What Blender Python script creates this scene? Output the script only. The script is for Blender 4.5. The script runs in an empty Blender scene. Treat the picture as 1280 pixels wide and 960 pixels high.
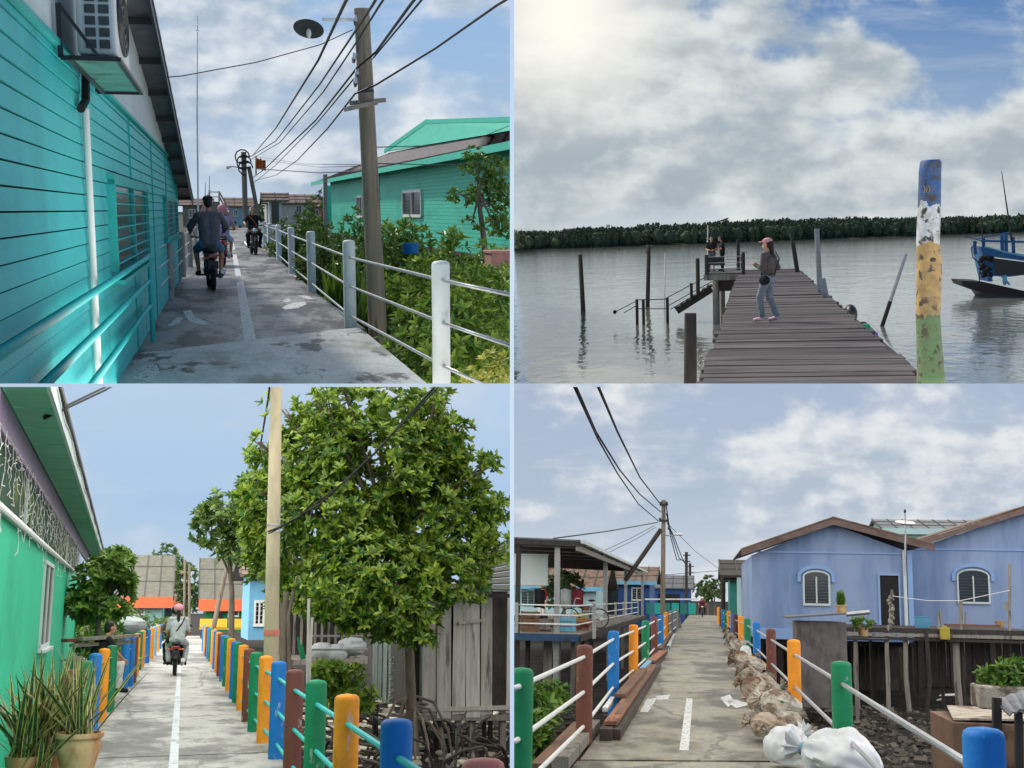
import bpy, bmesh, math, random
from mathutils import Vector as V, Matrix, noise
SC = bpy.context.scene
COL = SC.collection
F = 1500.0                      # focal length in photo pixels (1280 wide)
PI = math.pi
rad = math.radians
T = Matrix.Translation

def srgb(r, g, b):
    f = lambda c: ((c/255+.055)/1.055)**2.4 if c > 10 else c/255/12.92
    return (f(r), f(g), f(b))

# ------------------------------------------------------------------ places
# The picture shows four separate places. Each stands on its own level site;
# a site is a rigid frame (x right, y along its walkway, z up, z=0 the deck).
def ray(x, y): return V(((x-640)/F, 1, (480-y)/F))
class Place:
    def __init__(s, vp, slope, h):
        f = ray(*vp).normalized()
        up = ray(vp[0]+800, vp[1]+800*slope).cross(f).normalized()
        r = f.cross(up)
        s.R = Matrix((r, f, up)).transposed(); s.Ri = s.R.transposed(); s.h = h
        s.M = s.R.to_4x4() @ T((0, 0, -h))
    def d(s, px, py): return s.Ri @ ray(px, py)
    def gnd(s, px, py, z=0.0):
        d = s.d(px, py); return d*((z-s.h)/d.z) + V((0, 0, s.h))
    def at(s, px, py, y):
        d = s.d(px, py); return d*(y/d.y) + V((0, 0, s.h))
    def z(s, py, x, y):
        a = s.R @ V((x, y, -s.h)); b = s.R @ V((0, 0, 1)); k = (480-py)/F
        return (k*a.y-a.z)/(b.z-k*b.y)
    def px(s, p):
        w = s.M @ V(p); return (640+F*w.x/w.y, 480-F*w.z/w.y)
A = Place((277, 262), 0.0, 1.6)
B = Place((942, 292), -.034, 1.8)
C = Place((228, 764), 0.0, 1.6)
D = Place((879, 748), .02, 1.6)
CP = [A]; OWN = {}; BASE = {}
def use(p): CP[0] = p

class Pln:                       # a vertical plane of the current place
    def __init__(s, p0, u):
        s.p = V((p0[0], p0[1], 0)); s.u = V((u[0], u[1], 0)).normalized()
        s.n = V((s.u.y, -s.u.x, 0))
        if s.n.dot(s.p) > 0: s.n = -s.n
    def pt(s, px, py, off=0):
        d = CP[0].d(px, py); e = V((0, 0, CP[0].h))
        t = (s.n.dot(s.p)+off-s.n.dot(e))/s.n.dot(d); return e+d*t
    def uz(s, px, py):
        q = s.pt(px, py); return ((q-s.p).dot(s.u), q.z)
    def w(s, u, z, off=0): return s.p+s.u*u+s.n*off+V((0, 0, z))

# ------------------------------------------------------------------ materials
MATS = {}
def _new(name):
    m = bpy.data.materials.new(name); m.use_nodes = True; nt = m.node_tree
    b = nt.nodes['Principled BSDF']; return m, nt, b
def c4(c): return (c[0], c[1], c[2], 1)
def M(name, c, rough=.6, var=.22, sc=4., bump=.15, bsc=None, stain=None, ssc=2., lo=.52, hi=.68,
      metal=0., island=0., stretch=(1, 1, 1), c2=None, stain2=None, s2sc=6., lo2=.6, hi2=.7, sstretch=None, spec=.4, bdist=.02, crack=0, grit=0):
    if name in MATS: return MATS[name]
    m, nt, b = _new(name); N = nt.nodes.new; L = nt.links.new
    tc = N('ShaderNodeTexCoord'); mp = N('ShaderNodeMapping'); mp.inputs['Scale'].default_value = stretch
    L(tc.outputs['Object'], mp.inputs['Vector'])
    no = N('ShaderNodeTexNoise'); no.inputs['Scale'].default_value = sc; no.inputs['Detail'].default_value = 7; no.inputs['Roughness'].default_value = .62
    L(mp.outputs[0], no.inputs['Vector'])
    rp = N('ShaderNodeValToRGB'); e = rp.color_ramp.elements
    e[0].position = .3; e[1].position = .7
    e[0].color = c4([x*(1-var) for x in c]); e[1].color = c4(c2 if c2 else [min(1, x*(1+var)) for x in c])
    L(no.outputs['Fac'], rp.inputs[0]); col = rp.outputs[0]
    def lay(col, sc_, lo_, hi_, sct, st, off):
        mp2 = N('ShaderNodeMapping'); mp2.inputs['Scale'].default_value = st; mp2.inputs['Location'].default_value = (off, off*2, off)
        L(tc.outputs['Object'], mp2.inputs['Vector'])
        n2 = N('ShaderNodeTexNoise'); n2.inputs['Scale'].default_value = sc_; n2.inputs['Detail'].default_value = 8; n2.inputs['Roughness'].default_value = .65
        L(mp2.outputs[0], n2.inputs['Vector'])
        mr = N('ShaderNodeMapRange'); mr.interpolation_type = 'SMOOTHSTEP'; mr.inputs[1].default_value = lo_; mr.inputs[2].default_value = hi_
        L(n2.outputs['Fac'], mr.inputs[0])
        mx = N('ShaderNodeMix'); mx.data_type = 'RGBA'; L(mr.outputs[0], mx.inputs[0]); L(col, mx.inputs[6]); mx.inputs[7].default_value = c4(sct)
        return mx.outputs[2]
    if stain: col = lay(col, ssc, lo, hi, stain, sstretch or stretch, 3.1)
    if stain2: col = lay(col, s2sc, lo2, hi2, stain2, sstretch or stretch, 7.7)
    if crack:
        mp3 = N('ShaderNodeMapping'); mp3.inputs['Scale'].default_value = (1, .45, 1); L(tc.outputs['Object'], mp3.inputs['Vector'])
        vm0 = N('ShaderNodeVectorMath'); vm0.operation = 'SCALE'; vm0.inputs['Scale'].default_value = .55; L(no.outputs['Color'], vm0.inputs[0])
        va = N('ShaderNodeVectorMath'); L(mp3.outputs[0], va.inputs[0]); L(vm0.outputs[0], va.inputs[1])
        vo = N('ShaderNodeTexVoronoi'); vo.feature = 'DISTANCE_TO_EDGE'; vo.inputs['Scale'].default_value = crack; L(va.outputs[0], vo.inputs['Vector'])
        mr = N('ShaderNodeMapRange'); mr.inputs[1].default_value = .004; mr.inputs[2].default_value = .014; mr.inputs[3].default_value = .75; mr.inputs[4].default_value = 0; L(vo.outputs['Distance'], mr.inputs[0])
        mx = N('ShaderNodeMix'); mx.data_type = 'RGBA'; L(mr.outputs[0], mx.inputs[0]); L(col, mx.inputs[6]); mx.inputs[7].default_value = c4([x*.25 for x in c]); col = mx.outputs[2]
    if grit:
        ng = N('ShaderNodeTexNoise'); ng.inputs['Scale'].default_value = 26; ng.inputs['Detail'].default_value = 5; ng.inputs['Roughness'].default_value = .8; L(mp.outputs[0], ng.inputs['Vector'])
        mr = N('ShaderNodeMapRange'); mr.inputs[1].default_value = .35; mr.inputs[2].default_value = .65; mr.inputs[3].default_value = 1-grit; mr.inputs[4].default_value = 1+grit*.6; L(ng.outputs['Fac'], mr.inputs[0])
        vm = N('ShaderNodeVectorMath'); vm.operation = 'SCALE'; L(col, vm.inputs[0]); L(mr.outputs[0], vm.inputs['Scale']); col = vm.outputs[0]
    if island:
        g = N('ShaderNodeNewGeometry'); mr = N('ShaderNodeMapRange'); mr.inputs[3].default_value = 1-island; mr.inputs[4].default_value = 1+island
        L(g.outputs['Random Per Island'], mr.inputs[0])
        vm = N('ShaderNodeVectorMath'); vm.operation = 'SCALE'; L(col, vm.inputs[0]); L(mr.outputs[0], vm.inputs['Scale']); col = vm.outputs[0]
    L(col, b.inputs['Base Color'])
    b.inputs['Roughness'].default_value = rough; b.inputs['Metallic'].default_value = metal; b.inputs['Specular IOR Level'].default_value = spec
    if bump:
        bn = N('ShaderNodeBump'); bn.inputs['Strength'].default_value = bump; bn.inputs['Distance'].default_value = bdist
        if bsc:
            n3 = N('ShaderNodeTexNoise'); n3.inputs['Scale'].default_value = bsc; n3.inputs['Detail'].default_value = 4; L(mp.outputs[0], n3.inputs['Vector']); L(n3.outputs['Fac'], bn.inputs['Height'])
        else: L(no.outputs['Fac'], bn.inputs['Height'])
        L(bn.outputs[0], b.inputs['Normal'])
    MATS[name] = m; return m
def leafmat(name, c, c2, rough=.42, tr=.25):
    if name in MATS: return MATS[name]
    m, nt, b = _new(name); N = nt.nodes.new; L = nt.links.new
    g = N('ShaderNodeNewGeometry'); rp = N('ShaderNodeValToRGB'); e = rp.color_ramp.elements
    e[0].color = c4(c); e[1].color = c4(c2); e[0].position = .1; e[1].position = 1
    L(g.outputs['Random Per Island'], rp.inputs[0]); L(rp.outputs[0], b.inputs['Base Color'])
    b.inputs['Roughness'].default_value = rough
    t = N('ShaderNodeBsdfTranslucent'); L(rp.outputs[0], t.inputs[0]); mx = N('ShaderNodeMixShader'); mx.inputs[0].default_value = tr
    L(b.outputs[0], mx.inputs[1]); L(t.outputs[0], mx.inputs[2]); L(mx.outputs[0], nt.nodes['Material Output'].inputs[0])
    MATS[name] = m; return m
def plain(name, rgb, rough=.5, **k): return M(name, srgb(*rgb), rough, **k)

FOLDS = bpy.data.textures.new('cloth_folds', 'CLOUDS'); FOLDS.noise_scale = .09; FOLDS.noise_depth = 2
# ------------------------------------------------------------------ meshes
class MB:
    def __init__(s, o=(0, 0, 0)):
        s.v = []; s.f = []; s.o = BASE[o.name] if hasattr(o, 'name') else V(o)
    def add(s, vs, fs):
        n = len(s.v); s.v += [V(x)-s.o for x in vs]; s.f += [[i+n for i in f] for f in fs]
    def box(s, c, d, R=None):
        c = V(c); h = V(d)/2; vs = []
        for z in (-1, 1):
            for y in (-1, 1):
                for x in (-1, 1):
                    q = V((x*h.x, y*h.y, z*h.z)); vs.append(c+(R @ q if R else q))
        s.add(vs, [(0, 2, 3, 1), (4, 5, 7, 6), (0, 1, 5, 4), (2, 6, 7, 3), (0, 4, 6, 2), (1, 3, 7, 5)]); return s
    def bar(s, p, q, w, h=None, up=(0, 0, 1)):
        p = V(p); q = V(q); h = h or w; a = (q-p).normalized(); up = V(up)
        if abs(a.dot(up)) > .95: up = V((0, 1, 0)) if abs(a.y) < .9 else V((1, 0, 0))
        x = a.cross(up).normalized(); y = x.cross(a)
        vs = [o+x*(i*w/2)+y*(j*h/2) for o in (p, q) for i, j in ((-1, -1), (1, -1), (1, 1), (-1, 1))]
        s.add(vs, [(3, 2, 1, 0), (4, 5, 6, 7), (0, 1, 5, 4), (1, 2, 6, 5), (2, 3, 7, 6), (3, 0, 4, 7)]); return s
    def tube(s, pts, r, n=8):
        pts = [V(p) for p in pts]; k = len(pts); rs = r if isinstance(r, (list, tuple)) else [r]*k
        a = (pts[1]-pts[0]).normalized(); x = a.orthogonal().normalized(); vs = []; fs = []
        for i, p in enumerate(pts):
            t = (pts[min(i+1, k-1)]-pts[max(i-1, 0)]).normalized()
            x = (x-t*x.dot(t)).normalized(); y = t.cross(x)
            vs += [p+(x*math.cos(2*PI*j/n)+y*math.sin(2*PI*j/n))*rs[i] for j in range(n)]
        for i in range(k-1):
            for j in range(n):
                j2 = (j+1) % n; fs.append((i*n+j, i*n+j2, (i+1)*n+j2, (i+1)*n+j))
        fs.append(tuple(range(n-1, -1, -1))); fs.append(tuple((k-1)*n+j for j in range(n)))
        s.add(vs, fs); return s
    def lathe(s, prof, n=16, c=(0, 0, 0), sx=1, sy=1):
        c = V(c); vs = []; fs = []; k = len(prof)
        for r, z in prof: vs += [c+V((r*sx*math.cos(2*PI*j/n), r*sy*math.sin(2*PI*j/n), z)) for j in range(n)]
        for i in range(k-1):
            for j in range(n):
                j2 = (j+1) % n; fs.append((i*n+j, i*n+j2, (i+1)*n+j2, (i+1)*n+j))
        fs.append(tuple(range(n-1, -1, -1))); fs.append(tuple((k-1)*n+j for j in range(n)))
        s.add(vs, fs); return s
    def ell(s, c, r, nu=12, nv=8, R=None, wob=0, ws=3, seed=0):
        c = V(c); r = V(r) if hasattr(r, '__len__') else V((r, r, r)); vs = []; fs = []
        for i in range(nv+1):
            th = PI*i/nv
            for j in range(nu):
                q = V((math.sin(th)*math.cos(2*PI*j/nu), math.sin(th)*math.sin(2*PI*j/nu), math.cos(th)))
                k = 1+wob*noise.noise(q*ws+V((seed, seed*2, 0))) if wob else 1
                q = V((q.x*r.x, q.y*r.y, q.z*r.z))*k
                vs.append(c+(R @ q if R else q))
        for i in range(nv):
            for j in range(nu):
                j2 = (j+1) % nu; fs.append((i*nu+j, (i+1)*nu+j, (i+1)*nu+j2, i*nu+j2))
        s.add(vs, fs); return s
    def cap(s, p, q, r1, r2, n=10):
        p = V(p); q = V(q); s.ell(p, r1, n, 8); s.ell(q, r2, n, 8)
        if (q-p).length > 1e-4: s.tube([p, q], [r1, r2], n)
        return s
    def prism(s, poly, vec):
        poly = [V(p) for p in poly]; vec = V(vec); n = len(poly)
        s.add(poly+[p+vec for p in poly], [tuple(range(n-1, -1, -1)), tuple(range(n, 2*n))]+[(i, (i+1) % n, n+(i+1) % n, n+i) for i in range(n)]); return s
    def poly(s, pts): s.add(pts, [tuple(range(len(pts)))]); return s
    def leaf(s, p, d, nrm, L, W, droop=.15):
        p = V(p); d = V(d).normalized(); nrm = V(nrm); x = d.cross(nrm)
        if x.length < 1e-4: x = d.orthogonal()
        x.normalize(); n = x.cross(d)
        a = p+d*L*.38; b = p+d*L*.72-n*(L*droop*.5); t = p+d*L-n*(L*droop)
        s.add([p, a+x*W*.5+n*W*.1, b+x*W*.42+n*W*.1, t, b-x*W*.42+n*W*.1, a-x*W*.5+n*W*.1], [(0, 1, 2, 3), (0, 3, 4, 5)])
    def obj(s, name, mat, parent=None, smooth=False, bevel=0, solid=0, remesh=0):
        me = bpy.data.meshes.new(name); me.from_pydata(s.v, [], s.f)
        if smooth:
            me.polygons.foreach_set('use_smooth', [True]*len(me.polygons))
            try: me.set_sharp_from_angle(angle=rad(42))
            except Exception: pass
        me.materials.append(mat); o = bpy.data.objects.new(name, me); COL.objects.link(o)
        if parent: o.parent = parent
        else: o.matrix_world = CP[0].M @ T(s.o)
        BASE[o.name] = s.o.copy(); OWN[o.name] = CP[0]
        if remesh:
            md = o.modifiers.new('r', 'REMESH'); md.mode = 'VOXEL'; md.voxel_size = remesh; md.use_smooth_shade = True
            m2 = o.modifiers.new('s', 'SMOOTH'); m2.iterations = 3; m2.factor = .5
        if solid:
            md = o.modifiers.new('t', 'SOLIDIFY'); md.thickness = solid; md.offset = 0
        if name in ('shirt', 'trousers') and remesh:
            md = o.modifiers.new('f', 'DISPLACE'); md.texture = FOLDS; md.strength = .035; md.mid_level = .5; md.texture_coords = 'LOCAL'
        if bevel:
            md = o.modifiers.new('b', 'BEVEL'); md.width = bevel; md.segments = 2; md.limit_method = 'ANGLE'
        return o
def tag(o, label=None, cat=None, group=None, kind=None):
    for k, x in (('label', label), ('category', cat), ('group', group), ('kind', kind)):
        if x: o[k] = x
    return o
def thing(name, label, cat, base=(0, 0, 0), rz=0, group=None, sc=1):
    o = bpy.data.objects.new(name, None); COL.objects.link(o); o.empty_display_size = .2
    o.matrix_world = CP[0].M @ T(base) @ Matrix.Rotation(rz, 4, 'Z') @ Matrix.Scale(sc, 4)
    BASE[o.name] = V(base); OWN[o.name] = CP[0]
    return tag(o, label, cat, group)
def solo(mb, name, mat, label, cat, group=None, **k):
    return tag(mb.obj(name, mat, None, **k), label, cat, group)
def struct(mb, name, mat, **k): return tag(mb.obj(name, mat, None, **k), kind='structure')
def copy_tree(o, parent=None):
    c = o.copy(); COL.objects.link(c); c.parent = parent
    OWN[c.name] = CP[0]; BASE[c.name] = V((0, 0, 0))
    for ch in list(o.children): copy_tree(ch, c)
    return c
def place_at(o, base, rz=0, sc=1):
    o.matrix_world = CP[0].M @ T(base) @ Matrix.Rotation(rz, 4, 'Z') @ Matrix.Scale(sc, 4); return o

# ------------------------------------------------------------------ kits
def rails(root, tops, z, r, mat, n=6, nm='rail'):
    """one bar through the whole row at height z"""
    MB(root).tube([V((p[0], p[1], z)) for p in tops], r, n).obj(nm, mat, root, smooth=True)
def post(root, x, y, r, h, mat, label=None, z0=-.25, lean=0, nm='post', n=14):
    m = MB(root)
    m.lathe([(r, z0), (r, h-r*.45), (r*.93, h-r*.2), (r*.72, h-r*.05), (r*.4, h), (r*.1, h+.004)], n, (x, y, 0))
    o = m.obj(nm, mat, root, smooth=True)
    if label: o['label'] = label
    return o
def window(root, pl, u0, u1, z0, z1, fm, gm, cols=2, slats=7, t=.05, off=.03, arch=False, sm=None, sill=True):
    m = MB(root); w = pl.w
    for u in (u0, u1): m.bar(w(u, z0, off), w(u, z1, off), t, t*1.2, up=pl.n)
    for k in range(1, cols):
        u = u0+(u1-u0)*k/cols; m.bar(w(u, z0, off), w(u, z1, off), t*.8, t, up=pl.n)
    m.bar(w(u0-t/2, z0, off), w(u1+t/2, z0, off), t*1.3, t, up=pl.n)
    if not arch: m.bar(w(u0-t/2, z1, off), w(u1+t/2, z1, off), t*1.3, t, up=pl.n)
    uc = (u0+u1)/2; R = abs(u1-u0)/2
    apts = [(uc+R*math.cos(a), z1+.42*R*math.sin(a)) for a in [PI*i/10 for i in range(11)]]
    if arch: m.tube([w(u, z, off) for u, z in apts], t*.55, 6)
    fo = m.obj('window', fm, root)
    g = MB(root)
    poly = [w(u0, z0, .012), w(u1, z0, .012)]
    poly += [w(u, z, .012) for u, z in (apts if u1 > u0 else apts[::-1])] if arch else [w(u1, z1, .012), w(u0, z1, .012)]
    if arch: poly = [w(u0, z0, .012), w(u1, z0, .012)]+[w(u, z, .012) for u, z in sorted(apts, key=lambda q: -q[0] if u1 > u0 else q[0])]
    g.prism(poly, -pl.n*.02); g.obj('pane', gm, fo)
    if slats:
        s = MB(root)
        for k in range(1, slats):
            z = z0+(z1-z0)*k/slats
            s.bar(w(u0, z, .03), w(u1, z, .03), .012, (z1-z0)/slats*.35, up=pl.n)
        s.obj('louvre', sm or fm, fo)
    if sill: MB(root).bar(w(u0-.06, z0-.05, .05), w(u1+.06, z0-.05, .05), .1, .04).obj('sill', fm, fo)
    return fo
def boards(mb, pl, ext, z0, z1, step, gap=.014, th=.022, off=0):
    z = z0
    while z < z1-.02:
        a, b = ext(z+step/2); h = min(step, z1-z)-gap
        if abs(b-a) > .05:
            c = [pl.w(a, z, off+th), pl.w(b, z, off+th), pl.w(b, z+h, off+th*.55), pl.w(a, z+h, off+th*.55)]
            d = [pl.w(a, z, off), pl.w(b, z, off), pl.w(b, z+h, off), pl.w(a, z+h, off)]
            mb.add(c+d, [(0, 1, 2, 3), (7, 6, 5, 4), (0, 4, 5, 1), (1, 5, 6, 2), (2, 6, 7, 3), (3, 7, 4, 0)])
        z += step
def cable(pts, r, label, mat, name='cable', group=None, sag=0, n=6):
    out = []
    for i in range(len(pts)-1):
        a, b = V(pts[i]), V(pts[i+1])
        for k in range(8):
            t = k/8; q = a.lerp(b, t); q.z -= sag*4*t*(1-t); out.append(q)
    out.append(V(pts[-1])); return solo(MB(out[0]).tube(out, r, n), name, mat, label, 'cable', group, smooth=True)
def house(name, label, d, x0, x1, yb, ye, yr, dep, wm, rm, wins=(), fas=None, ov=.4, doors=(), wf=None, gl=None, ridge='x', cat='house', fh=.3):
    """a house standing square to the walkway: front at depth d between photo columns x0..x1"""
    p = CP[0]; a = p.at(x0, ye, d); b = p.at(x1, ye, d); X0, X1 = a.x, b.x; xm = (X0+X1)/2
    zb = p.z(yb, xm, d); ze = p.z(ye, xm, d); zr = p.z(yr, xm, d+dep/2 if ridge == 'x' else d)
    r = thing(name, label, cat, (xm, d, zb))
    MB(r).box((xm, d+dep/2, (zb+ze)/2), (X1-X0, dep, ze-zb)).obj('wall', wm, r)
    m = MB(r)
    if ridge == 'x':
        k = (zr-ze)/(dep/2)
        m.prism([(X0-ov, d-ov, ze-ov*k), (X0-ov, d+dep/2, zr), (X0-ov, d+dep+ov, ze-ov*k), (X0-ov, d+dep+ov, ze-ov*k-.12), (X0-ov, d+dep/2, zr-.12), (X0-ov, d-ov, ze-ov*k-.12)], (X1-X0+2*ov, 0, 0))
        g = MB(r).prism([(X0+.02, d, ze), (X0+.02, d+dep/2, zr-.14), (X0+.02, d+dep, ze)], (X1-X0-.04, 0, 0)); g.obj('gable', wm, r)
        if fas: MB(r).box(((X0+X1)/2, d-ov-.03, ze-ov*k-fh/2+.02), (X1-X0+2*ov, .05, fh)).obj('fascia', fas, r)
        sm_ = MB(r); n = int((X1-X0+2*ov)/.85)
        for i in range(n+1):
            x = X0-ov+i*(X1-X0+2*ov)/max(n, 1)
            sm_.bar((x, d-ov, ze-ov*k+.01), (x, d+dep/2, zr+.01), .07, .05)
        for q_ in (.36, .72): sm_.bar((X0-ov, d-ov+(dep/2+ov)*q_, ze-ov*k+(zr-ze+ov*k)*q_+.012), (X1+ov, d-ov+(dep/2+ov)*q_, ze-ov*k+(zr-ze+ov*k)*q_+.012), .08, .04)
        rs_ = sm_
    else:
        k = (zr-ze)/((X1-X0)/2)
        m.prism([(X0-ov, d-ov, ze-ov*k), (xm, d-ov, zr), (X1+ov, d-ov, ze-ov*k), (X1+ov, d-ov, ze-ov*k-.12), (xm, d-ov, zr-.12), (X0-ov, d-ov, ze-ov*k-.12)], (0, dep+2*ov, 0))
        MB(r).prism([(X0, d+.02, ze), (xm, d+.02, zr-.14), (X1, d+.02, ze)], (0, dep-.04, 0)).obj('gable', wm, r)
    ro_ = m.obj('roof', rm, r)
    if ridge == 'x': rs_.obj('roof_seams', MATS['roof_seam'], ro_)
    pl = Pln((xm, d), (1, 0))
    for (a0, b0, a1, b1) in wins:
        u0, z1 = pl.uz(a0, b0); u1, z0 = pl.uz(a1, b1)
        window(r, pl, u0, u1, z0, z1, wf or MATS['white_paint'], gl or MATS['dark_glass'], t=.08, slats=5)
    for (a0, b0, a1, b1) in doors:
        u0, z1 = pl.uz(a0, b0); u1, z0 = pl.uz(a1, b1)
        MB(r).prism([pl.w(u0, z0, .03), pl.w(u1, z0, .03), pl.w(u1, z1, .03), pl.w(u0, z1, .03)], -pl.n*.02).obj('door', gl or MATS['dark_glass'], r)
    return r
# foliage ----------------------------------------------------------
def rdir(g):
    while 1:
        q = V((g.uniform(-1, 1), g.uniform(-1, 1), g.uniform(-1, 1)))
        if .05 < q.length < 1: return q.normalized()
def rosette(mb, g, c, ax, n, L, W):
    ax = V(ax).normalized(); x = ax.orthogonal().normalized(); y = ax.cross(x); p0 = g.random()*6
    for i in range(n):
        a = p0+i*2.4+g.uniform(-.3, .3); t = g.uniform(.45, 1.25)
        d = (x*math.cos(a)+y*math.sin(a))*math.sin(t)+ax*math.cos(t)
        mb.leaf(c, d, ax, L*g.uniform(.7, 1.15), W*g.uniform(.8, 1.15), g.uniform(.05, .4))
def crown(mb, g, lobes, n, L, W, k=7, inner=.25, cut=.3):
    """leaf rosettes through the volume of the lobes (centre, radii)"""
    wt = [r[0]*r[1]*r[2] for c, r in lobes]
    for _ in range(n):
        c, r = g.choices(lobes, wt)[0]; q = rdir(g); s = g.uniform(inner, 1.0)**.45
        s *= 1+.22*noise.noise(q*2.3+V(c))
        p = V(c)+V((q.x*r[0], q.y*r[1], q.z*r[2]))*s
        if noise.noise(p*(1.1/max(r))) < cut*2-1: continue
        ax = (q+V((0, 0, .7))+rdir(g)*.5); rosette(mb, g, p, ax, k, L, W)
def tree(name, label, base, trunk, lobes, n, L, W, lm, tm, tr=.1, g=None, k=7, group=None, cat='tree', roots=0, limbs=True, cut=.3):
    g = g or random.Random(len(BASE)); r = thing(name, label, cat, base, group=group)
    m = MB(r); tp = [V(p) for p in trunk]; m.tube(tp, [tr*(1-.55*i/(len(tp)-1)) for i in range(len(tp))], 9)
    if limbs:
        for c, rr in lobes:
            c = V(c); s = tp[-2].lerp(tp[-1], g.random()); mid = s.lerp(c, .5)+V((0, 0, .12*rr[2])); m.tube([s, mid, c], [tr*.42, tr*.3, tr*.12], 6)
            for _ in range(4):
                q = rdir(g); e = c+V((q.x*rr[0], q.y*rr[1], q.z*rr[2]))*.8; m.tube([c.lerp(mid, .3), c.lerp(e, .5)+V((0, 0, .05)), e], [tr*.16, tr*.11, tr*.04], 5)
    m.obj('trunk', tm, r, smooth=True)
    if roots:
        m = MB(r)
        for i in range(roots):
            a = 2*PI*i/roots+g.uniform(-.3, .3); R = g.uniform(.5, 1.5); z = g.uniform(.5, 1.2); b = V(base)
            m.tube([b+V((0, 0, z)), b+V((R*.5*math.cos(a), R*.5*math.sin(a), z*.9)), b+V((R*.85*math.cos(a), R*.85*math.sin(a), z*.45)), b+V((R*math.cos(a), R*math.sin(a), -.05))], [.03, .028, .024, .02], 6)
        m.obj('stilt_roots', tm, r, smooth=True)
    m = MB(r); crown(m, g, lobes, n, L, W, k, cut=cut); m.obj('crown', lm, r)
    return r
def bush(name, label, base, rx, rz, n, L, W, lm, group=None, cat='plant', k=6, ry=None, kind=0):
    g = random.Random(int(abs(base[0]*131+base[1]*17)*10)+n); r = thing(name, label, cat, base, group=group); b = V(base)
    st = MB(r)
    for _ in range(9):
        e = b+V((g.uniform(-.7, .7)*rx, g.uniform(-.7, .7)*rx, g.uniform(.8, 1.5)*rz)); st.tube([b, b.lerp(e, .5)+V((0, 0, .1*rz)), e], [.02, .015, .006], 5)
    st.obj('stem', MATS['bark'], r)
    m = MB(r)
    if kind == 1:                                   # strap leaves arching from the centre
        for _ in range(n):
            a = g.uniform(0, 2*PI); t = g.uniform(.15, 1.1); l = L*g.uniform(.6, 1.1)
            p = b+V((g.uniform(-1, 1)*rx*.35, g.uniform(-1, 1)*rx*.35, g.uniform(0, rz*.5)))
            m.leaf(p, (math.sin(t)*math.cos(a), math.sin(t)*math.sin(a), math.cos(t)), (math.cos(a), math.sin(a), .6), l, W, g.uniform(.1, .6))
    else: crown(m, g, [((b.x, b.y, b.z+rz), (rx, ry or rx, rz))], n, L, W, k, .1)
    m.obj('foliage', lm, r); return r
# ------------------------------------------------------------------ shared materials
plain('white_paint', (216, 218, 214), .45, var=.08, stain=srgb(140, 138, 128), lo=.6, hi=.8)
plain('dark_glass', (30, 36, 42), .15, var=.3, bump=0, spec=.6)
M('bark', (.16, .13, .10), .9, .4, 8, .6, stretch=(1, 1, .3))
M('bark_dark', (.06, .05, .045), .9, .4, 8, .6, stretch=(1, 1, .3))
M('black_rubber', (.012, .012, .013), .8, .3, 6, .1)
M('black_metal', (.02, .02, .022), .4, .3, 8, .05)
M('cable_black', (.012, .012, .014), .6, .2, 8, 0)
M('steel', (.45, .46, .47), .35, .2, 12, .05, metal=.7)
M('chrome', (.6, .6, .6), .2, .1, 12, 0, metal=1)
M('teal_siding', srgb(48, 188, 188), .5, .08, 1.3, .1, stain=srgb(38, 152, 152), ssc=.8, lo=.5, hi=.75, stretch=(1, .35, 1.6), bsc=40, stain2=srgb(60, 120, 112), s2sc=2.4, lo2=.62, hi2=.74, sstretch=(1, .7, .25), grit=.06)
M('teal_trim', srgb(40, 165, 160), .5, .12, 5, .1, stain=srgb(90, 120, 90), ssc=3, lo=.66, hi=.75)
M('teal_pipe', srgb(40, 176, 176), .55, .08, 5, .05, spec=.3)
M('aqua_siding', srgb(58, 190, 160), .6, .06, 1.2, .05, stain=srgb(48, 165, 140), ssc=.5, lo=.5, hi=.7, stretch=(.4, .4, 1.5))
M('aqua_trim', srgb(66, 200, 170), .55, .08, 4, .05)
M('white_board', srgb(196, 208, 208), .7, .08, 1.2, .05, stain=srgb(130, 140, 140), ssc=1.3, lo=.58, hi=.8, stretch=(1, 1, .5))
M('grey_sheet', srgb(92, 96, 104), .55, .25, 3, .15, stain=srgb(60, 55, 52), ssc=2, lo=.55, hi=.7)
M('shingle', srgb(112, 106, 104), .85, .35, 9, .5, stain=srgb(70, 66, 64), ssc=5, lo=.5, hi=.62, island=.2)
M('rust_iron', srgb(120, 100, 88), .8, .3, 4, .3, stain=srgb(86, 60, 46), ssc=2, lo=.5, hi=.65)
M('asbestos_roof', srgb(100, 99, 91), .85, .25, 3, .2, stain=srgb(92, 94, 80), ssc=1.2, lo=.48, hi=.66)
M('orange_trim', srgb(220, 108, 66), .55, .12, 3, .05)
M('wood_pole', srgb(132, 122, 106), .85, .25, 5, .5, stain=srgb(70, 64, 56), ssc=3.5, lo=.5, hi=.7, stretch=(2.2, 2.2, .22))
M('wet_wood', srgb(52, 46, 42), .7, .4, 5, .5, stretch=(2, 2, .3))
M('old_wood', srgb(138, 132, 124), .85, .28, 5, .5, stain=srgb(74, 68, 62), ssc=3, lo=.5, hi=.68, island=.22, stretch=(2.5, 2.5, .25))
M('concrete_post', srgb(150, 152, 150), .8, .15, 5, .2, stain=srgb(90, 90, 86), ssc=3, lo=.55, hi=.75)
M('white_post', srgb(208, 214, 212), .5, .07, 5, .08, stain=srgb(150, 155, 148), ssc=3, lo=.58, hi=.8, stain2=srgb(96, 100, 92), s2sc=9, lo2=.68, hi2=.75)
M('mud', srgb(46, 43, 40), .95, .4, 1.3, .8, stain=srgb(30, 28, 27), ssc=.6, lo=.42, hi=.6, stain2=srgb(78, 72, 62), s2sc=3.5, lo2=.62, hi2=.7, bdist=.15, spec=.1)
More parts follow.
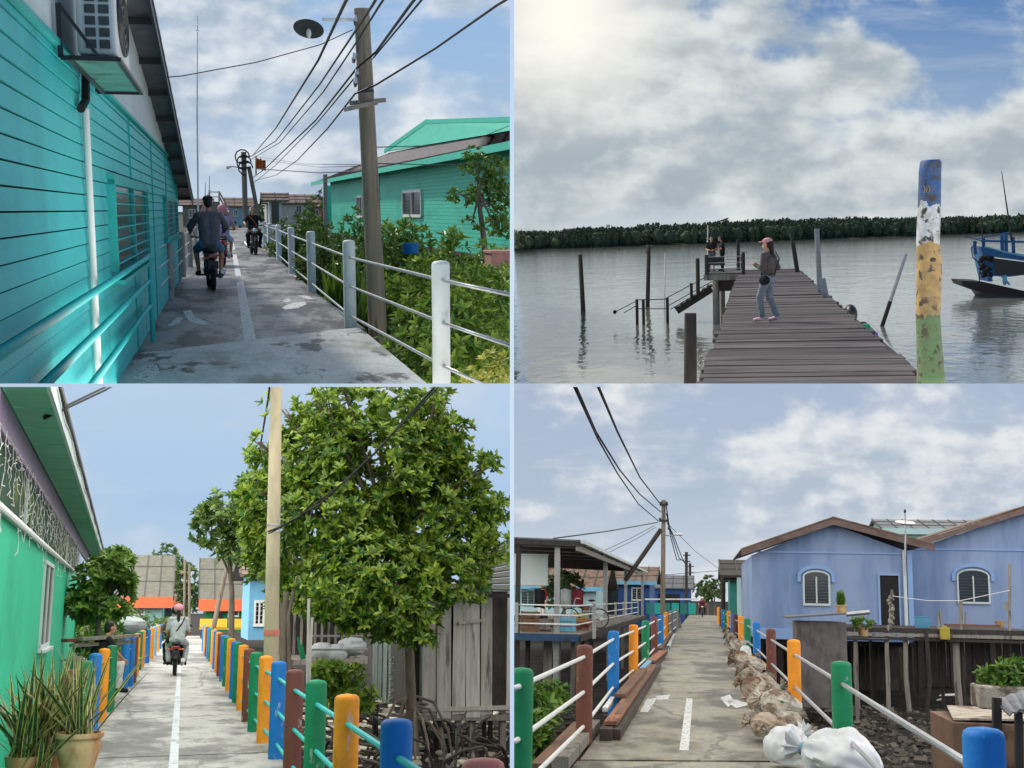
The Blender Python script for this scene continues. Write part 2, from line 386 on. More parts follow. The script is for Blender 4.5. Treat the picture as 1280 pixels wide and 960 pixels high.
M('roof_seam', srgb(74, 74, 68), .9, .2, 4, .1)
M('silver_wood', srgb(186, 182, 174), .85, .2, 5, .5, stain=srgb(110, 104, 96), ssc=3, lo=.5, hi=.68, island=.2, stretch=(2.5, 2.5, .25))
M('soil_green', srgb(60, 66, 42), .9, .4, .8, .8, stain=srgb(38, 40, 28), ssc=.4, lo=.45, hi=.62, bdist=.15)
leafmat('leaf_bright', srgb(76, 118, 36), srgb(160, 184, 74)); leafmat('leaf_mid', srgb(58, 98, 38), srgb(124, 156, 64))
leafmat('leaf_dark', srgb(52, 86, 40), srgb(122, 148, 68)); leafmat('leaf_gloss', srgb(48, 96, 32), srgb(164, 188, 70), .26, .32)
leafmat('leaf_yellow', srgb(150, 160, 60), srgb(196, 196, 96)); leafmat('leaf_far', srgb(58, 84, 50), srgb(104, 128, 72), .7)
leafmat('leaf_forest', srgb(52, 70, 52), srgb(82, 100, 70), .9, .05)
for nm, c in (('blue', (28, 116, 190)), ('orange', (238, 150, 40)), ('green', (22, 128, 84)), ('brown', (112, 66, 56)), ('pink', (216, 128, 112)), ('pale_blue', (110, 170, 200)), ('grey', (120, 126, 132))):
    k = srgb(*c); M('post_'+nm, k, .6, .12, 5, .15, stain=[x*.45+.02 for x in k], ssc=3.5, lo=.56, hi=.74, bsc=30, sstretch=(1, 1, .35), stain2=[x*.5+.25 for x in k], s2sc=11, lo2=.63, hi2=.66, spec=.3)
for nm, c, r in (('skin', (190, 140, 112), .55), ('hair', (22, 18, 17), .55), ('shirt_grey', (96, 98, 104), .85), ('denim', (86, 120, 150), .85), ('denim_pale', (150, 165, 190), .85),
                 ('black_cloth', (24, 24, 28), .85), ('pink_cap', (205, 140, 150), .7), ('lilac_cloth', (165, 150, 180), .85), ('orange_cloth', (196, 110, 60), .85), ('olive_cloth', (120, 118, 104), .85),
                 ('grey_cloth', (170, 178, 180), .85), ('maroon_cloth', (120, 36, 48), .85), ('white_cloth', (215, 212, 208), .85), ('shoe_pink', (205, 170, 185), .7), ('tan_cloth', (150, 132, 116), .85), ('bike_red', (130, 26, 24), .35), ('bike_grey', (60, 62, 66), .35)):
    plain(nm, c, r, var=.12, sc=9, bump=.25 if r > .8 else .02)
m_, nt_, b_ = _new('tail_light'); b_.inputs['Base Color'].default_value = (.3, .01, .01, 1); b_.inputs['Roughness'].default_value = .2; MATS['tail_light'] = m_

# ------------------------------------------------------------------ people and motorbikes
def pose(kind):
    m = {}
    def sym(k, x, y, z): m[k+'L'] = V((-x, y, z)); m[k+'R'] = V((x, y, z))
    if kind in ('ride', 'pillion'):
        o = 0 if kind == 'ride' else -.36; zz = 0 if kind == 'ride' else .04
        m['pel'] = V((0, o, .84+zz)); m['che'] = V((0, o+.10, 1.22+zz)); m['nec'] = V((0, o+.12, 1.42+zz)); m['hea'] = V((0, o+.16, 1.575+zz))
        sym('sh', .185, o+.1, 1.36+zz); sym('hip', .09, o+.02, .84+zz); sym('kn', .23, o+.42, .72+zz); sym('an', .20, o+.24, .32); sym('to', .22, o+.42, .27)
        if kind == 'ride': sym('el', .33, .32, 1.14); sym('ha', .31, .58, 1.06)
        else: sym('el', .27, o+.12, 1.08); sym('ha', .2, o+.42, .98)
    elif kind == 'sit':
        m['pel'] = V((0, 0, .5)); m['che'] = V((0, .12, .86)); m['nec'] = V((0, .2, 1.04)); m['hea'] = V((0, .27, 1.18))
        sym('sh', .18, .16, .99); sym('hip', .09, .02, .5); sym('kn', .14, .45, .52); sym('an', .12, .42, .09); sym('to', .13, .6, .04); sym('el', .25, .3, .74); sym('ha', .14, .5, .6)
    else:
        m['pel'] = V((0, 0, .92)); m['che'] = V((0, .02, 1.25)); m['nec'] = V((0, .02, 1.45)); m['hea'] = V((0, .05, 1.61))
        sym('sh', .175, 0, 1.39); sym('hip', .09, 0, .9); sym('kn', .1, .04, .49); sym('an', .1, 0, .08); sym('to', .12, .16, .04); sym('el', .24, -.04, 1.12); sym('ha', .24, .08, .88)
        if kind == 'walk':
            m['knL'] = V((-.09, .16, .5)); m['anL'] = V((-.09, .1, .09)); m['toL'] = V((-.1, .27, .04)); m['knR'] = V((.1, .04, .5)); m['anR'] = V((.1, -.14, .1)); m['toR'] = V((.1, .03, .04))
            m['elL'] = V((-.24, .02, 1.12)); m['haL'] = V((-.15, .24, 1.2)); m['elR'] = V((.24, -.1, 1.12)); m['haR'] = V((.2, .12, 1.02)); m['che'] = V((0, -.03, 1.25)); m['nec'] = V((0, -.02, 1.44)); m['hea'] = V((0, .02, 1.6))
        if kind == 'lean': m['haL'] = V((-.1, .3, 1.05)); m['haR'] = V((.1, .3, 1.05)); m['elL'] = V((-.25, .1, 1.1)); m['elR'] = V((.25, .1, 1.1)); m['hea'] = V((0, .1, 1.58))
    return m
def person(label, base, rz, kind, shirt, legs, sc=1., shorts=False, hat=None, helmet=None, longhair=False, sleeves='short', mask=None, shoe='black_cloth', group=None, bag=None):
    j = pose(kind); r = thing('person', label, 'person', base, rz, group, sc); vx = .014
    b = MB(); S = ('L', 'R'); a = MATS
    b.cap(j['pel'], j['che'], .10, .10); b.cap(j['nec']-V((0, 0, .06)), j['hea'], .055, .05); h = j['hea']
    b.ell(h+V((0, 0, .03)), (.078, .095, .105)); b.ell(h+V((0, .03, -.045)), (.056, .07, .06)); b.ell(h+V((0, .1, -.005)), (.014, .022, .02))
    for s in (-1, 1): b.ell(h+V((s*.08, -.005, .01)), (.012, .022, .03))
    for s in S:
        b.cap(j['sh'+s], j['el'+s], .05, .042); b.cap(j['el'+s], j['ha'+s], .042, .028)
        b.cap(j['hip'+s], j['kn'+s], .085, .058); b.cap(j['kn'+s], j['an'+s], .056, .036); b.cap(j['an'+s]-V((0, 0, .03)), j['to'+s], .038, .03)
        f = (j['ha'+s]-j['el'+s]).normalized(); q = j['ha'+s]; sx = f.orthogonal().normalized()
        b.cap(q, q+f*.07, .032, .034)
        for i in range(4): b.cap(q+f*.07+sx*(.024*(i-1.5)), q+f*(.125+.02*(i in (1, 2)))+sx*(.026*(i-1.5))+V((0, 0, -.025)), .010, .009, 6)
        b.cap(q+f*.02+sx*.03, q+f*.07+sx*.062, .012, .010, 6)
    b.obj('body', a['skin'], r, remesh=vx)
    c = MB()
    for x in (-.055, .055): c.cap(j['pel']+V((x, 0, .02)), j['che']+V((x*1.3, 0, 0)), .125, .135)
    c.cap(j['shL'], j['shR'], .066, .066); c.cap(j['che'], j['nec']-V((0, 0, .05)), .12, .075)
    for s in S:
        e = j['sh'+s].lerp(j['el'+s], .75) if sleeves == 'short' else j['el'+s]; c.cap(j['sh'+s], e, .068, .062)
        if sleeves == 'long': c.cap(j['el'+s], j['el'+s].lerp(j['ha'+s], .88), .058, .045)
    c.obj('shirt', a[shirt], r, remesh=vx)
    c = MB(); c.cap(j['hipL'], j['hipR'], .125, .125)
    for s in S:
        c.cap(j['hip'+s], j['kn'+s] if not shorts else j['hip'+s].lerp(j['kn'+s], .9), .105, .08)
        if not shorts: c.cap(j['kn'+s], j['kn'+s].lerp(j['an'+s], .9), .075, .062)
    c.obj('trousers', a[legs], r, remesh=vx)
    for s in S: MB().cap(j['an'+s]-V((0, 0, .02)), j['to'+s], .048, .042).obj('shoe', a[shoe], r, remesh=vx)
    c = MB()
    if not helmet:
        c.ell(h+V((0, -.018, .055)), (.086, .098, .09)); c.ell(h+V((0, -.05, 0)), (.078, .07, .09))
    if longhair: c.cap(h+V((0, -.08, .02)), h+V((0, -.13, -.32)), .06, .035)
    if c.v: c.obj('hair', a['hair'], r, remesh=.012)
    if hat:
        c = MB(); c.ell(h+V((0, -.005, .075)), (.094, .108, .07)); c.ell(h+V((0, .12, .06)), (.07, .075, .012)); c.obj('cap', a[hat], r, smooth=True)
    if helmet:
        c = MB(); c.ell(h+V((0, -.01, .06)), (.125, .14, .12), 16, 10); c.ell(h+V((0, .12, .07)), (.09, .06, .014)); c.obj('helmet', a[helmet], r, smooth=True)
    if mask: c = MB(); c.ell(h+V((0, .065, -.03)), (.055, .05, .05)); c.obj('face_mask', a[mask], r, smooth=True)
    for s in (-1, 1): MB().ell(h+V((s*.032, .085, .03)), (.012, .008, .008), 8, 6).obj('eye', a['hair'], r)
    if bag:
        c = MB(); q = j['che']; c.tube([q+V((.16, .1, .17)), q+V((0, .17, .0)), q+V((-.18, .1, -.3)), q+V((-.1, -.16, -.25)), q+V((.1, -.17, .05)), q+V((.16, -.05, .2))], .014, 6); c.ell(q+V((-.24, .0, -.38)), (.05, .13, .1)); c.obj('shoulder_bag', a[bag], r, smooth=True)
    return r
def bike(label, base, rz, col, group=None, scooter=False):
    r = thing('motorcycle', label, 'motorbike', base, rz, group); a = MATS
    for y in (-.6, .65):
        t = MB(); R = .29; pts = [V((0, y+(R-.05)*math.cos(2*PI*i/22), R+(R-.05)*math.sin(2*PI*i/22))) for i in range(23)]; t.tube(pts, .052, 8)
        o = t.obj('wheel', a['black_rubber'], r, smooth=True)
        m = MB()
        for i in range(5):
            g = 2*PI*i/5; m.bar((0, y, R), (0, y+.22*math.cos(g), R+.22*math.sin(g)), .03, .02, up=(1, 0, 0))
        m.tube([(-.06, y, R), (.06, y, R)], .05, 10); m.obj('rim', a['steel'], o, smooth=True)
    for y, z0 in ((-.6, .1), (.65, .05)):
        m = MB()
        for i in range(8):
            g0, g1 = rad(40+i*16-z0*100), rad(40+(i+1)*16-z0*100); m.tube([(0, y+.34*math.cos(g0), .29+.34*math.sin(g0)), (0, y+.34*math.cos(g1), .29+.34*math.sin(g1))], .05, 8)
        m.obj('mudguard', a['black_metal'], r, smooth=True)
    m = MB(); m.ell((0, .2, .62), (.13, .34, .13)); m.ell((0, -.45, .68), (.12, .4, .1)); m.ell((0, .05, .38), (.15, .26, .16)); m.ell((0, .5, .8), (.14, .14, .18))
    if scooter: m.box((0, .38, .55), (.36, .06, .55)); m.box((0, .15, .27), (.3, .5, .06))
    m.obj('body', a[col], r, remesh=.025)
    m = MB(); m.ell((0, -.18, .79), (.13, .55, .055)); m.obj('seat', a['black_rubber'], r, smooth=True)
    m = MB(); m.tube([(-.36, .44, 1.05), (-.2, .5, 1.04), (0, .55, 1.0), (.2, .5, 1.04), (.36, .44, 1.05)], .016, 8); m.tube([(0, .55, 1.0), (0, .66, .5)], .035, 8)
    for s in (-1, 1): m.tube([(s*.075, .56, .85), (s*.075, .68, .28)], .025, 8)
    m.obj('handlebar', a['black_metal'], r, smooth=True)
    for s in (-1, 1):
        m = MB(); m.tube([(s*.25, .5, 1.04), (s*.31, .48, 1.2)], .008, 6); m.ell((s*.33, .48, 1.23), (.06, .015, .04)); m.obj('mirror', a['black_metal'], r, smooth=True)
        m = MB(); m.tube([(s*.08, -.82, .66), (s*.15, -.84, .66)], .01, 6); m.ell((s*.17, -.84, .66), (.03, .03, .025)); m.obj('indicator', a['orange_trim'], r, smooth=True)
        MB().tube([(s*.1, .0, .3), (s*.27, .0, .3)], .02, 8).obj('footpeg', a['black_metal'], r, smooth=True)
    m = MB(); m.ell((0, .68, .86), (.09, .05, .09)); m.obj('headlight', a['chrome'], r, smooth=True)
    m = MB(); m.box((0, -.86, .70), (.17, .05, .07)); m.obj('tail_light', a['tail_light'], r, bevel=.012)
    m = MB(); m.box((0, -.885, .53), (.2, .012, .15)); m.bar((0, -.8, .66), (0, -.88, .5), .06, .02); m.obj('number_plate', a['black_metal'], r)
    m = MB(); m.tube([(.12, .1, .26), (.17, -.3, .28), (.19, -.85, .4)], [.025, .05, .055], 10); m.obj('exhaust', a['steel'], r, smooth=True)
    return r
a = MATS
# ------------------------------------------------------------------ camera, sun, world
cd = bpy.data.cameras.new('camera'); cam = bpy.data.objects.new('camera', cd); COL.objects.link(cam); SC.camera = cam
cam.rotation_euler = (PI/2, 0, 0); cd.sensor_width = 36; cd.lens = 36*F/1280; cd.clip_start = .1; cd.clip_end = 5000
SUN_DIR = V((-.5, .42, .76)).normalized()          # towards the sun: high, from the left
sl = bpy.data.lights.new('sun', 'SUN'); sl.energy = 2.6; sl.angle = rad(4); sl.color = (1, .95, .87)
so = bpy.data.objects.new('sun', sl); COL.objects.link(so); so.rotation_euler = (-SUN_DIR).to_track_quat('-Z', 'Y').to_euler()
w = bpy.data.worlds.new('World'); SC.world = w; w.use_nodes = True; nt = w.node_tree
N = nt.nodes.new; L = nt.links.new
st = N('ShaderNodeTexSky'); st.sky_type = 'NISHITA'; st.sun_disc = False; st.sun_elevation = math.asin(SUN_DIR.z); st.sun_rotation = math.atan2(SUN_DIR.x, SUN_DIR.y)
st.air_density = 1.0; st.dust_density = 2.5
tc = N('ShaderNodeTexCoord'); ab = N('ShaderNodeVectorMath'); ab.operation = 'MULTIPLY'
sp = N('ShaderNodeSeparateXYZ'); L(tc.outputs['Generated'], sp.inputs[0]); ma = N('ShaderNodeMath'); ma.operation = 'ABSOLUTE'; L(sp.outputs[2], ma.inputs[0])
mx = N('ShaderNodeMath'); mx.operation = 'MAXIMUM'; mx.inputs[1].default_value = .16; L(ma.outputs[0], mx.inputs[0])
cb = N('ShaderNodeCombineXYZ'); L(sp.outputs[0], cb.inputs[0]); L(sp.outputs[1], cb.inputs[1]); L(mx.outputs[0], cb.inputs[2]); L(cb.outputs[0], st.inputs[0])
bg = nt.nodes['Background']; L(st.outputs[0], bg.inputs[0]); bg.inputs[1].default_value = .15
vs = SC.view_settings; vs.view_transform = 'Standard'; vs.look = 'None'; vs.exposure = 0; vs.gamma = 1; vs.use_curve_mapping = False
SC.cycles.max_bounces = 8; SC.cycles.diffuse_bounces = 3; SC.cycles.glossy_bounces = 3; SC.cycles.transparent_max_bounces = 6

# ------------------------------------------------------------------ the four skies: far domes, each behind its own place
def skymat(name, top, mid, low, y0, y1, blobs, ns, lo, hi, dark, light, det=9, nstr=(1, 1.6), seed=0., shade=1.0, wisp=.25, bright=None, puff=.10, lit=1.6):
    m, nt, b = _new(name); nt.nodes.remove(b); N = nt.nodes.new; L = nt.links.new
    def math_(op, a, b=None, cl=False):
        n = N('ShaderNodeMath'); n.operation = op; n.use_clamp = cl
        for i, x in enumerate((a, b)):
            if x is None: continue
            if isinstance(x, (int, float)): n.inputs[i].default_value = x
            else: L(x, n.inputs[i])
        return n.outputs[0]
    tc = N('ShaderNodeTexCoord'); sp = N('ShaderNodeSeparateXYZ'); L(tc.outputs['Object'], sp.inputs[0])
    # bearing and elevation of the point of the dome, in hundredths of the focal length
    u = math_('MULTIPLY', math_('DIVIDE', sp.outputs[0], sp.outputs[1]), F/100); v = math_('MULTIPLY', math_('DIVIDE', sp.outputs[2], sp.outputs[1]), F/100)
    cb = N('ShaderNodeCombineXYZ'); L(u, cb.inputs[0]); L(v, cb.inputs[1]); P = cb.outputs[0]
    def noise_(sc, st, off, det=det, ro=.6, dist=0, shf=(0, 0)):
        mp = N('ShaderNodeMapping'); mp.inputs['Scale'].default_value = (st[0], st[1], 1); mp.inputs['Location'].default_value = (off+shf[0], off*1.7+shf[1], off*.3); L(P, mp.inputs[0])
        n = N('ShaderNodeTexNoise'); n.inputs['Scale'].default_value = sc; n.inputs['Detail'].default_value = det; n.inputs['Roughness'].default_value = ro; n.inputs['Distortion'].default_value = dist
        L(mp.outputs[0], n.inputs['Vector']); return n.outputs['Fac']
    def mr(x, a, b, c=0, d=1):
        n = N('ShaderNodeMapRange'); n.interpolation_type = 'SMOOTHSTEP'
        for i, q in enumerate((a, b, c, d)): n.inputs[i+1].default_value = q
        L(x, n.inputs[0]); return n.outputs[0]
    def mixc(f, a, b):
        n = N('ShaderNodeMix'); n.data_type = 'RGBA'
        if isinstance(f, (int, float)): n.inputs[0].default_value = f
        else: L(f, n.inputs[0])
        for i, x in ((6, a), (7, b)):
            if isinstance(x, tuple): n.inputs[i].default_value = c4(x)
            else: L(x, n.inputs[i])
        return n.outputs[2]
    rp = N('ShaderNodeValToRGB'); e = rp.color_ramp.elements; e[0].color = c4(low); e[1].color = c4(top); k = e.new(.5); k.color = c4(mid)
    t = N('ShaderNodeMapRange'); t.inputs[1].default_value = (480-y1)/100; t.inputs[2].default_value = (480-y0)/100; L(v, t.inputs[0]); L(t.outputs[0], rp.inputs[0])
    dens = math_('MULTIPLY', noise_(ns, nstr, seed, dist=.08, ro=.60), 1.0)
    vo = N('ShaderNodeTexVoronoi'); vo.feature = 'SMOOTH_F1'; vo.inputs['Scale'].default_value = ns*2.6; vo.inputs['Smoothness'].default_value = .4
    try: vo.inputs['Detail'].default_value = 3; vo.inputs['Roughness'].default_value = .55
    except Exception: pass
    L(P, vo.inputs['Vector']); dens = math_('ADD', dens, math_('MULTIPLY', math_('SUBTRACT', .42, vo.outputs['Distance']), puff))
    for (bx, by, rx, ry, wt) in blobs:
        sb = N('ShaderNodeVectorMath'); sb.operation = 'SUBTRACT'; L(P, sb.inputs[0]); sb.inputs[1].default_value = ((bx-640)/100, (480-by)/100, 0)
        mu = N('ShaderNodeVectorMath'); mu.operation = 'MULTIPLY'; L(sb.outputs[0], mu.inputs[0]); mu.inputs[1].default_value = (100/rx, 100/ry, 0)
        ln = N('ShaderNodeVectorMath'); ln.operation = 'LENGTH'; L(mu.outputs[0], ln.inputs[0])
        dens = math_('ADD', dens, mr(ln.outputs['Value'], 0, 1.25, wt, 0))
    mask = mr(dens, lo, hi)
    sh = noise_(ns*1.3, nstr, seed+5.3, ro=.55); rel = math_('SUBTRACT', noise_(ns, nstr, seed, det=5, ro=.5), noise_(ns, nstr, seed, det=5, ro=.5, shf=(-.16, .22)))
    sh2 = math_('ADD', math_('MULTIPLY', sh, .75), math_('MULTIPLY', mr(dens, hi-.02, hi+.42), -.18))
    sh2 = math_('ADD', sh2, math_('MULTIPLY', rel, lit))
    cc = mixc(mr(sh2, .20, .54), dark, light)
    col = mixc(mask, rp.outputs[0], cc)
    wp = mr(noise_(ns*1.7, (nstr[0]*.45, nstr[1]*1.6), seed+11), .5, .78, 0, wisp); col = mixc(wp, col, light)
    if bright:
        bx, by, rr, bc = bright
        sb = N('ShaderNodeVectorMath'); sb.operation = 'SUBTRACT'; L(P, sb.inputs[0]); sb.inputs[1].default_value = ((bx-640)/100, (480-by)/100, 0)
        ln = N('ShaderNodeVectorMath'); ln.operation = 'LENGTH'; L(sb.outputs[0], ln.inputs[0]); col = mixc(mr(ln.outputs['Value'], 0, rr/100, .85, 0), col, bc)
    em = N('ShaderNodeEmission'); L(col, em.inputs[0]); em.inputs[1].default_value = 1; L(em.outputs[0], nt.nodes['Material Output'].inputs[0]); return m
def skydome(x0, x1, y0, y1, mat, over=None, nx=26, ny=22, R=1400):
    mb = MB(); vs = []
    for j in range(ny+1):
        for i in range(nx+1):
            vs.append(ray(x0+(x1-x0)*i/nx, y0+(y1-y0)*j/ny).normalized()*R)
    mb.add(vs, [(j*(nx+1)+i, j*(nx+1)+i+1, (j+1)*(nx+1)+i+1, (j+1)*(nx+1)+i) for j in range(ny) for i in range(nx)])
    nf = len(mb.f)
    if over:                                          # unseen glowing ceiling added to light the place below
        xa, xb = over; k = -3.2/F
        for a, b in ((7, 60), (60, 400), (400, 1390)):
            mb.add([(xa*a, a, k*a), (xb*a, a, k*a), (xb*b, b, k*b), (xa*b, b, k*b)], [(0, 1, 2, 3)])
    o = struct(mb, 'sky', mat); o.matrix_world = Matrix(); o.visible_shadow = True
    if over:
        m, nt, b = _new('fill_light_ceiling'); nt.nodes.remove(b); em = nt.nodes.new('ShaderNodeEmission'); em.inputs[0].default_value = (1, .97, .92, 1); 
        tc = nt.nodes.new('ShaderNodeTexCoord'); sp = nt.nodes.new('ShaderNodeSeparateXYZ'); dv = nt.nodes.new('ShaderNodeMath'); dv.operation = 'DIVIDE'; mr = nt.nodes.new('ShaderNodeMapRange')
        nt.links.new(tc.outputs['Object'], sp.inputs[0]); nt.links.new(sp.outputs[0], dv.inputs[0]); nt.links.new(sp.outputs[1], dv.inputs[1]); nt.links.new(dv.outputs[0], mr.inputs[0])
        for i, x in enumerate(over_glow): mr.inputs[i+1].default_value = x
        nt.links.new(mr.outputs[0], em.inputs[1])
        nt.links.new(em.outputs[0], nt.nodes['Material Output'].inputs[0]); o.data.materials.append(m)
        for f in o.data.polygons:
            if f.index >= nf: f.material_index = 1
    return o
use(A); skydome(-700, 637.4, -700, 330, skymat('sky_over_village', srgb(150, 186, 226), srgb(164, 192, 222), srgb(206, 220, 234), 0, 290,
    [(560, 60, 130, 60, -.16), (610, 50, 70, 60, -.10), (500, 110, 170, 70, .05), (260, 120, 120, 130, .05), (350, 200, 200, 60, .08)], .62, .29, .55, srgb(168, 186, 206), srgb(226, 233, 240), seed=2.2, wisp=.3))
use(B); skydome(642.6, 1900, -700, 330, skymat('sky_over_river', srgb(96, 136, 188), srgb(148, 174, 204), srgb(200, 210, 216), 0, 290,
    [(1210, 60, 130, 90, -.26), (1140, 30, 110, 50, -.14), (1080, 88, 78, 46, .34), (1110, 180, 46, 40, .22), (720, 120, 240, 140, .26), (900, 215, 260, 70, .22), (980, 120, 70, 70, .16), (1240, 210, 120, 60, .08), (950, 70, 90, 30, -.1)], .55, .27, .47,
    srgb(168, 181, 190), srgb(224, 229, 229), seed=9.1, wisp=.3, puff=.13, lit=1.2, bright=(706, 20, 190, (1.12, 1.07, .95))))
over_glow = (-1.1, -.02, 9.0, 1.3)      # added ceiling glow, stronger on the left in place of sun
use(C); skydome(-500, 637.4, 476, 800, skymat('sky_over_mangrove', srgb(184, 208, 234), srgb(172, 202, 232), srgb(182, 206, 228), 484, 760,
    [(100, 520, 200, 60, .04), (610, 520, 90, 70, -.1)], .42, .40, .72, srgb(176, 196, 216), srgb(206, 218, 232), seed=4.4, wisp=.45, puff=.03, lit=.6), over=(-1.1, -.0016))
over_glow = (.1, 1.1, 1.0, 3.6)  # glow of the added ceiling, raised towards the right as sunlight
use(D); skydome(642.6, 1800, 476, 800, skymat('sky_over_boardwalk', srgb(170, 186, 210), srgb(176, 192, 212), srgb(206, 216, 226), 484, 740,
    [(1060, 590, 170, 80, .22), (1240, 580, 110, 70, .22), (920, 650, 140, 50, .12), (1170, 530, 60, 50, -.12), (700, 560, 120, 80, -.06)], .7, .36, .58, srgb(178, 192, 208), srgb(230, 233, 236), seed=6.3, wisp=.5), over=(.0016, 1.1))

def sheet(name, mat, z, y0=6, y1=1385, x=900):
    m = MB((0, 60, z)); ys = [y0, 20, 40, 80, 160, 400, y1]
    for p, q in zip(ys, ys[1:]): m.add([(-x, p, z), (x, p, z), (x, q, z), (-x, q, z)], [(0, 1, 2, 3)])
    return struct(m, name, mat)
# ================================================================== PLACE A: lane between teal houses
use(A); rg = random.Random(5)
g_ = A.gnd
sheet('ground', a['soil_green'], -.9)
M('concrete_lane', srgb(136, 136, 132), .5, .3, 3.2, .3, stain=srgb(50, 50, 48), ssc=1.5, lo=.45, hi=.56, crack=.35, grit=.25, stain2=srgb(172, 172, 164), s2sc=3.2, lo2=.6, hi2=.68, stretch=(1, .3, 1))
M('concrete_pale', srgb(186, 190, 187), .6, .2, 3.2, .2, stain=srgb(84, 82, 76), ssc=1.5, lo=.55, hi=.61, stain2=srgb(130, 132, 118), s2sc=.8, lo2=.5, hi2=.65, stretch=(1, .4, 1), grit=.2)
xl, xr = -.97, 1.72
far = [(xl, 11.4), (xr-.02, 16.0), (1.72, 24), (1.75, 40), (1.9, 70), (2.6, 110), (1.0, 110), (-.6, 70), (-.95, 40), (xl, 24)]
j0 = g_(170, 447); j1 = g_(452, 411)
m = MB((0, 30, 0)); m.prism([(x, y, -.16) for x, y in [(j0.x-.25, j0.y), (j1.x+.05, j1.y)]+far[2:]], (0, 0, .16)); struct(m, 'path', a['concrete_lane'])
m = MB((0, 12, 0)); m.prism([(x, y, -.16) for x, y in [(xl-.25, 5), (1.78, 5), (1.76, j1.y-.06), (j0.x-.25, j0.y-.06)]], (0, 0, .19)); struct(m, 'path', a['concrete_pale'])
M('worn_white', srgb(205, 208, 205), .7, .1, 6, .1, stain=srgb(110, 112, 108), ssc=9, lo=.54, hi=.60, stretch=(3, 1, 1))
m = MB((0, 14, 0)); q_ = [(j0.x-.2, j0.y-.05), (j1.x, j1.y-.05), (j1.x, j1.y+.22), (j0.x-.2, j0.y+.22)]; m.poly([V((x, y, .003)) for x, y in q_]); struct(m, 'path_joint', M('joint_dark', srgb(44, 44, 42), .9, .3, 4, .1))
m = MB((0, 20, 0))
for px, py, px2, py2, w0 in ((313, 428, 300, 352, .075), (298, 345, 293, 318, .07), (292, 312, 289, 298, .07)):
    p, q = g_(px, py, .004), g_(px2, py2, .004); m.poly([p-V((w0, 0, 0)), p+V((w0, 0, 0)), q+V((w0, 0, 0)), q-V((w0, 0, 0))])
def blob_px(m, pts, z=.004): m.poly([g_(x, y, z) for x, y in pts])
blob_px(m, [(209, 408), (221, 397), (229, 397), (223, 405)]); blob_px(m, [(229, 389), (238, 387), (243, 396), (258, 402), (262, 406), (250, 406), (236, 401)])
blob_px(m, [(352, 384), (364, 379), (380, 377), (384, 380), (372, 385), (356, 387)]); blob_px(m, [(372, 369), (386, 370), (393, 374), (384, 374)]); blob_px(m, [(353, 376), (360, 373), (366, 376), (357, 378)])
blob_px(m, [(165, 474), (178, 458), (196, 456), (200, 466), (190, 478)], .034)
struct(m, 'path_marking', a['worn_white'])
M('joint_dark', srgb(44, 44, 42), .9, .3, 4, .1)
def joints(ys, xa, xb, w_=.02):
    m = MB((0, 20, 0))
    for y in ys: m.add([(xa, y, .003), (xb, y+.1, .003), (xb, y+.1+w_, .003), (xa, y+w_, .003)], [(0, 1, 2, 3)])
    struct(m, 'path_joint', MATS['joint_dark'])
joints([25, 33, 42, 52], -.97, 1.7, .05)
# teal house on the left: gable end towards the lane, roof falling away from us
X = -1.0; pl = Pln((X, 0), (0, 1))
R = thing('plank_house', 'teal plank house close on the left with air conditioner and white gable', 'house', (X, 20, 0))
ztop = 2.62; y1 = 28.2; roofz = lambda y: 5.67-.124*y
m = MB(R); m.box((X-1.52, 16.1, .9), (3, 24.2, 3.4)); m.obj('core', a['bark_dark'], R)
m = MB(R); boards(m, pl, lambda z: (4, y1), -.1, ztop, .121, .010, .022); m.obj('siding', a['teal_siding'], R)
for y in (14.2, 18.5, 23.0):
    MB(R).bar((X+.027, y, -.1), (X+.027, y, 2.6), .018, .012, up=(0, 1, 0)).obj('joint_strip', a['teal_trim'], R)
m = MB(R); m.prism([(X-.02, 4, ztop+.01), (X-.02, y1, ztop+.01), (X-.02, y1, max(roofz(y1)-.06, ztop+.02)), (X-.02, 4, roofz(4)-.06)], (.03, 0, 0)); m.obj('gable_board', a['white_board'], R)
MB(R).bar((X+.03, 4, ztop+.015), (X+.03, y1, ztop+.015), .05, .035).obj('ledge', a['teal_trim'], R)
MB(R).box((X-.02, y1+.03, 1.2), (.14, .1, 2.5)).obj('corner_board', a['teal_trim'], R)
xo = -.66; m = MB(R); n = 60
for i in range(n):
    ya = 4+i*(31-4)/n; yb = ya+27/n
    m.prism([(-4, ya, roofz(ya)), (xo, ya, roofz(ya)), (xo, yb, roofz(yb)), (-4, yb, roofz(yb))], (0, 0, .03 if i % 2 else .045))
m.obj('roof', a['grey_sheet'], R)
m = MB(R)
for i in range(14):
    y = 5.5+i*1.9; m.bar((-3.9, y, roofz(y)-.05), (xo-.02, y, roofz(y)-.05), .07, .07)
m.bar((xo-.03, 4, roofz(4)-.06), (xo-.03, 31, roofz(31)-.06), .03, .10); m.obj('purlin', a['black_metal'], R)
plw = Pln((X+.03, 0), (0, 1))
for (ua, ub, za, zb) in ((11.4, 16.4, 1.0, 1.87), (21.8, 27.2, 1.08, 1.8)):
    window(R, plw, ua, ub, za, zb, a['teal_trim'], a['dark_glass'], cols=2, slats=8, t=.07, off=.012, sm=a['teal_pipe'])
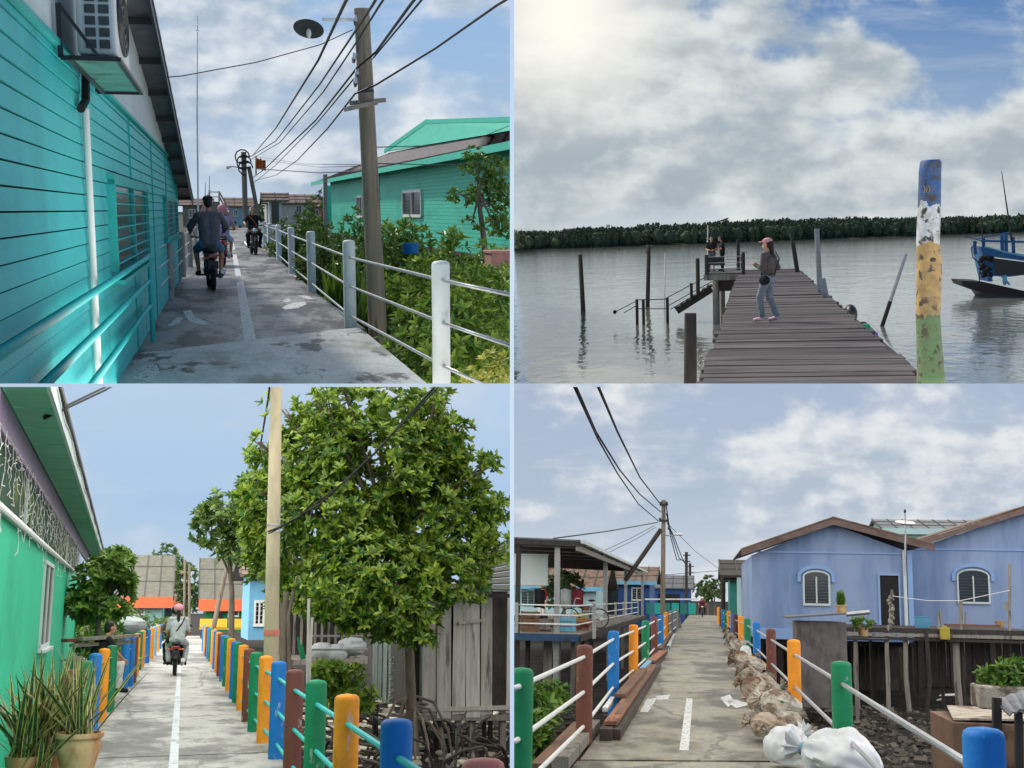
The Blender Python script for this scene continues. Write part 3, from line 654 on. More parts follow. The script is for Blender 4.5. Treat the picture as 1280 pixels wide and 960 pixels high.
# rain / condensate pipe
m = MB(R); pp = [pl.pt(104, 136, .04), pl.pt(106, 200, .04), pl.pt(109, 300, .04), pl.pt(113, 462, .04)]
p_ = MB(R).tube([(X+.055, pp[0].y, pp[0].z), (X+.055, pp[0].y, -.05)], .026, 10).obj('drain_pipe', a['white_paint'], R, smooth=True)
m = MB(R); hs = [pl.pt(101, 136, .06), pl.pt(107, 126, .06), pl.pt(107, 90, .06), pl.pt(112, 75, .06), pl.pt(122, 80, .08), pl.pt(136, 96, .12)]; m.tube(hs, .03, 8); m.obj('insulated_hose', a['black_rubber'], p_, smooth=True)
# air conditioner on its bracket
ac = thing('air_conditioner', 'white outdoor air conditioner unit on black wall bracket', 'air conditioner', (-.7, 9, 2.6))
za = 2.575; ya, yb, xa, xb = 8.36, 9.5, -.865, -.625
m = MB(ac); m.box(((xa+xb)/2, (ya+yb)/2, za+.3), (xb-xa, yb-ya, .57)); m.obj('casing', a['white_paint'], ac, bevel=.02)
M('fin_dark', srgb(70, 74, 76), .6, .3, 30, .1)
m = MB(ac)
for i in range(2):
    for k in range(7): m.box((xa+.085+.085*i, ya-.004, za+.08+.073*k), (.064, .012, .054))
m.obj('grille', a['fin_dark'], ac)
m = MB(ac); c0 = V((xb+.008, (ya+yb)/2, za+.3))
for rr in (.04, .1, .16, .22): m.tube([c0+V((0, rr*1.9*math.cos(2*PI*i/28), rr*math.sin(2*PI*i/28))) for i in range(29)], .011, 6)
for i in range(12): m.tube([c0, c0+V((0, .42*math.cos(PI*i/6), .22*math.sin(PI*i/6)))], .005, 4)
m.obj('fan_guard', a['black_metal'], ac, smooth=True)
m = MB(ac); c0 = V((xb+.002, (ya+yb)/2, za+.3)); m.prism([c0+V((0, .43*math.cos(PI*i/12), .225*math.sin(PI*i/12))) for i in range(24)], (.006, 0, 0)); m.obj('fan', a['fin_dark'], ac)
m = MB(ac); m.box((-.76, 9.35, za-.02), (.28, 2.2, .012)); m.obj('tray', M('tray_green', srgb(60, 120, 110), .7, .3, 6, .1, stain=srgb(34, 60, 54), ssc=4), ac)
m = MB(ac)
for y in (8.2, 10.5):
    m.bar((X+.05, y, za-.03), (xb+.02, y, za-.03), .03); m.bar((X+.05, y, za-.03), (X+.05, y, za+.3), .03); m.bar((X+.05, y, za+.3), (xb-.1, y, za-.02), .022)
for x in (xb+.02, -.9): m.bar((x, 8.2, za-.032), (x, 10.5, za-.032), .03, .026)
m.obj('bracket', a['black_metal'], ac)
# teal pipe handrail
R = thing('handrail', 'teal pipe handrail of three bars along the plank house', 'handrail', (-.9, 12, 0))
m = MB(R)
for zz in (1.03, .74, .44): MB(R).tube([(-.885, 3.2, zz), (-.885, 15.2, zz)], .028, 12).obj('rail', a['teal_pipe'], R, smooth=True)
MB(R).tube([(-.87, 15.25, 0), (-.87, 15.25, 1.05)], .03, 12).obj('post', a['teal_pipe'], R, smooth=True)
def topz(py, x, y): return CP[0].z(py, x, y)
R = thing('guardrail', 'short grey post guardrail beside the plank house', 'railing', (-.95, 22, 0))
gp = []
for bx, by, ty, r_ in ((179, 420, 314, .055), (213, 373, 300, .07), (229, 346, 290, .07), (238, 334, 287, .07), (246, 322, 283, .07)):
    p = g_(bx, by); h = topz(ty, p.x, p.y); post(R, p.x, p.y, r_, h, a['concrete_post']); gp.append(p)
for z_ in (1.0, .7, .4): rails(R, gp, z_, .012, a['white_paint'])
# white guardrail on the right
R = thing('guardrail', 'white round post guardrail with three steel bars beside the bushes', 'railing', (1.9, 20, 0))
gp = [V((2.33, 6.4, 0))]
for bx, by, ty in ((552, 479, 326), (438, 410, 300), (390, 365, 289), (365, 342, 284), (349, 326, 281), (338, 317, 279), (331, 310, 277), (327, 304, 275.5), (323, 299, 274)):
    p = g_(bx, by); gp.append(p); post(R, p.x, p.y, .085, topz(ty, p.x, p.y), a['white_post'], z0=-.5)
for z_ in (.96, .57, .17): rails(R, gp, z_, .017, a['steel'], 8)
m = MB((1.9, 14, -.5))
M('teal_drain', srgb(30, 92, 88), .6, .3, 2, .2, stain=srgb(24, 30, 28), ssc=1.2, lo=.5, hi=.65)
m.prism([(1.8, 6, -.9), (1.74, 16, -.9), (1.78, 40, -.9), (1.9, 40, -.9), (1.86, 16, -.9), (1.92, 6, -.9)], (0, 0, .62)); struct(m, 'drain', a['teal_drain'])
# utility pole with lamp
yp = 18.0; b0 = A.at(474, 445, yp); t0 = A.at(452, 11, yp); ax = (t0-b0).normalized()
R = thing('utility_pole', 'weathered wooden utility pole with street lamp arm beside white railing', 'utility pole', b0-ax*.6)
MB(R).tube([b0-ax*.6, b0, b0.lerp(t0, .5), t0], [.15, .145, .125, .112], 12).obj('pole', a['wood_pole'], R, smooth=True)
at = A.at
m = MB(R); m.bar(at(430, 137, yp-.14), at(472, 128, yp-.14), .07, .06); m.obj('cross_arm', a['old_wood'], R)
m = MB(R); m.bar(at(437, 129, yp+.16), at(482, 125, yp+.16), .07, .06); m.obj('cross_arm', a['old_wood'], R)
lm = MB(R); lm.tube([at(458, 20, yp), at(440, 24, yp-.1), at(404, 24, yp-.4)], .022, 8); lo_ = lm.obj('lamp_arm', a['white_paint'], R, smooth=True)
c = at(386, 34, yp-.5); m = MB(R); Rm = Matrix.Rotation(rad(-28), 3, 'X') @ Matrix.Rotation(rad(10), 3, 'Y')
pr = [(.012, .09), (.05, .085), (.06, .04), (.21, -.02), (.215, -.03), (.2, -.025), (.05, .02), (.01, .03)]; mm = MB(); mm.lathe(pr, 20); m.add([c+Rm @ v for v in mm.v], mm.f)
m.obj('lamp_shade', a['fin_dark'], lo_, smooth=True)
m = MB(R); m.ell(c+V((.0, .02, -.08)), (.035, .035, .07)); m.obj('bulb', a['white_paint'], lo_, smooth=True)
for (x_, y_) in ((444, 31), (442, 78), (446, 97), (444, 108)):
    m = MB(R); q = at(x_, y_, yp-.12); m.tube([q, q+V((0, -.06, .05)), q+V((0, -.06, .13))], [.02, .035, .02], 8); m.obj('insulator', a['chrome'], R, smooth=True)
m = MB(R)
for f_ in (.33, .36, .77): q = b0.lerp(t0, f_); m.tube([q-ax*.02, q+ax*.02], [.137-.02*f_]*2, 12)
m.obj('strap', a['black_metal'], R, smooth=True)
# distant pole
yf = 62; R = thing('utility_pole', 'distant double timber pole with braces in mid lane behind the riders', 'utility pole', at(307, 266, yf))
MB(R).tube([at(307, 280, yf), at(304.5, 190, yf)], .13, 8).obj('pole', a['wood_pole'], R, smooth=True)
MB(R).tube([at(323, 270, yf), at(311, 208, yf)], .10, 8).obj('brace', a['wood_pole'], R, smooth=True)
m = MB(R)
for y_ in (196, 203, 210): MB(R).bar(at(299, y_, yf-.2), at(312, y_, yf-.2), .09).obj('cross_arm', a['wet_wood'], R)
m = MB(R)
for i in range(3): q = at(303+2*i, 196+7*i, yf-.2); m.tube([q+V((.35*math.cos(k*.6), 0, .35*math.sin(k*.6))) for k in range(9)], .035, 5)
m.obj('wire_loop', a['cable_black'], R, smooth=True)
m = MB(R); m.tube([at(304, 210, yf), at(290, 208, yf), at(283, 210, yf)], [.03, .03, .09], 6); m.obj('lamp_arm', a['white_paint'], R, smooth=True)
# wires
gpx = 'power cables along the lane'
def wire(pts, r, label, grp=gpx, sag=.0): return cable([at(x, y, d) for x, y, d in pts], r, label, a['cable_black'], group=grp, sag=sag)
wire([(470, -70, 8), (430, 6, 12), (398, 75, 18), (345, 160, 34), (316, 194, 60)], .017, 'thick black cable leftmost in the bundle above the lamp shade')
wire([(520, -90, 9), (466, 6, 13), (440, 45, 17.7), (400, 105, 24), (345, 176, 40), (313, 196, 61)], .016, 'black cable fastened at the lamp arm of the wooden pole')
wire([(530, -80, 9), (475, 6, 13), (444, 55, 17.7), (404, 115, 24), (350, 178, 40), (314, 199, 61)], .013, 'thinner black cable just under the one fastened at the lamp arm')
wire([(580, -80, 9), (513, 6, 13), (470, 65, 17.4), (447, 84, 17.7), (395, 150, 27), (330, 212, 50), (313, 224, 62)], .018, 'thick black cable crossing the wooden pole above its cross arm')
wire([(585, -70, 9), (512, 18, 14), (467, 72, 18.4), (446, 94, 18.1), (398, 152, 28), (345, 206, 50), (313, 232, 62)], .013, 'black cable twin strand below the thick cable crossing the pole')
wire([(700, -40, 10), (622, 6, 12), (545, 60, 15), (470, 106, 17.5), (444, 117, 17.7), (410, 160, 24), (372, 200, 40), (345, 219, 60), (318, 226, 70)], .014, 'black cable running down from the upper right corner to the cross arm')
wire([(190, 98, 16), (227, 95, 17), (320, 78, 17.5), (400, 56, 18), (441, 37, 18)], .007, 'thin wire from white gable across to the lamp pole')
wire([(310, 194, 62), (380, 205, 45), (455, 206, 18.2)], .007, 'upper thin wire sagging between distant pole and wooden pole')
wire([(310, 198, 62), (400, 209, 40), (456, 207.5, 18.2)], .007, 'lower thin wire sagging between distant pole and wooden pole')
wire([(460, 204, 18), (540, 206, 22), (637, 204.5, 30)], .009, 'pale wire running from the wooden pole across the aqua house')
wire([(471, 184, 18), (540, 182, 22), (600, 172, 26), (637, 157, 30)], .008, 'wire from pole strap rising over the shingle roof')
wire([(320, 211, 60), (400, 216, 50), (450, 214, 40)], .02, 'far sagging wire under the orange flag')
# antenna masts
for x0, yt, yb, d_, lb in ((247, 20, 262, 34, 'tall thin white antenna mast behind the plank house roof'), (262, 220, 262, 70, 'short thin antenna mast far behind the riders'), (257, 228, 262, 72, 'shortest thin antenna mast far behind the riders')):
    r_ = .028 if d_ < 50 else .04; b_ = at(x0-1.5, yb, d_); b_.z = 0
    m = MB(b_); m.tube([b_, at(x0-.6, (yt+yb)/2, d_), at(x0, yt, d_)], [r_, r_*.8, r_*.4], 7); m.tube([at(x0-2, yt+18, d_), at(x0+2, yt+18, d_)], r_*.5, 5); solo(m, 'antenna_mast', a['white_paint'], lb, 'antenna', smooth=True)
# flag
m = MB(at(326, 205, 60)); v_ = []
for i in range(7):
    for k in range(2): q = at(320+i*2, (199 if k else 212)-(i % 2)*1.5+(2 if i > 3 else 0), 60+.12*(i % 2)); v_.append(q)
m.add(v_, [(2*i, 2*i+2, 2*i+3, 2*i+1) for i in range(6)]); m.tube([at(320, 196, 60.02), at(320, 218, 60.02)], .03, 5); solo(m, 'flag', a['orange_cloth'], 'orange flag hanging among the wires near distant pole', 'flag', solid=.02)
# aqua house on the right
P1 = at(637, 300, 40); vd = A.d(225, 262); wl = Pln((P1.x, P1.y), (vd.x, vd.y)); R = thing('aqua_house', 'aqua green plank house with shingle roof behind the bushes on the right', 'house', (P1.x, P1.y, -.4))
uz = wl.uz; W = wl.w
uL = uz(414, 235)[0]; uR = -14; ze = uz(600, 185)[1]+.05; zb = uz(620, 322)[1]
m = MB(R); q = [W(uR, zb, -.03), W(uL, zb, -.03), W(uL, ze, -.03), W(uR, ze, -.03)]; m.prism(q, -wl.n*7); m.obj('core', a['aqua_trim'], R)
m = MB(R); boards(m, wl, lambda z: (uR, uL), zb, ze, .16, .008, .02); m.obj('siding', a['aqua_siding'], R)
m = MB(R)
for u in (uL+.05, uL*.55): m.bar(W(u, zb, .03), W(u, ze, .03), .12, .04, up=wl.n)
m.obj('corner_board', a['aqua_trim'], R)
def WO(px, py, off): return wl.pt(px, py, off)
e0 = WO(389, 230, .7); e1 = WO(700, 156, .7); zf = e0.z
m = MB(R); m.bar(e0, V((e1.x, e1.y, zf)), .06, .26); m.obj('fascia', a['aqua_trim'], R)
g0 = WO(487, 190, -1.6); r1 = WO(700, 143, -3.6); g1 = WO(604, 163, -2.6); e0u = e0+V((0, 0, .1)); e1u = V((e1.x, e1.y, zf+.1))
m = MB(R); rows = 26
la, lb2 = (e0u, e1u), (g0, r1)
for i in range(rows):
    t, t2 = i/rows, (i+1)/rows
    pA, pB = la[0].lerp(lb2[0], t), la[1].lerp(lb2[1], t); pC, pD = la[1].lerp(lb2[1], t2), la[0].lerp(lb2[0], t2)
    k = 40
    for s_ in range(k):
        z1_ = V((0, 0, .03)); m.add([pA.lerp(pB, s_/k)+z1_, pA.lerp(pB, (s_+1)/k)+z1_, pD.lerp(pC, (s_+1)/k), pD.lerp(pC, s_/k)], [(0, 1, 2, 3)])
m.prism([e0u-V((0, 0, .05)), e1u-V((0, 0, .05)), r1-V((0, 0, .05)), g0-V((0, 0, .05))], (0, 0, -.06))
m.obj('roof', a['shingle'], R)
ap = WO(543, 152, -2.3); g0b = WO(489, 190, -1.7)
m = MB(R); gs_ = wl.n*.37; m.prism([g0b+gs_+V((0, 0, .03)), ap+gs_+V((0, 0, .03)), WO(700, 148, -1.93), WO(700, 152, -1.93), WO(604, 169, -1.6)], -wl.n*.2); m.obj('gable', a['aqua_siding'], R)
m = MB(R); m.bar(g0b+V((0, 0, .05))+wl.n*.4, ap+wl.n*.4, .08, .24); m.bar(ap+wl.n*.4, WO(700, 147.5, -1.9), .08, .2); m.obj('barge_board', a['aqua_trim'], R)
wl2 = Pln((P1.x, P1.y), (vd.x, vd.y)); wl2.p = wl2.p+wl2.n*.03
for p0, p1 in (((505.5, 240), (529, 270)), ((447.5, 246), (455, 271))):
    ua, zt_ = uz(*p0); ub, zz = uz(*p1); window(R, wl2, ua, ub, zz, zt_, a['white_paint'], a['dark_glass'], cols=2, slats=8, t=.1, off=.04, sm=a['fin_dark'])
m = MB(R)
for u in (uL-.2, uL*.75, uL*.5, uL*.25, 0, -5): MB(R).bar(W(u, -1, -.4), W(u, zb+.05, -.4), .2, .2).obj('stilt', a['wet_wood'], R)
MB(R).bar(W(uL-.1, zb-.06, -.02), W(uR, zb-.06, -.02), .1, .16).obj('sill_beam', a['wet_wood'], R)
# post in front of aqua house (near its left end)
b_ = at(412, 280, 50); m = MB(b_); m.bar(b_, at(411, 232, 50), .16, .16); solo(m, 'gate_post', a['aqua_trim'], 'aqua painted post at the left end of the aqua house', 'post')
b_ = at(407, 282, 44); m = MB(b_); m.bar(b_, at(406.5, 218, 44), .14, .14); solo(m, 'timber_post', a['old_wood'], 'grey timber post left of the aqua painted post', 'post')
# small tree, barrel, planter
tb = at(609, 332, 26); tb.z = -.9
L_ = lambda x, y, d, rx, rz: (tuple(at(x, y, d)), (rx, rx, rz))
tree('small_tree', 'slender small leaved tree standing before aqua wall', tb, [tb, at(605, 300, 26), at(600, 262, 26), at(598, 225, 26)],
     [L_(598, 205, 26, .5, .34), L_(622, 218, 26, .5, .42), L_(582, 247, 26, .42, .22), L_(632, 275, 26, .35, .4), L_(608, 240, 26.3, .4, .3), L_(627, 250, 26, .35, .3), L_(590, 280, 26, .3, .14), L_(618, 282, 25.5, .3, .16)], 330, .13, .055, a['leaf_mid'], a['bark'], .085, k=6, cut=.2)
b_ = at(513, 317, 24); m = MB(b_); m.lathe([(.14, 0), (.155, .02), (.165, .17), (.172, .18), (.172, .21), (.155, .21), (.14, .04), (.01, .035)], 20, b_); solo(m, 'bucket', a['post_blue'], 'blue plastic tub among the bushes', 'tub', smooth=True)
M('planter_brick', srgb(176, 128, 118), .85, .2, 4, .3, stain=srgb(110, 92, 86), ssc=2, lo=.52, hi=.66)
b_ = at(640, 344, 21); m = MB(b_); m.box(b_+V((.1, .3, .18)), (.95, .6, .42)); m.box(b_+V((.1, .3, .41)), (1.0, .65, .05)); solo(m, 'planter', a['planter_brick'], 'pink rendered planter box at right edge under the tree', 'planter', bevel=.01)
# bushes between railing and house
def bz(px, py, d, z=-.9): q = at(px, py, d); return (q.x, q.y, z)
gb = 'bushes beside the white railing'
bl = [(560, 400, 15.5, .8, .78, 520, .16, .055, 'leaf_bright', 0, 'broad bright green bush directly behind the nearest white post'),
      (625, 400, 17, .85, .88, 560, .15, .05, 'leaf_bright', 0, 'bright green bush at right edge between steel bars'),
      (530, 350, 21, .85, .85, 420, .16, .05, 'leaf_bright', 0, 'rounded bush beneath the blue plastic tub'),
      (590, 340, 22, 1.05, .8, 460, .15, .05, 'leaf_mid', 0, 'wide bush in front of the aqua wall foundation'),
      (615, 445, 12.6, .34, .5, 160, .10, .05, 'leaf_yellow', 0, 'yellow green shrub in the bottom right corner'),
      (520, 425, 15.5, .5, .6, 220, .13, .04, 'leaf_dark', 0, 'dark low shrub right of the wooden pole base'),
      (430, 300, 24, .7, 1.1, 120, 1.0, .09, 'leaf_bright', 1, 'strap leaved clump left of the wooden pole'),
      (452, 330, 21, .5, .9, 90, .85, .08, 'leaf_mid', 1, 'strap leaved clump at the foot of the wooden pole'),
      (405, 318, 28, .6, .95, 220, .2, .06, 'leaf_dark', 0, 'dark shrub behind the second white post'),
      (372, 300, 42, 1.0, 1.1, 220, .25, .08, 'leaf_dark', 0, 'shrub in the middle distance left of the strap leaved clump'),
      (485, 300, 28, .9, 1.1, 300, .2, .07, 'leaf_mid', 0, 'leafy shrub right of the wooden pole below the window'),
      (545, 310, 29, 1.1, 1.0, 90, .7, .05, 'leaf_yellow', 1, 'pale grassy clump under the aqua house window'),
      (505, 292, 33, 1.0, 1.15, 260, .2, .07, 'leaf_bright', 0, 'bright bush right of the pole below small window'),
      (612, 318, 24, .5, .95, 220, .15, .055, 'leaf_bright', 0, 'tall bush in front of the pink planter'),
      (447, 285, 36, .9, 1.25, 220, .22, .08, 'leaf_mid', 0, 'tall shrub directly left of wooden pole in the distance'),
      (390, 292, 46, 1.1, 1.2, 220, .25, .08, 'leaf_mid', 0, 'distant shrub behind the third white post'),
      (566, 297, 31, .4, 1.1, 60, .28, .08, 'leaf_bright', 0, 'upright young plant against the aqua wall')]
for px, py, d_, rx, rz, n_, l_, w_, mt, kd, lb in bl:
    bush('bush', lb, bz(px, py, d_), rx, rz, n_, l_, w_, a[mt], gb, 'bush', kind=kd)
m = MB((0, 20, -.9)); g = random.Random(77)
for _ in range(2600):
    y = 12+g.random()**1.5*40; x = g.uniform(2.0, 12); p = V((x, y, -.9)); a_ = g.uniform(0, 6.3); t = g.uniform(.1, .7)
    m.leaf(p, (math.sin(t)*math.cos(a_), math.sin(t)*math.sin(a_), math.cos(t)), (math.cos(a_), math.sin(a_), .3), g.uniform(.25, .6), .05, .4)
o = m.obj('ground_cover', a['leaf_mid']); o['kind'] = 'stuff'
# riders
def on(px, py): q = g_(px, py); return (q.x, q.y, 0)
q = on(264, 364); bike('black motorbike ridden away by the man in grey shirt', (q[0], q[1]+.6, 0), rad(4), 'bike_grey')
person('rider in grey shirt, blue shorts and black cap, seen from behind', (q[0], q[1]+.6, 0), rad(4), 'ride', 'shirt_grey', 'denim', sc=1.1, shorts=True, hat='black_cloth', sleeves='long')
q2 = on(275, 334); bike('grey motorbike partly hidden just ahead of man in grey', (q2[0]+.1, q2[1]+.6, 0), rad(-2), 'bike_red')
person('rider in lilac top with pink helmet, ahead of man in grey', (q2[0]+.1, q2[1]+.6, 0), rad(-2), 'ride', 'lilac_cloth', 'denim_pale', shorts=True, helmet='pink_cap')
q3 = on(317, 318); bike('black motorbike coming towards us by the railing', (q3[0], q3[1], 0), PI+rad(5), 'black_metal')
person('rider in black clothes and orange scarf facing us', (q3[0], q3[1], 0), PI+rad(5), 'ride', 'black_cloth', 'black_cloth', longhair=False, bag='orange_cloth')
# things at the far end
M('wall_cream', srgb(206, 200, 190), .8, .1, 2, .1, stain=srgb(150, 146, 138), ssc=1, lo=.55, hi=.75); M('wall_blue_pale', srgb(150, 190, 205), .8, .1, 2, .1, stain=srgb(110, 140, 150), ssc=1, lo=.55, hi=.75); M('wall_pink', srgb(206, 150, 140), .8, .1, 2, .1)
house('far_house', 'pale far house with rusty roof behind the far white railing', 105, 333, 392, 281, 252, 243, 6, a['wall_cream'], a['rust_iron'], wins=[(345, 257, 352, 266), (370, 257, 377, 266)])
house('far_house', 'low pink far house left of the timber posts', 112, 385, 420, 282, 257, 250, 6, a['wall_pink'], a['rust_iron'], wins=[(392, 262, 398, 270)])
house('far_house', 'low grey far house behind the riders at lane end', 118, 228, 262, 284, 255, 248, 6, a['old_wood'], a['rust_iron'], wins=[(236, 262, 244, 272)])
house('far_shelter', 'small pavilion with hipped rusty roof and white posts at far railing end', 84, 336, 352, 284, 247, 241, 2, a['white_paint'], a['rust_iron'], doors=[(339, 250, 349, 280)], cat='shelter', ov=.5)
house('far_house', 'sky blue narrow far house beyond the oncoming rider', 116, 286, 312, 282, 256, 247, 6, a['wall_blue_pale'], a['rust_iron'], wins=[(292, 262, 297, 270)])
R = thing('footbridge', 'arched footbridge with pale sloping rails beyond the riders', 'bridge', at(275, 283, 100))
m = MB(R); m.prism([at(249, 283, 100), at(262, 252, 100), at(274, 252, 100), at(290, 283, 100)], (0, 2.4, 0)); m.obj('ramp', a['old_wood'], R)
for d_ in (100-.1, 102.5):
    m = MB(R)
    for dz in (0, -6): m.tube([at(249, 276+dz, d_), at(262, 246+dz, d_), at(274, 246+dz, d_), at(291, 277+dz, d_)], .07, 5)
    for x_, y_ in ((249, 276), (255, 262), (262, 246), (274, 246), (282, 261), (291, 277)): m.tube([at(x_, y_+6, d_), at(x_, y_-7, d_)], .07, 5)
    m.obj('handrail', a['wall_pink'], R)
for px, d_, hh, rr, lb in ((425, 95, 1.8, 3.2, 'round far tree behind the timber posts'), (440, 120, 2.6, 4, 'tallest far tree left of the aqua house'), (300, 135, 1.5, 3, 'low far tree beyond the lane end'), (360, 130, 2.0, 4, 'far tree behind rusty far roof')):
    q = at(px, 285, d_); q.z = -.9; tree('far_tree', lb, q, [q, q+V((0, 0, hh*.7)), q+V((0, 0, hh))], [((q.x, q.y, q.z+hh+.4), (rr, 2, hh*.75)), ((q.x+rr*.6, q.y, q.z+hh*.8), (rr*.6, 2, hh*.5))], 120, .5, .3, a['leaf_far'], a['bark'], .2, group='far trees beyond the lane', k=6)
b_ = at(350, 302, 46); m = MB(b_); m.box(b_+V((0, .4, .15)), (.9, .9, .9)); solo(m, 'storage_crate', a['white_paint'], 'pale box standing behind far white posts', 'box', bevel=.03)
b_ = at(414, 385, 20.2); b_.z = -.9; m = MB(b_); m.lathe([(.2, 0), (.24, .1), (.26, .5), (.28, .55), (.24, .55), (.05, .5)], 16, b_); solo(m, 'flower_pot', a['concrete_post'], 'grey pot standing in the ditch behind second white post', 'pot', smooth=True)
# ================================================================== PLACE B: timber jetty on the river
use(B); at = B.at; WZ = -2.2; rg = random.Random(9)
def hz(px): return 292-.034*(px-942)
m_, nt, b = _new('river_water'); N = nt.nodes.new; L = nt.links.new
b.inputs['Base Color'].default_value = (.2, .21, .17, 1); b.inputs['Roughness'].default_value = .07; b.inputs['IOR'].default_value = 1.33; b.inputs['Specular IOR Level'].default_value = .6
tc = N('ShaderNodeTexCoord'); hsum = None; bp = None
for sc_, st_, s_, d_ in ((.55, (1, .42, 1), .45, .10), (1.7, (1, .5, 1), .5, .05), (.07, (1, .5, 1), .25, .5)):
    mp = N('ShaderNodeMapping'); mp.inputs['Scale'].default_value = st_; L(tc.outputs['Object'], mp.inputs[0])
    n = N('ShaderNodeTexNoise'); n.inputs['Scale'].default_value = sc_; n.inputs['Detail'].default_value = 4; n.inputs['Distortion'].default_value = .5; L(mp.outputs[0], n.inputs['Vector'])
    q = N('ShaderNodeBump'); q.inputs['Strength'].default_value = s_; q.inputs['Distance'].default_value = d_; L(n.outputs['Fac'], q.inputs['Height'])
    if bp: L(bp, q.inputs['Normal'])
    bp = q.outputs[0]
L(bp, b.inputs['Normal']); MATS['river_water'] = m_
sheet('water', MATS['river_water'], WZ, 8)
M('bank_soil', srgb(70, 72, 60), .9, .3, .2, .3)
# far bank and its forest
sh = [B.gnd(px, 314+(px-640)*(291-314)/640-.3, WZ) for px in range(560, 1420, 20)]
m = MB(sh[10]); bk = [p+V((0, 230, 0)) for p in sh]
for i in range(len(sh)-1): m.add([sh[i], sh[i+1], sh[i+1]+V((0, 5, .7)), sh[i]+V((0, 5, .7)), bk[i+1]+V((0, 0, 1)), bk[i]+V((0, 0, 1))], [(0, 1, 2, 3), (3, 2, 4, 5)])
struct(m, 'far_bank', a['bank_soil'])
m = MB(sh[10]); g = random.Random(3)
for i in range(1500):
    t = g.random()*(len(sh)-1); k = int(t); p = sh[k].lerp(sh[k+1], t-k); dy = g.random()**1.4*70; p = p+V((0, 4+dy, 0))
    px, py = B.px(p); py_top = 293+(px-640)*(277-293)/320 if px < 960 else 277-(px-960)*5/320
    py_top += g.uniform(-1.0, 3.8)-1.0+1.2*math.sin(px*.11)*math.sin(px*.037)+2.6*noise.noise(V((px*.03, 1, 0)))+noise.noise(V((px*.15, 4, 0)))*1.2
    zt = B.z(py_top, p.x, p.y); h = max(1.5, zt-WZ); w = g.uniform(1.8, 5)
    c = p+V((0, 0, h*.5)); m.ell(c-V((0, 0, h*.08)), (w*.6, w*.6, h*.4), 7, 5, wob=.3, ws=2, seed=i)
    for _ in range(38):
        q = rdir(g); s = c+V((q.x*w, q.y*w*.8, q.z*h*.52)); m.leaf(s-q*.3, q+rdir(g)*.8, rdir(g), g.uniform(.8, 1.9), g.uniform(.6, 1.2), .3)
o = m.obj('forest', a['leaf_forest']); o['kind'] = 'stuff'
# jetty
M('jetty_board', srgb(96, 88, 84), .8, .25, 4, .5, stain=srgb(50, 44, 42), ssc=1.6, lo=.46, hi=.66, island=.35, stretch=(.3, 2.2, 2), stain2=srgb(124, 116, 112), s2sc=2, lo2=.6, hi2=.72)
R = thing('jetty', 'long weathered timber jetty running out over the river', 'jetty', (.7, 30, 0))
m = MB(R); y = 11.0; x0, x1 = -.66, 1.98
while y < 62:
    w_ = rg.uniform(.36, .62); dz = rg.uniform(-.012, .014); sk = rg.uniform(-.08, .08)
    xa = x0+rg.uniform(-.05, .04)-.0012*(y-11); xb = x1+rg.uniform(-.05, .08)+.003*(y-11)
    n = 5; 
    c = [(xa, y, dz), (xb, y+sk, dz), (xb, y+w_+sk*.6, dz), (xa, y+w_, dz)]
    m.prism([V(q)-V((0, 0, .06)) for q in c], (0, 0, .06)); y += w_+rg.choice((.03, .05, .05, .09))
m.obj('deck', a['jetty_board'], R)
for x in (-.5, .75, 2.0): MB(R).bar((x, 11, -.16), (x+(.1 if x > 1 else 0), 62, -.16), .16, .2).obj('beam', a['wet_wood'], R)
for y in range(20, 62, 7):
    for x in (-.62, 2.02): MB(R).tube([(x, y, -3.5), (x, y, -.07)], .1, 8).obj('pile', a['wet_wood'], R, smooth=True)
# platform
xp0, xp1, yp0, yp1 = at(881, 342, 55).x, at(927, 342, 55).x, 55, 62
R = thing('landing_platform', 'raised side landing with railings at the jetty end', 'platform', ((xp0+xp1)/2, 58, 0))
m = MB(R)
for i in range(10): m.box(((xp0+xp1)/2, yp0+.35+i*.7, .05), (xp1-xp0+rg.uniform(0, .1), .64, .06))
m.obj('deck', a['jetty_board'], R)
MB(R).box(((xp0+xp1)/2, yp0-.04, -.1), (xp1-xp0+.1, .1, .26)).obj('front_beam', a['old_wood'], R)
MB(R).box(((xp0+xp1)/2+.25, yp0+2.5, -.5), (1.2, 4, .5)).obj('under_beam', a['wet_wood'], R)
for px, w_ in ((895, .16), (903, .12)): q = at(px, 350, 55.5+(px-895)*.4); MB(R).tube([(q.x, q.y, -3.4), (q.x, q.y, -.22)], w_, 10).obj('pile', a['old_wood'], R, smooth=True)
tp = {}
for px, py, y_, r_ in ((883, 318.5, 55, .09), (929, 315, 55.2, .08), (922.5, 300, 59, .08), (886, 319, 61.5, .06), (927, 318, 61.5, .06)):
    q = at(px, py, y_); MB(R).tube([(q.x, q.y, -.1), (q.x, q.y, q.z)], r_, 8).obj('post', a['wet_wood'], R, smooth=True)
for z_ in (.28, .55, .82):
    m = MB(R); m.tube([(xp0+.08, 55.05, z_), (xp1, 55.05, z_)], .018, 6); m.obj('rail', a['steel'], R); m = MB(R); m.tube([(xp0+.08, 55.05, z_), (xp0+.15, 61.5, z_), (xp1, 61.5, z_)], .018, 6); m.obj('rail', a['steel'], R)
q = at(895, 325, 57); R2 = thing('bench', 'dark wooden bench on the landing platform in front of two people', 'bench', (q.x, 57, .08))
m = MB(R2); m.box((q.x, 57, .62), (.78, .05, .34)); m.obj('backrest', a['wet_wood'], R2)
m = MB(R2); m.box((q.x, 57.25, .43), (.8, .4, .05)); m.obj('seat', a['wet_wood'], R2)
for s in (-.33, .33): MB(R2).box((q.x+s, 57.2, .24), (.06, .36, .36)).obj('leg', a['wet_wood'], R2)
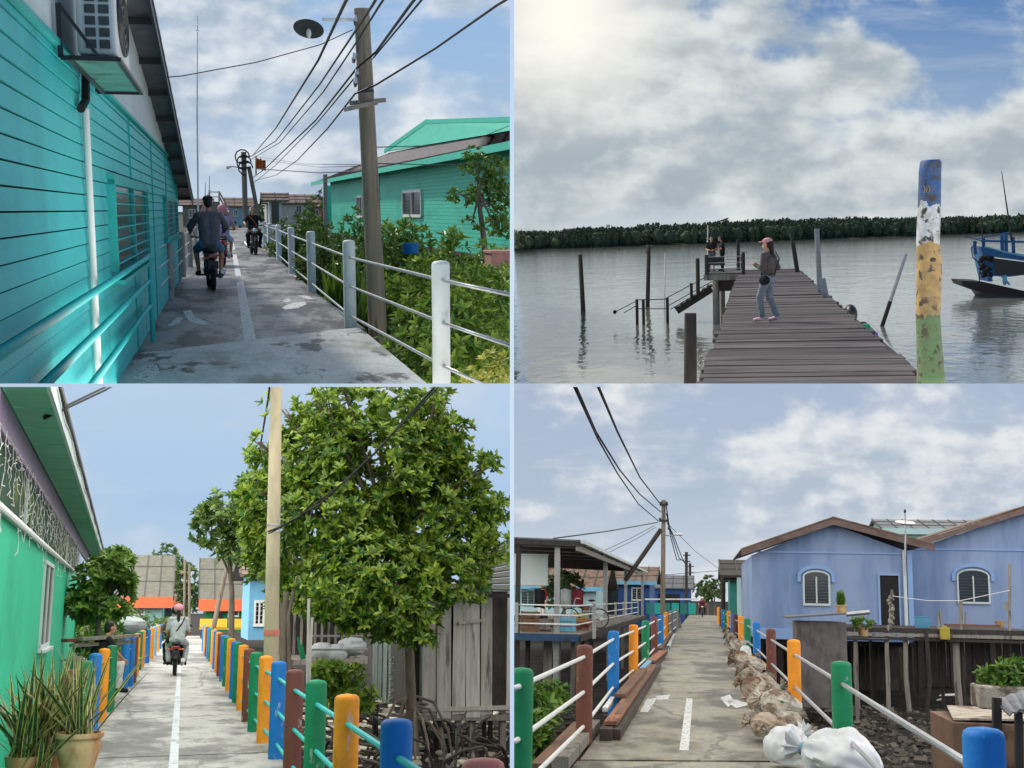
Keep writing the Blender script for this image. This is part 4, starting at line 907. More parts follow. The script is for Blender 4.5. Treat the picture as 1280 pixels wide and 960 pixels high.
for px, lb, sh_, lg, rz_ in ((889.5, 'person in dark printed shirt leaning at the bench on the landing', 'black_cloth', 'shirt_grey', PI), (903, 'person in plain black standing with head bowed on the landing', 'black_cloth', 'black_cloth', rad(100))):
    q = at(px, 318, 58.6); person(lb, (q.x, 58.6, .08), rz_, 'lean', sh_, lg, sc=.96, shorts=(px < 900))
q = at(884.5, 318, 60); R = thing('lamp_post', 'slim lamp post with long tilted lamp on the landing', 'lamp post', (q.x, 60, 0))
MB(R).tube([(q.x, 60, -.05), tuple(at(884.6, 281, 60))], .035, 7).obj('pole', a['steel'], R, smooth=True)
m = MB(R); m.bar(at(885, 281, 60), at(897, 277.5, 60), .05, .05); m.obj('arm', a['black_metal'], R)
MB(R).bar(at(895, 278.3, 60), at(910.5, 273, 60), .14, .08).obj('lamp_head', a['black_metal'], R)
# stairs
R = thing('stairway', 'wooden stairway going down from the landing into the water', 'stairs', (at(870, 370, 56).x, 56, -1))
def PL(x, y, d=56): return at(x, y, d)
st_ = [(888, 358), (882, 362), (876, 366.5), (869, 371), (862, 375.5), (855, 380), (848, 384.5)]
for x_, y_ in st_: q = PL(x_, y_); MB(R).box((q.x, 56.7, q.z), (.34, 1.6, .07)).obj('step', a['wet_wood'], R)
for d_ in (55.9, 57.5): MB(R).bar(at(890, 361, d_), at(846, 389, d_), .09, .3).obj('stringer', a['wet_wood'], R)
hp = []
for x_, y0_, y1_ in ((872, 323, 368), (864, 354, 376), (834, 372, 400), (804, 374, 400), (796, 374, 405)):
    q0, q1 = PL(x_+.5, y1_, 55.7), PL(x_, y0_, 55.7); q0.z = min(q0.z, WZ-.2) if x_ < 850 else q0.z; MB(R).tube([q0, q1], .09 if x_ > 870 else .07, 8).obj('post', a['wet_wood'], R, smooth=True); hp.append(q1)
for ln in (((881, 347), (864, 356), (834, 372), (831, 374)), ((890, 352), (864, 366), (834, 383)), ((888, 357), (838, 387)), ((834, 374), (804, 374.5), (796, 375)), ((834, 386), (796, 386)), ((796, 376), (769, 390)), ((797, 381), (780, 391))):
    MB(R).tube([PL(x_, y_, 55.8) for x_, y_ in ln], .022, 5).obj('handrail', a['wet_wood'], R)
m = MB(R); m.ell(PL(768.5, 390, 55.8), (.09, .09, .1), 8, 6); m.obj('float', a['black_rubber'], R, smooth=True)
# poles in the river
def wpole(name, label, top, bot, d, r, mat, cat='post', grp=None, knob=False, r2=None):
    p, q = at(*top, d), at(*bot, d); e = q+(q-p).normalized()*1.2; k = thing(name, label, cat, q, group=grp) if knob else None
    m = MB(k if k else q); m.tube([e, q, p.lerp(q, .5), p], [r*1.05, r*1.03, r, r2 or r*.92], 10)
    if not k: return solo(m, name, mat, label, cat, grp, smooth=True)
    m.obj('pole', mat, k, smooth=True)
    m = MB(k); m.ell(p+V((-.02, 0, .02)), (.13, .13, .11), 8, 6, wob=.4); m.bar(p+V((-.02, 0, 0)), p+V((-.17, 0, -.3)), .1, .05); m.obj('weed', a['wet_wood'], k); return k
dw = lambda px, py: (1.8-WZ)*F/(py-hz(px))
grp = 'mooring posts in the river'
wpole('mooring_post', 'dark thick mooring post standing alone furthest left in the water', (725, 318), (729, 389), dw(729, 389), .13, a['wet_wood'], grp=grp)
wpole('mooring_post', 'tall dark mooring post with weed on top left of stairway', (811, 310), (809.5, 383), dw(809, 383), .12, a['wet_wood'], grp=grp, knob=True)
wpole('marker_rod', 'very thin rod with small cap beside the tall mooring post', (831.5, 316), (830.5, 384), dw(831, 384), .03, a['steel'])
wpole('mooring_post', 'thick grey timber pile rising beside the near left jetty edge', (863, 391.5), (863, 520), 22, .118, a['wet_wood'], grp=grp)
wpole('mooring_post', 'black post leaning on right side near the far jetty end', (989, 291), (997, 341), 56, .10, a['wet_wood'], grp=grp)
wpole('mooring_post', 'tall blue grey post at the right jetty edge', (1021, 286), (1026.5, 400), 37, .082, a['post_grey'], grp=grp)
p0, p1 = at(1028, 348, 34), at(1036, 392, 34); m = MB(p1); m.bar(p1, p0, .16, .09); solo(m, 'plank_post', a['post_grey'], 'short flat grey plank standing at foot of the blue grey post', 'post', grp)
wpole('mooring_post', 'stubby wooden post end just behind the outboard motor', (1047.5, 382), (1052, 402), 30, .06, a['wet_wood'], grp=grp)
p0, p1 = at(1132.5, 317, dw(1105, 402)), at(1104.5, 402, dw(1105, 402)); R = thing('leaning_pole', 'slanting grey pipe leaning in the water left of painted pole', 'pole', p1)
MB(R).tube([p1+(p1-p0)*.3, p1.lerp(p0, .3)], .085, 8).obj('foot', a['wet_wood'], R, smooth=True); MB(R).tube([p1.lerp(p0, .28), p0], .075, 8).obj('pipe', a['steel'], R, smooth=True)
# painted pole
m_, nt, b = _new('painted_bands'); N = nt.nodes.new; L = nt.links.new
tc = N('ShaderNodeTexCoord'); sp = N('ShaderNodeSeparateXYZ'); L(tc.outputs['Object'], sp.inputs[0])
n = N('ShaderNodeTexNoise'); n.inputs['Scale'].default_value = 9; n.inputs['Detail'].default_value = 5; L(tc.outputs['Object'], n.inputs['Vector'])
ad = N('ShaderNodeMath'); ad.operation = 'MULTIPLY_ADD'; L(n.outputs['Fac'], ad.inputs[0]); ad.inputs[1].default_value = .30; L(sp.outputs[2], ad.inputs[2])
d0 = 13.0; zz = [at(1160, y, d0).z for y in (480, 395, 306, 256, 200)]; zt = zz[-1]; zb_ = zz[0]
mr = N('ShaderNodeMapRange'); mr.inputs[1].default_value = zb_-.3; mr.inputs[2].default_value = zt; L(ad.outputs[0], mr.inputs[0])
rp = N('ShaderNodeValToRGB'); rp.color_ramp.interpolation = 'CONSTANT'; e = rp.color_ramp.elements; e[0].color = c4(srgb(92, 132, 84)); e[0].position = 0
nf = lambda z: (z+.15-(zb_-.3))/(zt-(zb_-.3))
for z_, cc in ((zz[1], (196, 158, 98)), (zz[2], (216, 218, 222)), (zz[3], (34, 88, 150))): k = e.new(nf(z_)); k.color = c4(srgb(*cc))
e[-1].position = 1; e[-1].color = c4(srgb(34, 88, 150)); L(mr.outputs[0], rp.inputs[0])
n2 = N('ShaderNodeTexNoise'); n2.inputs['Scale'].default_value = 13; n2.inputs['Detail'].default_value = 6; L(tc.outputs['Object'], n2.inputs['Vector'])
m2 = N('ShaderNodeMapRange'); m2.inputs[1].default_value = .57; m2.inputs[2].default_value = .63; L(n2.outputs['Fac'], m2.inputs[0])
mx = N('ShaderNodeMix'); mx.data_type = 'RGBA'; L(m2.outputs[0], mx.inputs[0]); L(rp.outputs[0], mx.inputs[6]); mx.inputs[7].default_value = (.03, .028, .025, 1)
n4 = N('ShaderNodeTexNoise'); n4.inputs['Scale'].default_value = 5; n4.inputs['Detail'].default_value = 8; n4.inputs['Roughness'].default_value = .7; L(tc.outputs['Object'], n4.inputs['Vector']); m4 = N('ShaderNodeMapRange'); m4.inputs[1].default_value = .38; m4.inputs[2].default_value = .66; m4.inputs[4].default_value = .75; L(n4.outputs['Fac'], m4.inputs[0])
mw = N('ShaderNodeMix'); mw.data_type = 'RGBA'; L(m4.outputs[0], mw.inputs[0]); L(mx.outputs[2], mw.inputs[6]); mw.inputs[7].default_value = c4(srgb(112, 100, 76)); L(mw.outputs[2], b.inputs['Base Color'])
b.inputs['Roughness'].default_value = .6; bn = N('ShaderNodeBump'); bn.inputs['Strength'].default_value = .7; bn.inputs['Distance'].default_value = .02; L(n.outputs['Fac'], bn.inputs['Height']); L(bn.outputs[0], b.inputs['Normal'])
pts = [at(1164, 520, d0)]+[at(x_, y_, d0) for x_, y_ in ((1163.5, 470), (1161, 420), (1160, 395), (1161.5, 340), (1160, 300), (1161.5, 258), (1162.5, 215), (1163.5, 203), (1163.5, 200))]
base_ = V((pts[0].x, pts[0].y, 0)); R = thing('painted_pole', 'thick round pole painted blue, white, yellow and green in bands', 'pole', base_)
MB(R).tube(pts, [.142, .14, .125, .123, .126, .116, .114, .110, .106, .09], 18).obj('pole', m_, R, smooth=True)
m = MB(R)
for dx in (-.02, .0, .025):
    z0_ = at(1160, 236, d0).z; m.tube([(pts[6].x-.045+dx, d0-.11, z0_-.04), (pts[6].x-.035+dx, d0-.112, z0_), (pts[6].x-.05+dx, d0-.11, z0_+.03)], .005, 5)
m.obj('carved_mark', a['tan_cloth'], R)
plain('dark_top', (84, 76, 72), .85, var=.15, bump=.25); plain('jeans_grey', (124, 130, 142), .85, var=.15, bump=.25)
# woman on the jetty
q = B.gnd(961, 402); person('woman in pink cap, mask and grey top with pale jeans on the jetty', (q.x, q.y, 0), rad(62), 'walk', 'dark_top', 'jeans_grey', sc=.98, hat='pink_cap', longhair=True, sleeves='long', mask='white_cloth', shoe='shoe_pink', bag='black_cloth')
# long boat with outboard motor beside the jetty
M('boat_grey', srgb(120, 126, 134), .6, .2, 4, .2, stain=srgb(70, 72, 76), ssc=2.5, lo=.5, hi=.66)
R = thing('long_boat', 'narrow grey boat moored along the right side of the jetty', 'boat', (3.2, 36, WZ))
e0, e1 = at(1082, 403, 43), at(1150, 482, 27); zg = -1.62
def gun(px, py): return B.gnd(px, py, zg)
ro = [gun(1083, 402), gun(1094, 412), gun(1112, 434), gun(1130, 458), gun(1150, 486)]
li = [V((p.x-1.5+.25*(i == 0), p.y, zg)) for i, p in enumerate(ro)]
m = MB(R)
for s_ in (ro, li):
    for i in range(4):
        p, q = s_[i], s_[i+1]; dn = V((-.12 if s_ is ro else .12, 0, -.7)); m.prism([p, q, q+dn, p+dn], (.05, 0, 0))
m.prism([ro[0], li[0], li[0]+V((.1, 0, -.7)), ro[0]+V((-.1, 0, -.7))], (0, .05, 0)); m.obj('hull', a['boat_grey'], R)
m = MB(R); m.prism([V((p.x, p.y, zg-.45)) for p in ro]+[V((p.x, p.y, zg-.45)) for p in li[::-1]], (0, 0, .03)); m.obj('floor', a['white_paint'], R)
m = MB(R); m.tube(ro, .05, 6); m.obj('gunwale', a['steel'], R, smooth=True)
m = MB(R); m.box((ro[0].x-.65, ro[0].y-1.2, zg-.1), (1.2, .9, .08)); m.obj('thwart', a['post_green'], R)
R = thing('outboard_motor', 'black outboard motor tilted up at the jetty edge', 'outboard motor', at(1063, 400, 30.5)); c = at(1063, 393, 30.5)
m = MB(R); m.ell(c, (.17, .30, .25), 12, 10); m.obj('cowl', a['black_metal'], R, smooth=True)
m = MB(R); m.tube([c+V((-.02, 0, -.18)), c+V((.05, 0, -.7))], [.09, .06], 8); m.bar(c+V((.05, 0, -.2)), c+V((.25, 0, -.24)), .08); m.obj('leg', a['black_metal'], R, smooth=True)
M('crate_purple', srgb(66, 62, 150), .5, .15, 5, .1)
c = at(1088, 424, 30.5); m = MB(c)
for s in (-1, 1): m.box(c+V((s*.14, 0, 0)), (.03, .5, .34)); m.box(c+V((0, s*.25, 0)), (.31, .03, .34))
m.box(c+V((0, 0, -.16)), (.3, .5, .03)); solo(m, 'crate', a['crate_purple'], 'purple plastic crate standing in the grey boat', 'crate')
c = at(1078, 409, 34); m = MB(c); m.box(c, (.38, .5, .16)); solo(m, 'fuel_box', a['post_green'], 'green box at stern of the grey boat', 'box', bevel=.02)
# blue fishing boat
M('hull_blue', srgb(34, 92, 142), .5, .15, 4, .15, stain=srgb(24, 40, 56), ssc=2.5, lo=.55, hi=.68); M('hull_dark', srgb(46, 40, 38), .7, .3, 4, .3)
db = 71; R = thing('fishing_boat', 'blue wooden fishing boat moored at the right edge of river', 'fishing boat', at(1240, 368, db))
def Q(x, y, d=db): return at(x, y, d)
m = MB(R); m.prism([Q(1201, 351), Q(1228, 352), Q(1300, 368), Q(1300, 374), Q(1226, 365), Q(1204, 357)], (0, 3.5, 0)); m.obj('rubbing_deck', a['hull_dark'], R)
m = MB(R); m.prism([Q(1226, 364.5), Q(1300, 373), Q(1300, 388), Q(1234, 376)], (0, 3.2, 0)); m.obj('lower_hull', a['black_metal'], R)
m = MB(R); m.prism([Q(1231, 309), Q(1300, 322), Q(1300, 328), Q(1237, 320), Q(1241, 352), Q(1236, 352), Q(1226, 308)], (0, 3, 0)); m.prism([Q(1236, 322), Q(1300, 330), Q(1300, 341), Q(1262, 346), Q(1240, 345)], (0, 2.6, .02)); m.obj('bulwark', a['hull_blue'], R)
m = MB(R); m.prism([Q(1240, 322, db-.02), Q(1300, 332, db-.02), Q(1300, 344, db-.02), Q(1244, 344, db-.02)], (0, .06, 0)); m.obj('dark_opening', a['black_metal'], R)
m = MB(R)
for x_, y_ in ((1257, 291), (1266, 296), (1252, 294), (1229, 298), (1218, 301)): m.bar(Q(x_, y_, db+.6), Q(x_+1, 318, db+.6), .17)
m.bar(Q(1226, 301, db+.5), Q(1300, 303, db+.5), .12); m.bar(Q(1220, 299, db+.4), Q(1262, 290, db+.4), .06); m.bar(Q(1206, 295, db+.3), Q(1230, 302, db+.3), .05); m.obj('frame', a['hull_blue'], R)
MB(R).tube([Q(1265, 303, db+.5), Q(1252, 214, db+.5)], [.06, .02], 7).obj('mast', a['wet_wood'], R, smooth=True)
MB(R).tube([Q(1229, 303, db+.6), Q(1226, 270, db+.6)], .025, 6).obj('aerial', a['wet_wood'], R)
m = MB(R); m.tube([Q(1231, 308, db-.1), Q(1255, 315, db-.1), Q(1300, 324, db-.1)], .05, 6); m.obj('rope_rail', a['post_pale_blue'], R, smooth=True)
m = MB(R); g = random.Random(4)
for _ in range(60):
    q = Q(g.uniform(1225, 1240), g.uniform(320, 345), db-.2+g.uniform(0, .5)); m.ell(q, (g.uniform(.06, .16),)*3, 6, 5)
m.obj('net_heap', a['black_rubber'], R, smooth=True)
m = MB(R); m.tube([Q(1252, 345, db-.3), Q(1262, 356, db-.3)], .06, 6); m.ell(Q(1256, 350, db-.2), (.12, .2, .3)); m.obj('engine', a['post_pale_blue'], R, smooth=True)
m = MB(R); m.tube([Q(1222, 302), Q(1214, 310), Q(1216, 322), Q(1226, 330), Q(1224, 352)], .03, 5); m.obj('rope', a['cable_black'], R, smooth=True)
# ================================================================== PLACE C: walkway with coloured posts and the mangrove tree
use(C); at = C.at; g_ = C.gnd; rg = random.Random(21)
sheet('ground', a['mud'], -1.05)
M('concrete_wet', srgb(164, 164, 158), .55, .2, 2.5, .3, stain=srgb(72, 74, 70), ssc=.8, lo=.47, hi=.60, stain2=srgb(104, 106, 100), s2sc=2.4, lo2=.5, hi2=.64, stretch=(.75, .42, 1), crack=.3, grit=.2)
def strip(m, pts, z, t): m.prism([(x, y, z-t) for x, y in pts], (0, 0, t))
m = MB((0, 30, 0)); strip(m, [(-1.16, 6), (1.13, 6), (1.13, 40), (1.16, 84), (-1.1, 84), (-1.16, 40)], 0, .16); struct(m, 'path', a['concrete_wet'])
M('line_paint', srgb(196, 204, 208), .65, .08, 6, .1, stain=srgb(150, 156, 156), ssc=4, lo=.5, hi=.62, stretch=(2, 1, 1))
m = MB((0, 20, 0)); m.add([(-.065, 6, .004), (.035, 6, .004), (.04, 42, .004), (-.045, 42, .004)], [(0, 1, 2, 3)]); struct(m, 'path_marking', a['line_paint'])
ZT = 1.05
def dpt(ty, px): return (CP[0].h-ZT)*F/(ty-(764 if CP[0] is C else 748+.02*(px-879)))
# railings
def prow(root, lst, x, zt, r):
    out = []
    for ty, px, col in lst:
        y = dpt(ty, px); xx = x if x is not None else at(px, ty, y).x
        xx = at(px, ty, y).x; out.append(V((xx, y, 0))); post(root, xx, y, r, zt, a['post_'+col], col.replace('_', ' ')+' post', z0=-.4)
    return out
R = thing('railing', 'railing of many coloured posts on right side, in front of the mangrove tree', 'railing', (1.13, 20, 0))
lst = [(943, 604, 'pink'), (893, 496, 'blue'), (863, 434, 'orange'), (845.5, 396, 'green'), (833, 369, 'brown'), (823, 349, 'blue'), (816.5, 333, 'orange'), (812, 321, 'green'), (808, 312.5, 'brown'), (803.5, 305, 'orange'), (800.5, 299, 'green'), (799, 295, 'blue'), (796, 289.5, 'orange'), (794, 285, 'green'), (792, 281, 'blue'), (790, 277, 'brown'), (788.5, 274, 'orange'), (787, 271, 'blue'), (785.5, 268, 'orange'), (784, 265, 'green'), (783, 262.5, 'blue'), (782, 260, 'brown'), (781, 258, 'orange'), (780, 256, 'blue')]
pr = prow(R, lst, None, ZT, .085)
for z_ in (.86, .5, .16): rails(R, pr, z_, .019, a['teal_pipe'], 8)
R = thing('railing', 'railing of coloured posts on left side, by the plant pot and green house', 'railing', (-1.25, 20, 0))
lst = [(830, 90, 'brown'), (820, 107, 'green'), (812, 120, 'blue'), (806.5, 131, 'orange'), (803, 141, 'green'), (795.5, 158, 'blue'), (793.5, 165, 'blue'), (792, 169, 'brown'), (789.5, 172, 'orange'), (787, 175.5, 'green'), (786, 179, 'orange'), (784.5, 185.5, 'blue'), (783, 190.5, 'orange'), (781.5, 194.5, 'pale_blue'), (780, 198, 'orange'), (779, 201, 'blue')]
pl_ = prow(R, lst, None, ZT, .085)
rails(R, pl_[:5], .86, .012, a['steel'], 6); rails(R, pl_[:5], .5, .012, a['steel'], 6); rails(R, pl_[5:], .8, .012, a['steel'], 6)
# green house
M('wall_green', srgb(46, 196, 150), .55, .07, 1.0, .06, stain=srgb(38, 166, 128), ssc=.7, lo=.5, hi=.72, stretch=(1, .6, .8), bsc=60)
M('soffit_green', srgb(104, 184, 148), .6, .08, 3, .05); M('lilac_trim', srgb(160, 140, 172), .6, .1, 3, .05); M('vent_dark', srgb(40, 76, 58), .8, .4, 3, .1, stain=srgb(92, 112, 50), ssc=1.2, lo=.5, hi=.62)
pw = at(6, 600, 12); vd = C.d(150, 764); pl = Pln((pw.x, 12), (vd.x, vd.y)); W = pl.w
R = thing('green_house', 'green rendered house on left with lilac trim and wide green soffit', 'house', W(6, -.9))
ZE, ZC, uE, uR = 3.47, 2.5, pl.uz(98, 760)[0], 34
def band(u0, u1, za, zb, off, th, nm, mt):
    return MB(R).prism([W(u0, za, off), W(u1, za, off), W(u1, zb, off), W(u0, zb, off)], pl.n*th).obj(nm, mt, R)
MB(R).prism([W(-8, -1, -.15), W(uE-.05, -1, -.15), W(uE-.05, ZE-.1, -.15), W(-8, ZE-.1, -.15)], -pl.n*3).obj('core', a['wall_green'], R)
band(-8, uE, -1, ZC-.03, 0, -.1, 'wall', a['wall_green']); band(-8, uE-2, ZC, ZE-.33, -.05, -.08, 'vent_panel', a['vent_dark']); band(-8, uE+6, ZE-.32, ZE-.02, .02, -.06, 'frieze', a['lilac_trim'])
MB(R).tube([W(-8, ZC-.01, .05), W(uE-6, ZC-.01, .05)], .035, 10).obj('conduit', a['white_paint'], R, smooth=True)
m = MB(R)
for u in (uE-2.2, uE-9, 3): MB(R).bar(W(u, ZC+.02, -.02), W(u, ZE-.35, -.02), .1, .03, up=pl.n).obj('mullion', a['white_board'], R)
MB(R).prism([W(uE-3, -1, .05), W(uE+1.2, -1, .05), W(uE+1.2, .3, .05), W(uE-3, .3, .05)], pl.n*.35).obj('plinth', a['wall_green'], R)
m = MB(R); n = 32
for i in range(n):
    ua = -8+(uR+8)*i/n; ub = -8+(uR+8)*(i+1)/n-.05; m.prism([W(ua, ZE, .03), W(ub, ZE, .03), W(ub, ZE, .4), W(ua, ZE, .4)], (0, 0, .02))
m.obj('soffit', a['soffit_green'], R)
MB(R).prism([W(-8, ZE+.06, -.1), W(uR, ZE+.06, -.1), W(uR, ZE+.06, .42), W(-8, ZE+.06, .42)], (0, 0, .02)).obj('soffit_light_stop', a['bark_dark'], R)  # dark panel added above the soffit to stop light through its joints
MB(R).prism([W(-8, ZE+.16, .46), W(uR, ZE+.16, .46), W(uR, ZE+1.3, -3), W(-8, ZE+1.3, -3)], (0, 0, .05)).obj('roof', a['asbestos_roof'], R)
m = MB(R)
for i in range(14):
    ua = -8+3.02*i; ub = min(ua+3, uR); m.prism([W(ua, ZE-.04, .4), W(ub, ZE-.04, .4), W(ub, ZE+.15, .4), W(ua, ZE+.15, .4)], pl.n*.035)
m.obj('fascia', a['white_board'], R)
MB(R).tube([W(-6+i*.8, ZE+.10+.03*math.sin(i*1.3), .455) for i in range(48)], .012, 6).obj('roof_cable', a['cable_black'], R, smooth=True)
uw0, uw1 = pl.uz(51, 760)[0], pl.uz(62, 760)[0]
window(R, pl, uw0, uw1, 1.08, 2.31, a['white_board'], a['dark_glass'], cols=2, slats=0, t=.045, off=.01)
ut = pl.uz(76, 810)[0]; m = MB(R); m.tube([W(ut, .62, .04), W(ut+.1, .64, .1), W(ut+.6, .6, .12), W(ut+1.2, .5, .12)], .018, 6); m.obj('tap', a['black_metal'], R, smooth=True)
# fairy lights
m = MB(W(2, 3, .25)); g = random.Random(8); nn = 58
hy = [-3+.42*i for i in range(nn)]
m.tube([W(u, ZE-.34-.02*(i % 2), .06) for i, u in enumerate(hy)], .004, 4)
for i, u in enumerate(hy):
    L_ = g.choice((.35, .5, .72, .95, .55, .8)); k = 8; pts = [W(u+g.uniform(-.05, .05), ZE-.33-L_*q/k, .06+g.uniform(-.015, .015)) for q in range(k+1)]
    m.tube(pts, .0032, 4)
    for p in pts[1:]: m.tube([p, p+V((g.uniform(-.03, .03), g.uniform(-.10, .10), g.uniform(-.06, .03)))], .005, 4)
solo(m, 'fairy_lights', a['white_cloth'], 'string of white icicle fairy lights hanging under the green eave', 'fairy lights')
# wires and pole
wire_ = lambda pts, r, lb, grp=None: cable([at(*p) for p in pts], r, lb, a['cable_black'], group=grp)
wire_([(200, 440, 14), (131, 484, 13), (54, 521, 12.2)], .011, 'upper of two wires tied to the green house eave'); wire_([(202, 443, 14), (133, 487, 13), (55, 523.5, 12.2)], .011, 'lower of two wires tied to the green house eave')
yp = 18; b0, t0 = at(338, 868, yp), at(345.5, 470, yp); R = thing('utility_pole', 'smooth concrete utility pole with pink painted band beside the mangrove tree', 'utility pole', b0)
M('pole_concrete', srgb(168, 158, 130), .75, .12, 4, .15, stain=srgb(126, 122, 104), ssc=1.5, lo=.5, hi=.75, stretch=(1, 1, .3))
MB(R).tube([b0+(b0-t0)*.1, b0, t0], [.118, .112, .085], 18).obj('pole', a['pole_concrete'], R, smooth=True)
q = b0.lerp(t0, .178); q2 = b0.lerp(t0, .195); MB(R).tube([q, q2], [.115, .115], 18).obj('painted_band', a['post_pink'], R, smooth=True)
for f_ in (.5, .52): q = b0.lerp(t0, f_); MB(R).tube([q-V((0, 0, .012)), q+V((0, 0, .012))], .104, 18).obj('strap', a['steel'], R)
wire_([(336, 664, 17.8), (352, 658, 17.4), (400, 630, 16.5), (470, 565, 14), (545, 482, 12), (600, 420, 11)], .014, 'thick black cable rising from concrete pole across the mangrove crown')
wire_([(336, 667, 17.8), (365, 652, 17.2), (440, 595, 15), (520, 513, 12.6), (590, 440, 11)], .009, 'thin cable twisted just under the thick cable over the mangrove crown')
wire_([(342, 440, 17), (335, 500, 22), (325, 560, 30), (312, 612, 40), (300, 650, 60)], .02, 'black cable coming down left of the concrete pole')
# mangrove tree
dT = 21.5; LT = lambda x, y, rx, rz, d=dT: (tuple(at(x, y, d)), (rx*d/F, 1.1, rz*d/F))
bT = at(517, 940, dT+1.2); bT.z = -1.05
lob = [LT(470, 585, 110, 75), LT(390, 570, 75, 70, 22.2), LT(470, 520, 95, 40, 22.0), LT(420, 650, 90, 60), LT(530, 640, 80, 80), LT(585, 660, 45, 62), LT(470, 720, 90, 58, 21.0), LT(550, 720, 60, 45, 21.0), LT(360, 520, 40, 30, 22.4), LT(345, 640, 45, 80, 23.0), LT(495, 770, 48, 30, 20.8), LT(410, 740, 50, 35, 21.0), LT(545, 560, 40, 50, 21.8), LT(402, 503, 18, 14, 21), LT(432, 494, 14, 10, 21), LT(545, 497, 18, 12, 21), LT(566, 540, 18, 16, 21), LT(600, 590, 20, 20, 21), LT(622, 640, 16, 18, 21), LT(626, 690, 14, 20, 21), LT(322, 560, 16, 14, 22), LT(314, 612, 14, 18, 22), LT(520, 800, 22, 12, 21), LT(440, 775, 24, 14, 21), LT(350, 720, 40, 40, 23.4)]
tree('mangrove_tree', 'large glossy leaved mangrove tree leaning over right railing', bT, [bT, at(513, 860, dT+1.1), at(511, 790, dT+.9), at(500, 720, dT+.7), at(480, 640, dT+.6)], lob, 7000, .165, .066, a['leaf_gloss'], a['bark'], .12, k=8, cut=.42, roots=14, g=random.Random(12))
for (pts, lb, r_) in (([(366, 960), (367, 880), (361, 830), (360, 770), (372, 720)], 'slim mangrove trunk rising behind the brown post', .05), ([(352, 900), (353, 850), (354, 790), (358, 740)], 'pale slim trunk just right of concrete pole', .06)):
    q = [at(x, y, 20.5) for x, y in pts]; q[0].z = -1.05; m = MB(q[0]); m.tube(q, [r_, r_, r_*.85, r_*.8, r_*.5][:len(q)], 8); solo(m, 'tree_trunk', a['bark'], lb, 'tree trunk', smooth=True)
q = at(292, 800, 36); q.z = -1.05; LT2 = lambda x, y, rx, rz: (tuple(at(x, y, 36)), (rx*36/F, 1.2, rz*36/F))
tree('mangrove_tree', 'smaller airy mangrove tree farther back left of concrete pole', q, [q, at(290, 740, 36), at(286, 690, 36)], [LT2(285, 648, 38, 26), LT2(262, 665, 25, 20), LT2(312, 655, 28, 30), LT2(300, 690, 30, 18), LT2(275, 625, 16, 12), LT2(325, 690, 20, 26)], 560, .24, .095, a['leaf_dark'], a['bark'], .1, k=7, cut=.42, g=random.Random(31))
q = at(125, 830, 27); q.z = -1.05; LT3 = lambda x, y, rx, rz: (tuple(at(x, y, 27)), (rx*27/F, .8, rz*27/F))
tree('broadleaf_tree', 'bushy broad leaved tree behind end of the green house', q, [q, at(122, 790, 27), at(125, 750, 27)], [LT3(125, 725, 26, 26), LT3(147, 702, 18, 14), LT3(110, 755, 24, 18), LT3(152, 732, 14, 16), LT3(140, 760, 18, 10)], 520, .2, .085, a['leaf_mid'], a['bark'], .08, k=7, cut=.42)
q = at(146, 790, 30); bush('bush', 'low yellow green bush under broad leaved tree', (q.x, q.y, .2), .45, .2, 70, .16, .07, a['leaf_yellow'], None, 'bush')
for px, py, d_, hh, lb in ((217, 712, 105, 3.2, 'rounded far tree between the two grey roofs'), (207, 700, 112, 2.6, 'far tree behind left grey roof'), (232, 725, 100, 1.8, 'narrow far tree beside the thin poles')):
    q = at(px, 790, d_); q.z = -1; c = at(px, py, d_); tree('far_tree', lb, q, [q, q.lerp(c, .6), c], [((c.x, c.y, c.z), (1.1, 1, 1.5)), ((c.x+.4, c.y, c.z-1.6), (1.1, 1, 1.6))], 130, .4, .2, a['leaf_far'], a['bark'], .12, group='far trees behind the orange trimmed houses')
# far houses
M('wall_aqua_pale', srgb(150, 196, 196), .8, .1, 2, .1, stain=srgb(110, 150, 150), ssc=1, lo=.55, hi=.75); M('wall_dark_green', srgb(40, 110, 70), .8, .15, 2, .1); M('wall_sky', srgb(110, 170, 205), .8, .1, 2, .1); M('yellow_paint', srgb(240, 190, 60), .6, .1, 3, .05)
house('far_house', 'far pale blue house with orange fascia on the left of lane', 88, 158, 204, 786, 739, 694, 9, a['wall_aqua_pale'], a['asbestos_roof'], wins=[(163, 754, 180, 768)], fas=a['orange_trim'], ov=.7, fh=.75)
house('far_house', 'far dark green house with orange fascia right of lane', 86, 258, 318, 790, 744, 698, 9, a['wall_dark_green'], a['asbestos_roof'], wins=[(286, 757, 298, 770)], fas=a['orange_trim'], ov=.5, fh=.8, doors=[(266, 754, 278, 786)])
house('far_house', 'small far house with orange edge between the two bigger far houses', 100, 196, 220, 786, 750, 736, 6, a['wall_sky'], a['rust_iron'], fas=a['orange_trim'], fh=.35, doors=[(206, 757, 214, 784)])
house('far_house', 'light blue shed with dark shutters just left of concrete pole', 50, 313, 334, 800, 716, 704, 6, a['wall_sky'], a['rust_iron'], wins=[(319, 752, 329, 781)])
R = thing('yellow_fence', 'yellow panel fence in front of the dark green far house', 'fence', at(285, 785, 80))
for i in range(4): m = MB(R); p, q = at(250+18*i, 776, 80), at(266+18*i, 776, 80); m.box(((p.x+q.x)/2, 80, p.z-.15), (q.x-p.x, .06, .55)); m.obj('panel', a['yellow_paint'], R)
MB(R).bar(at(249, 786, 80.1), at(323, 786, 80.1), .08).obj('rail', a['yellow_paint'], R)
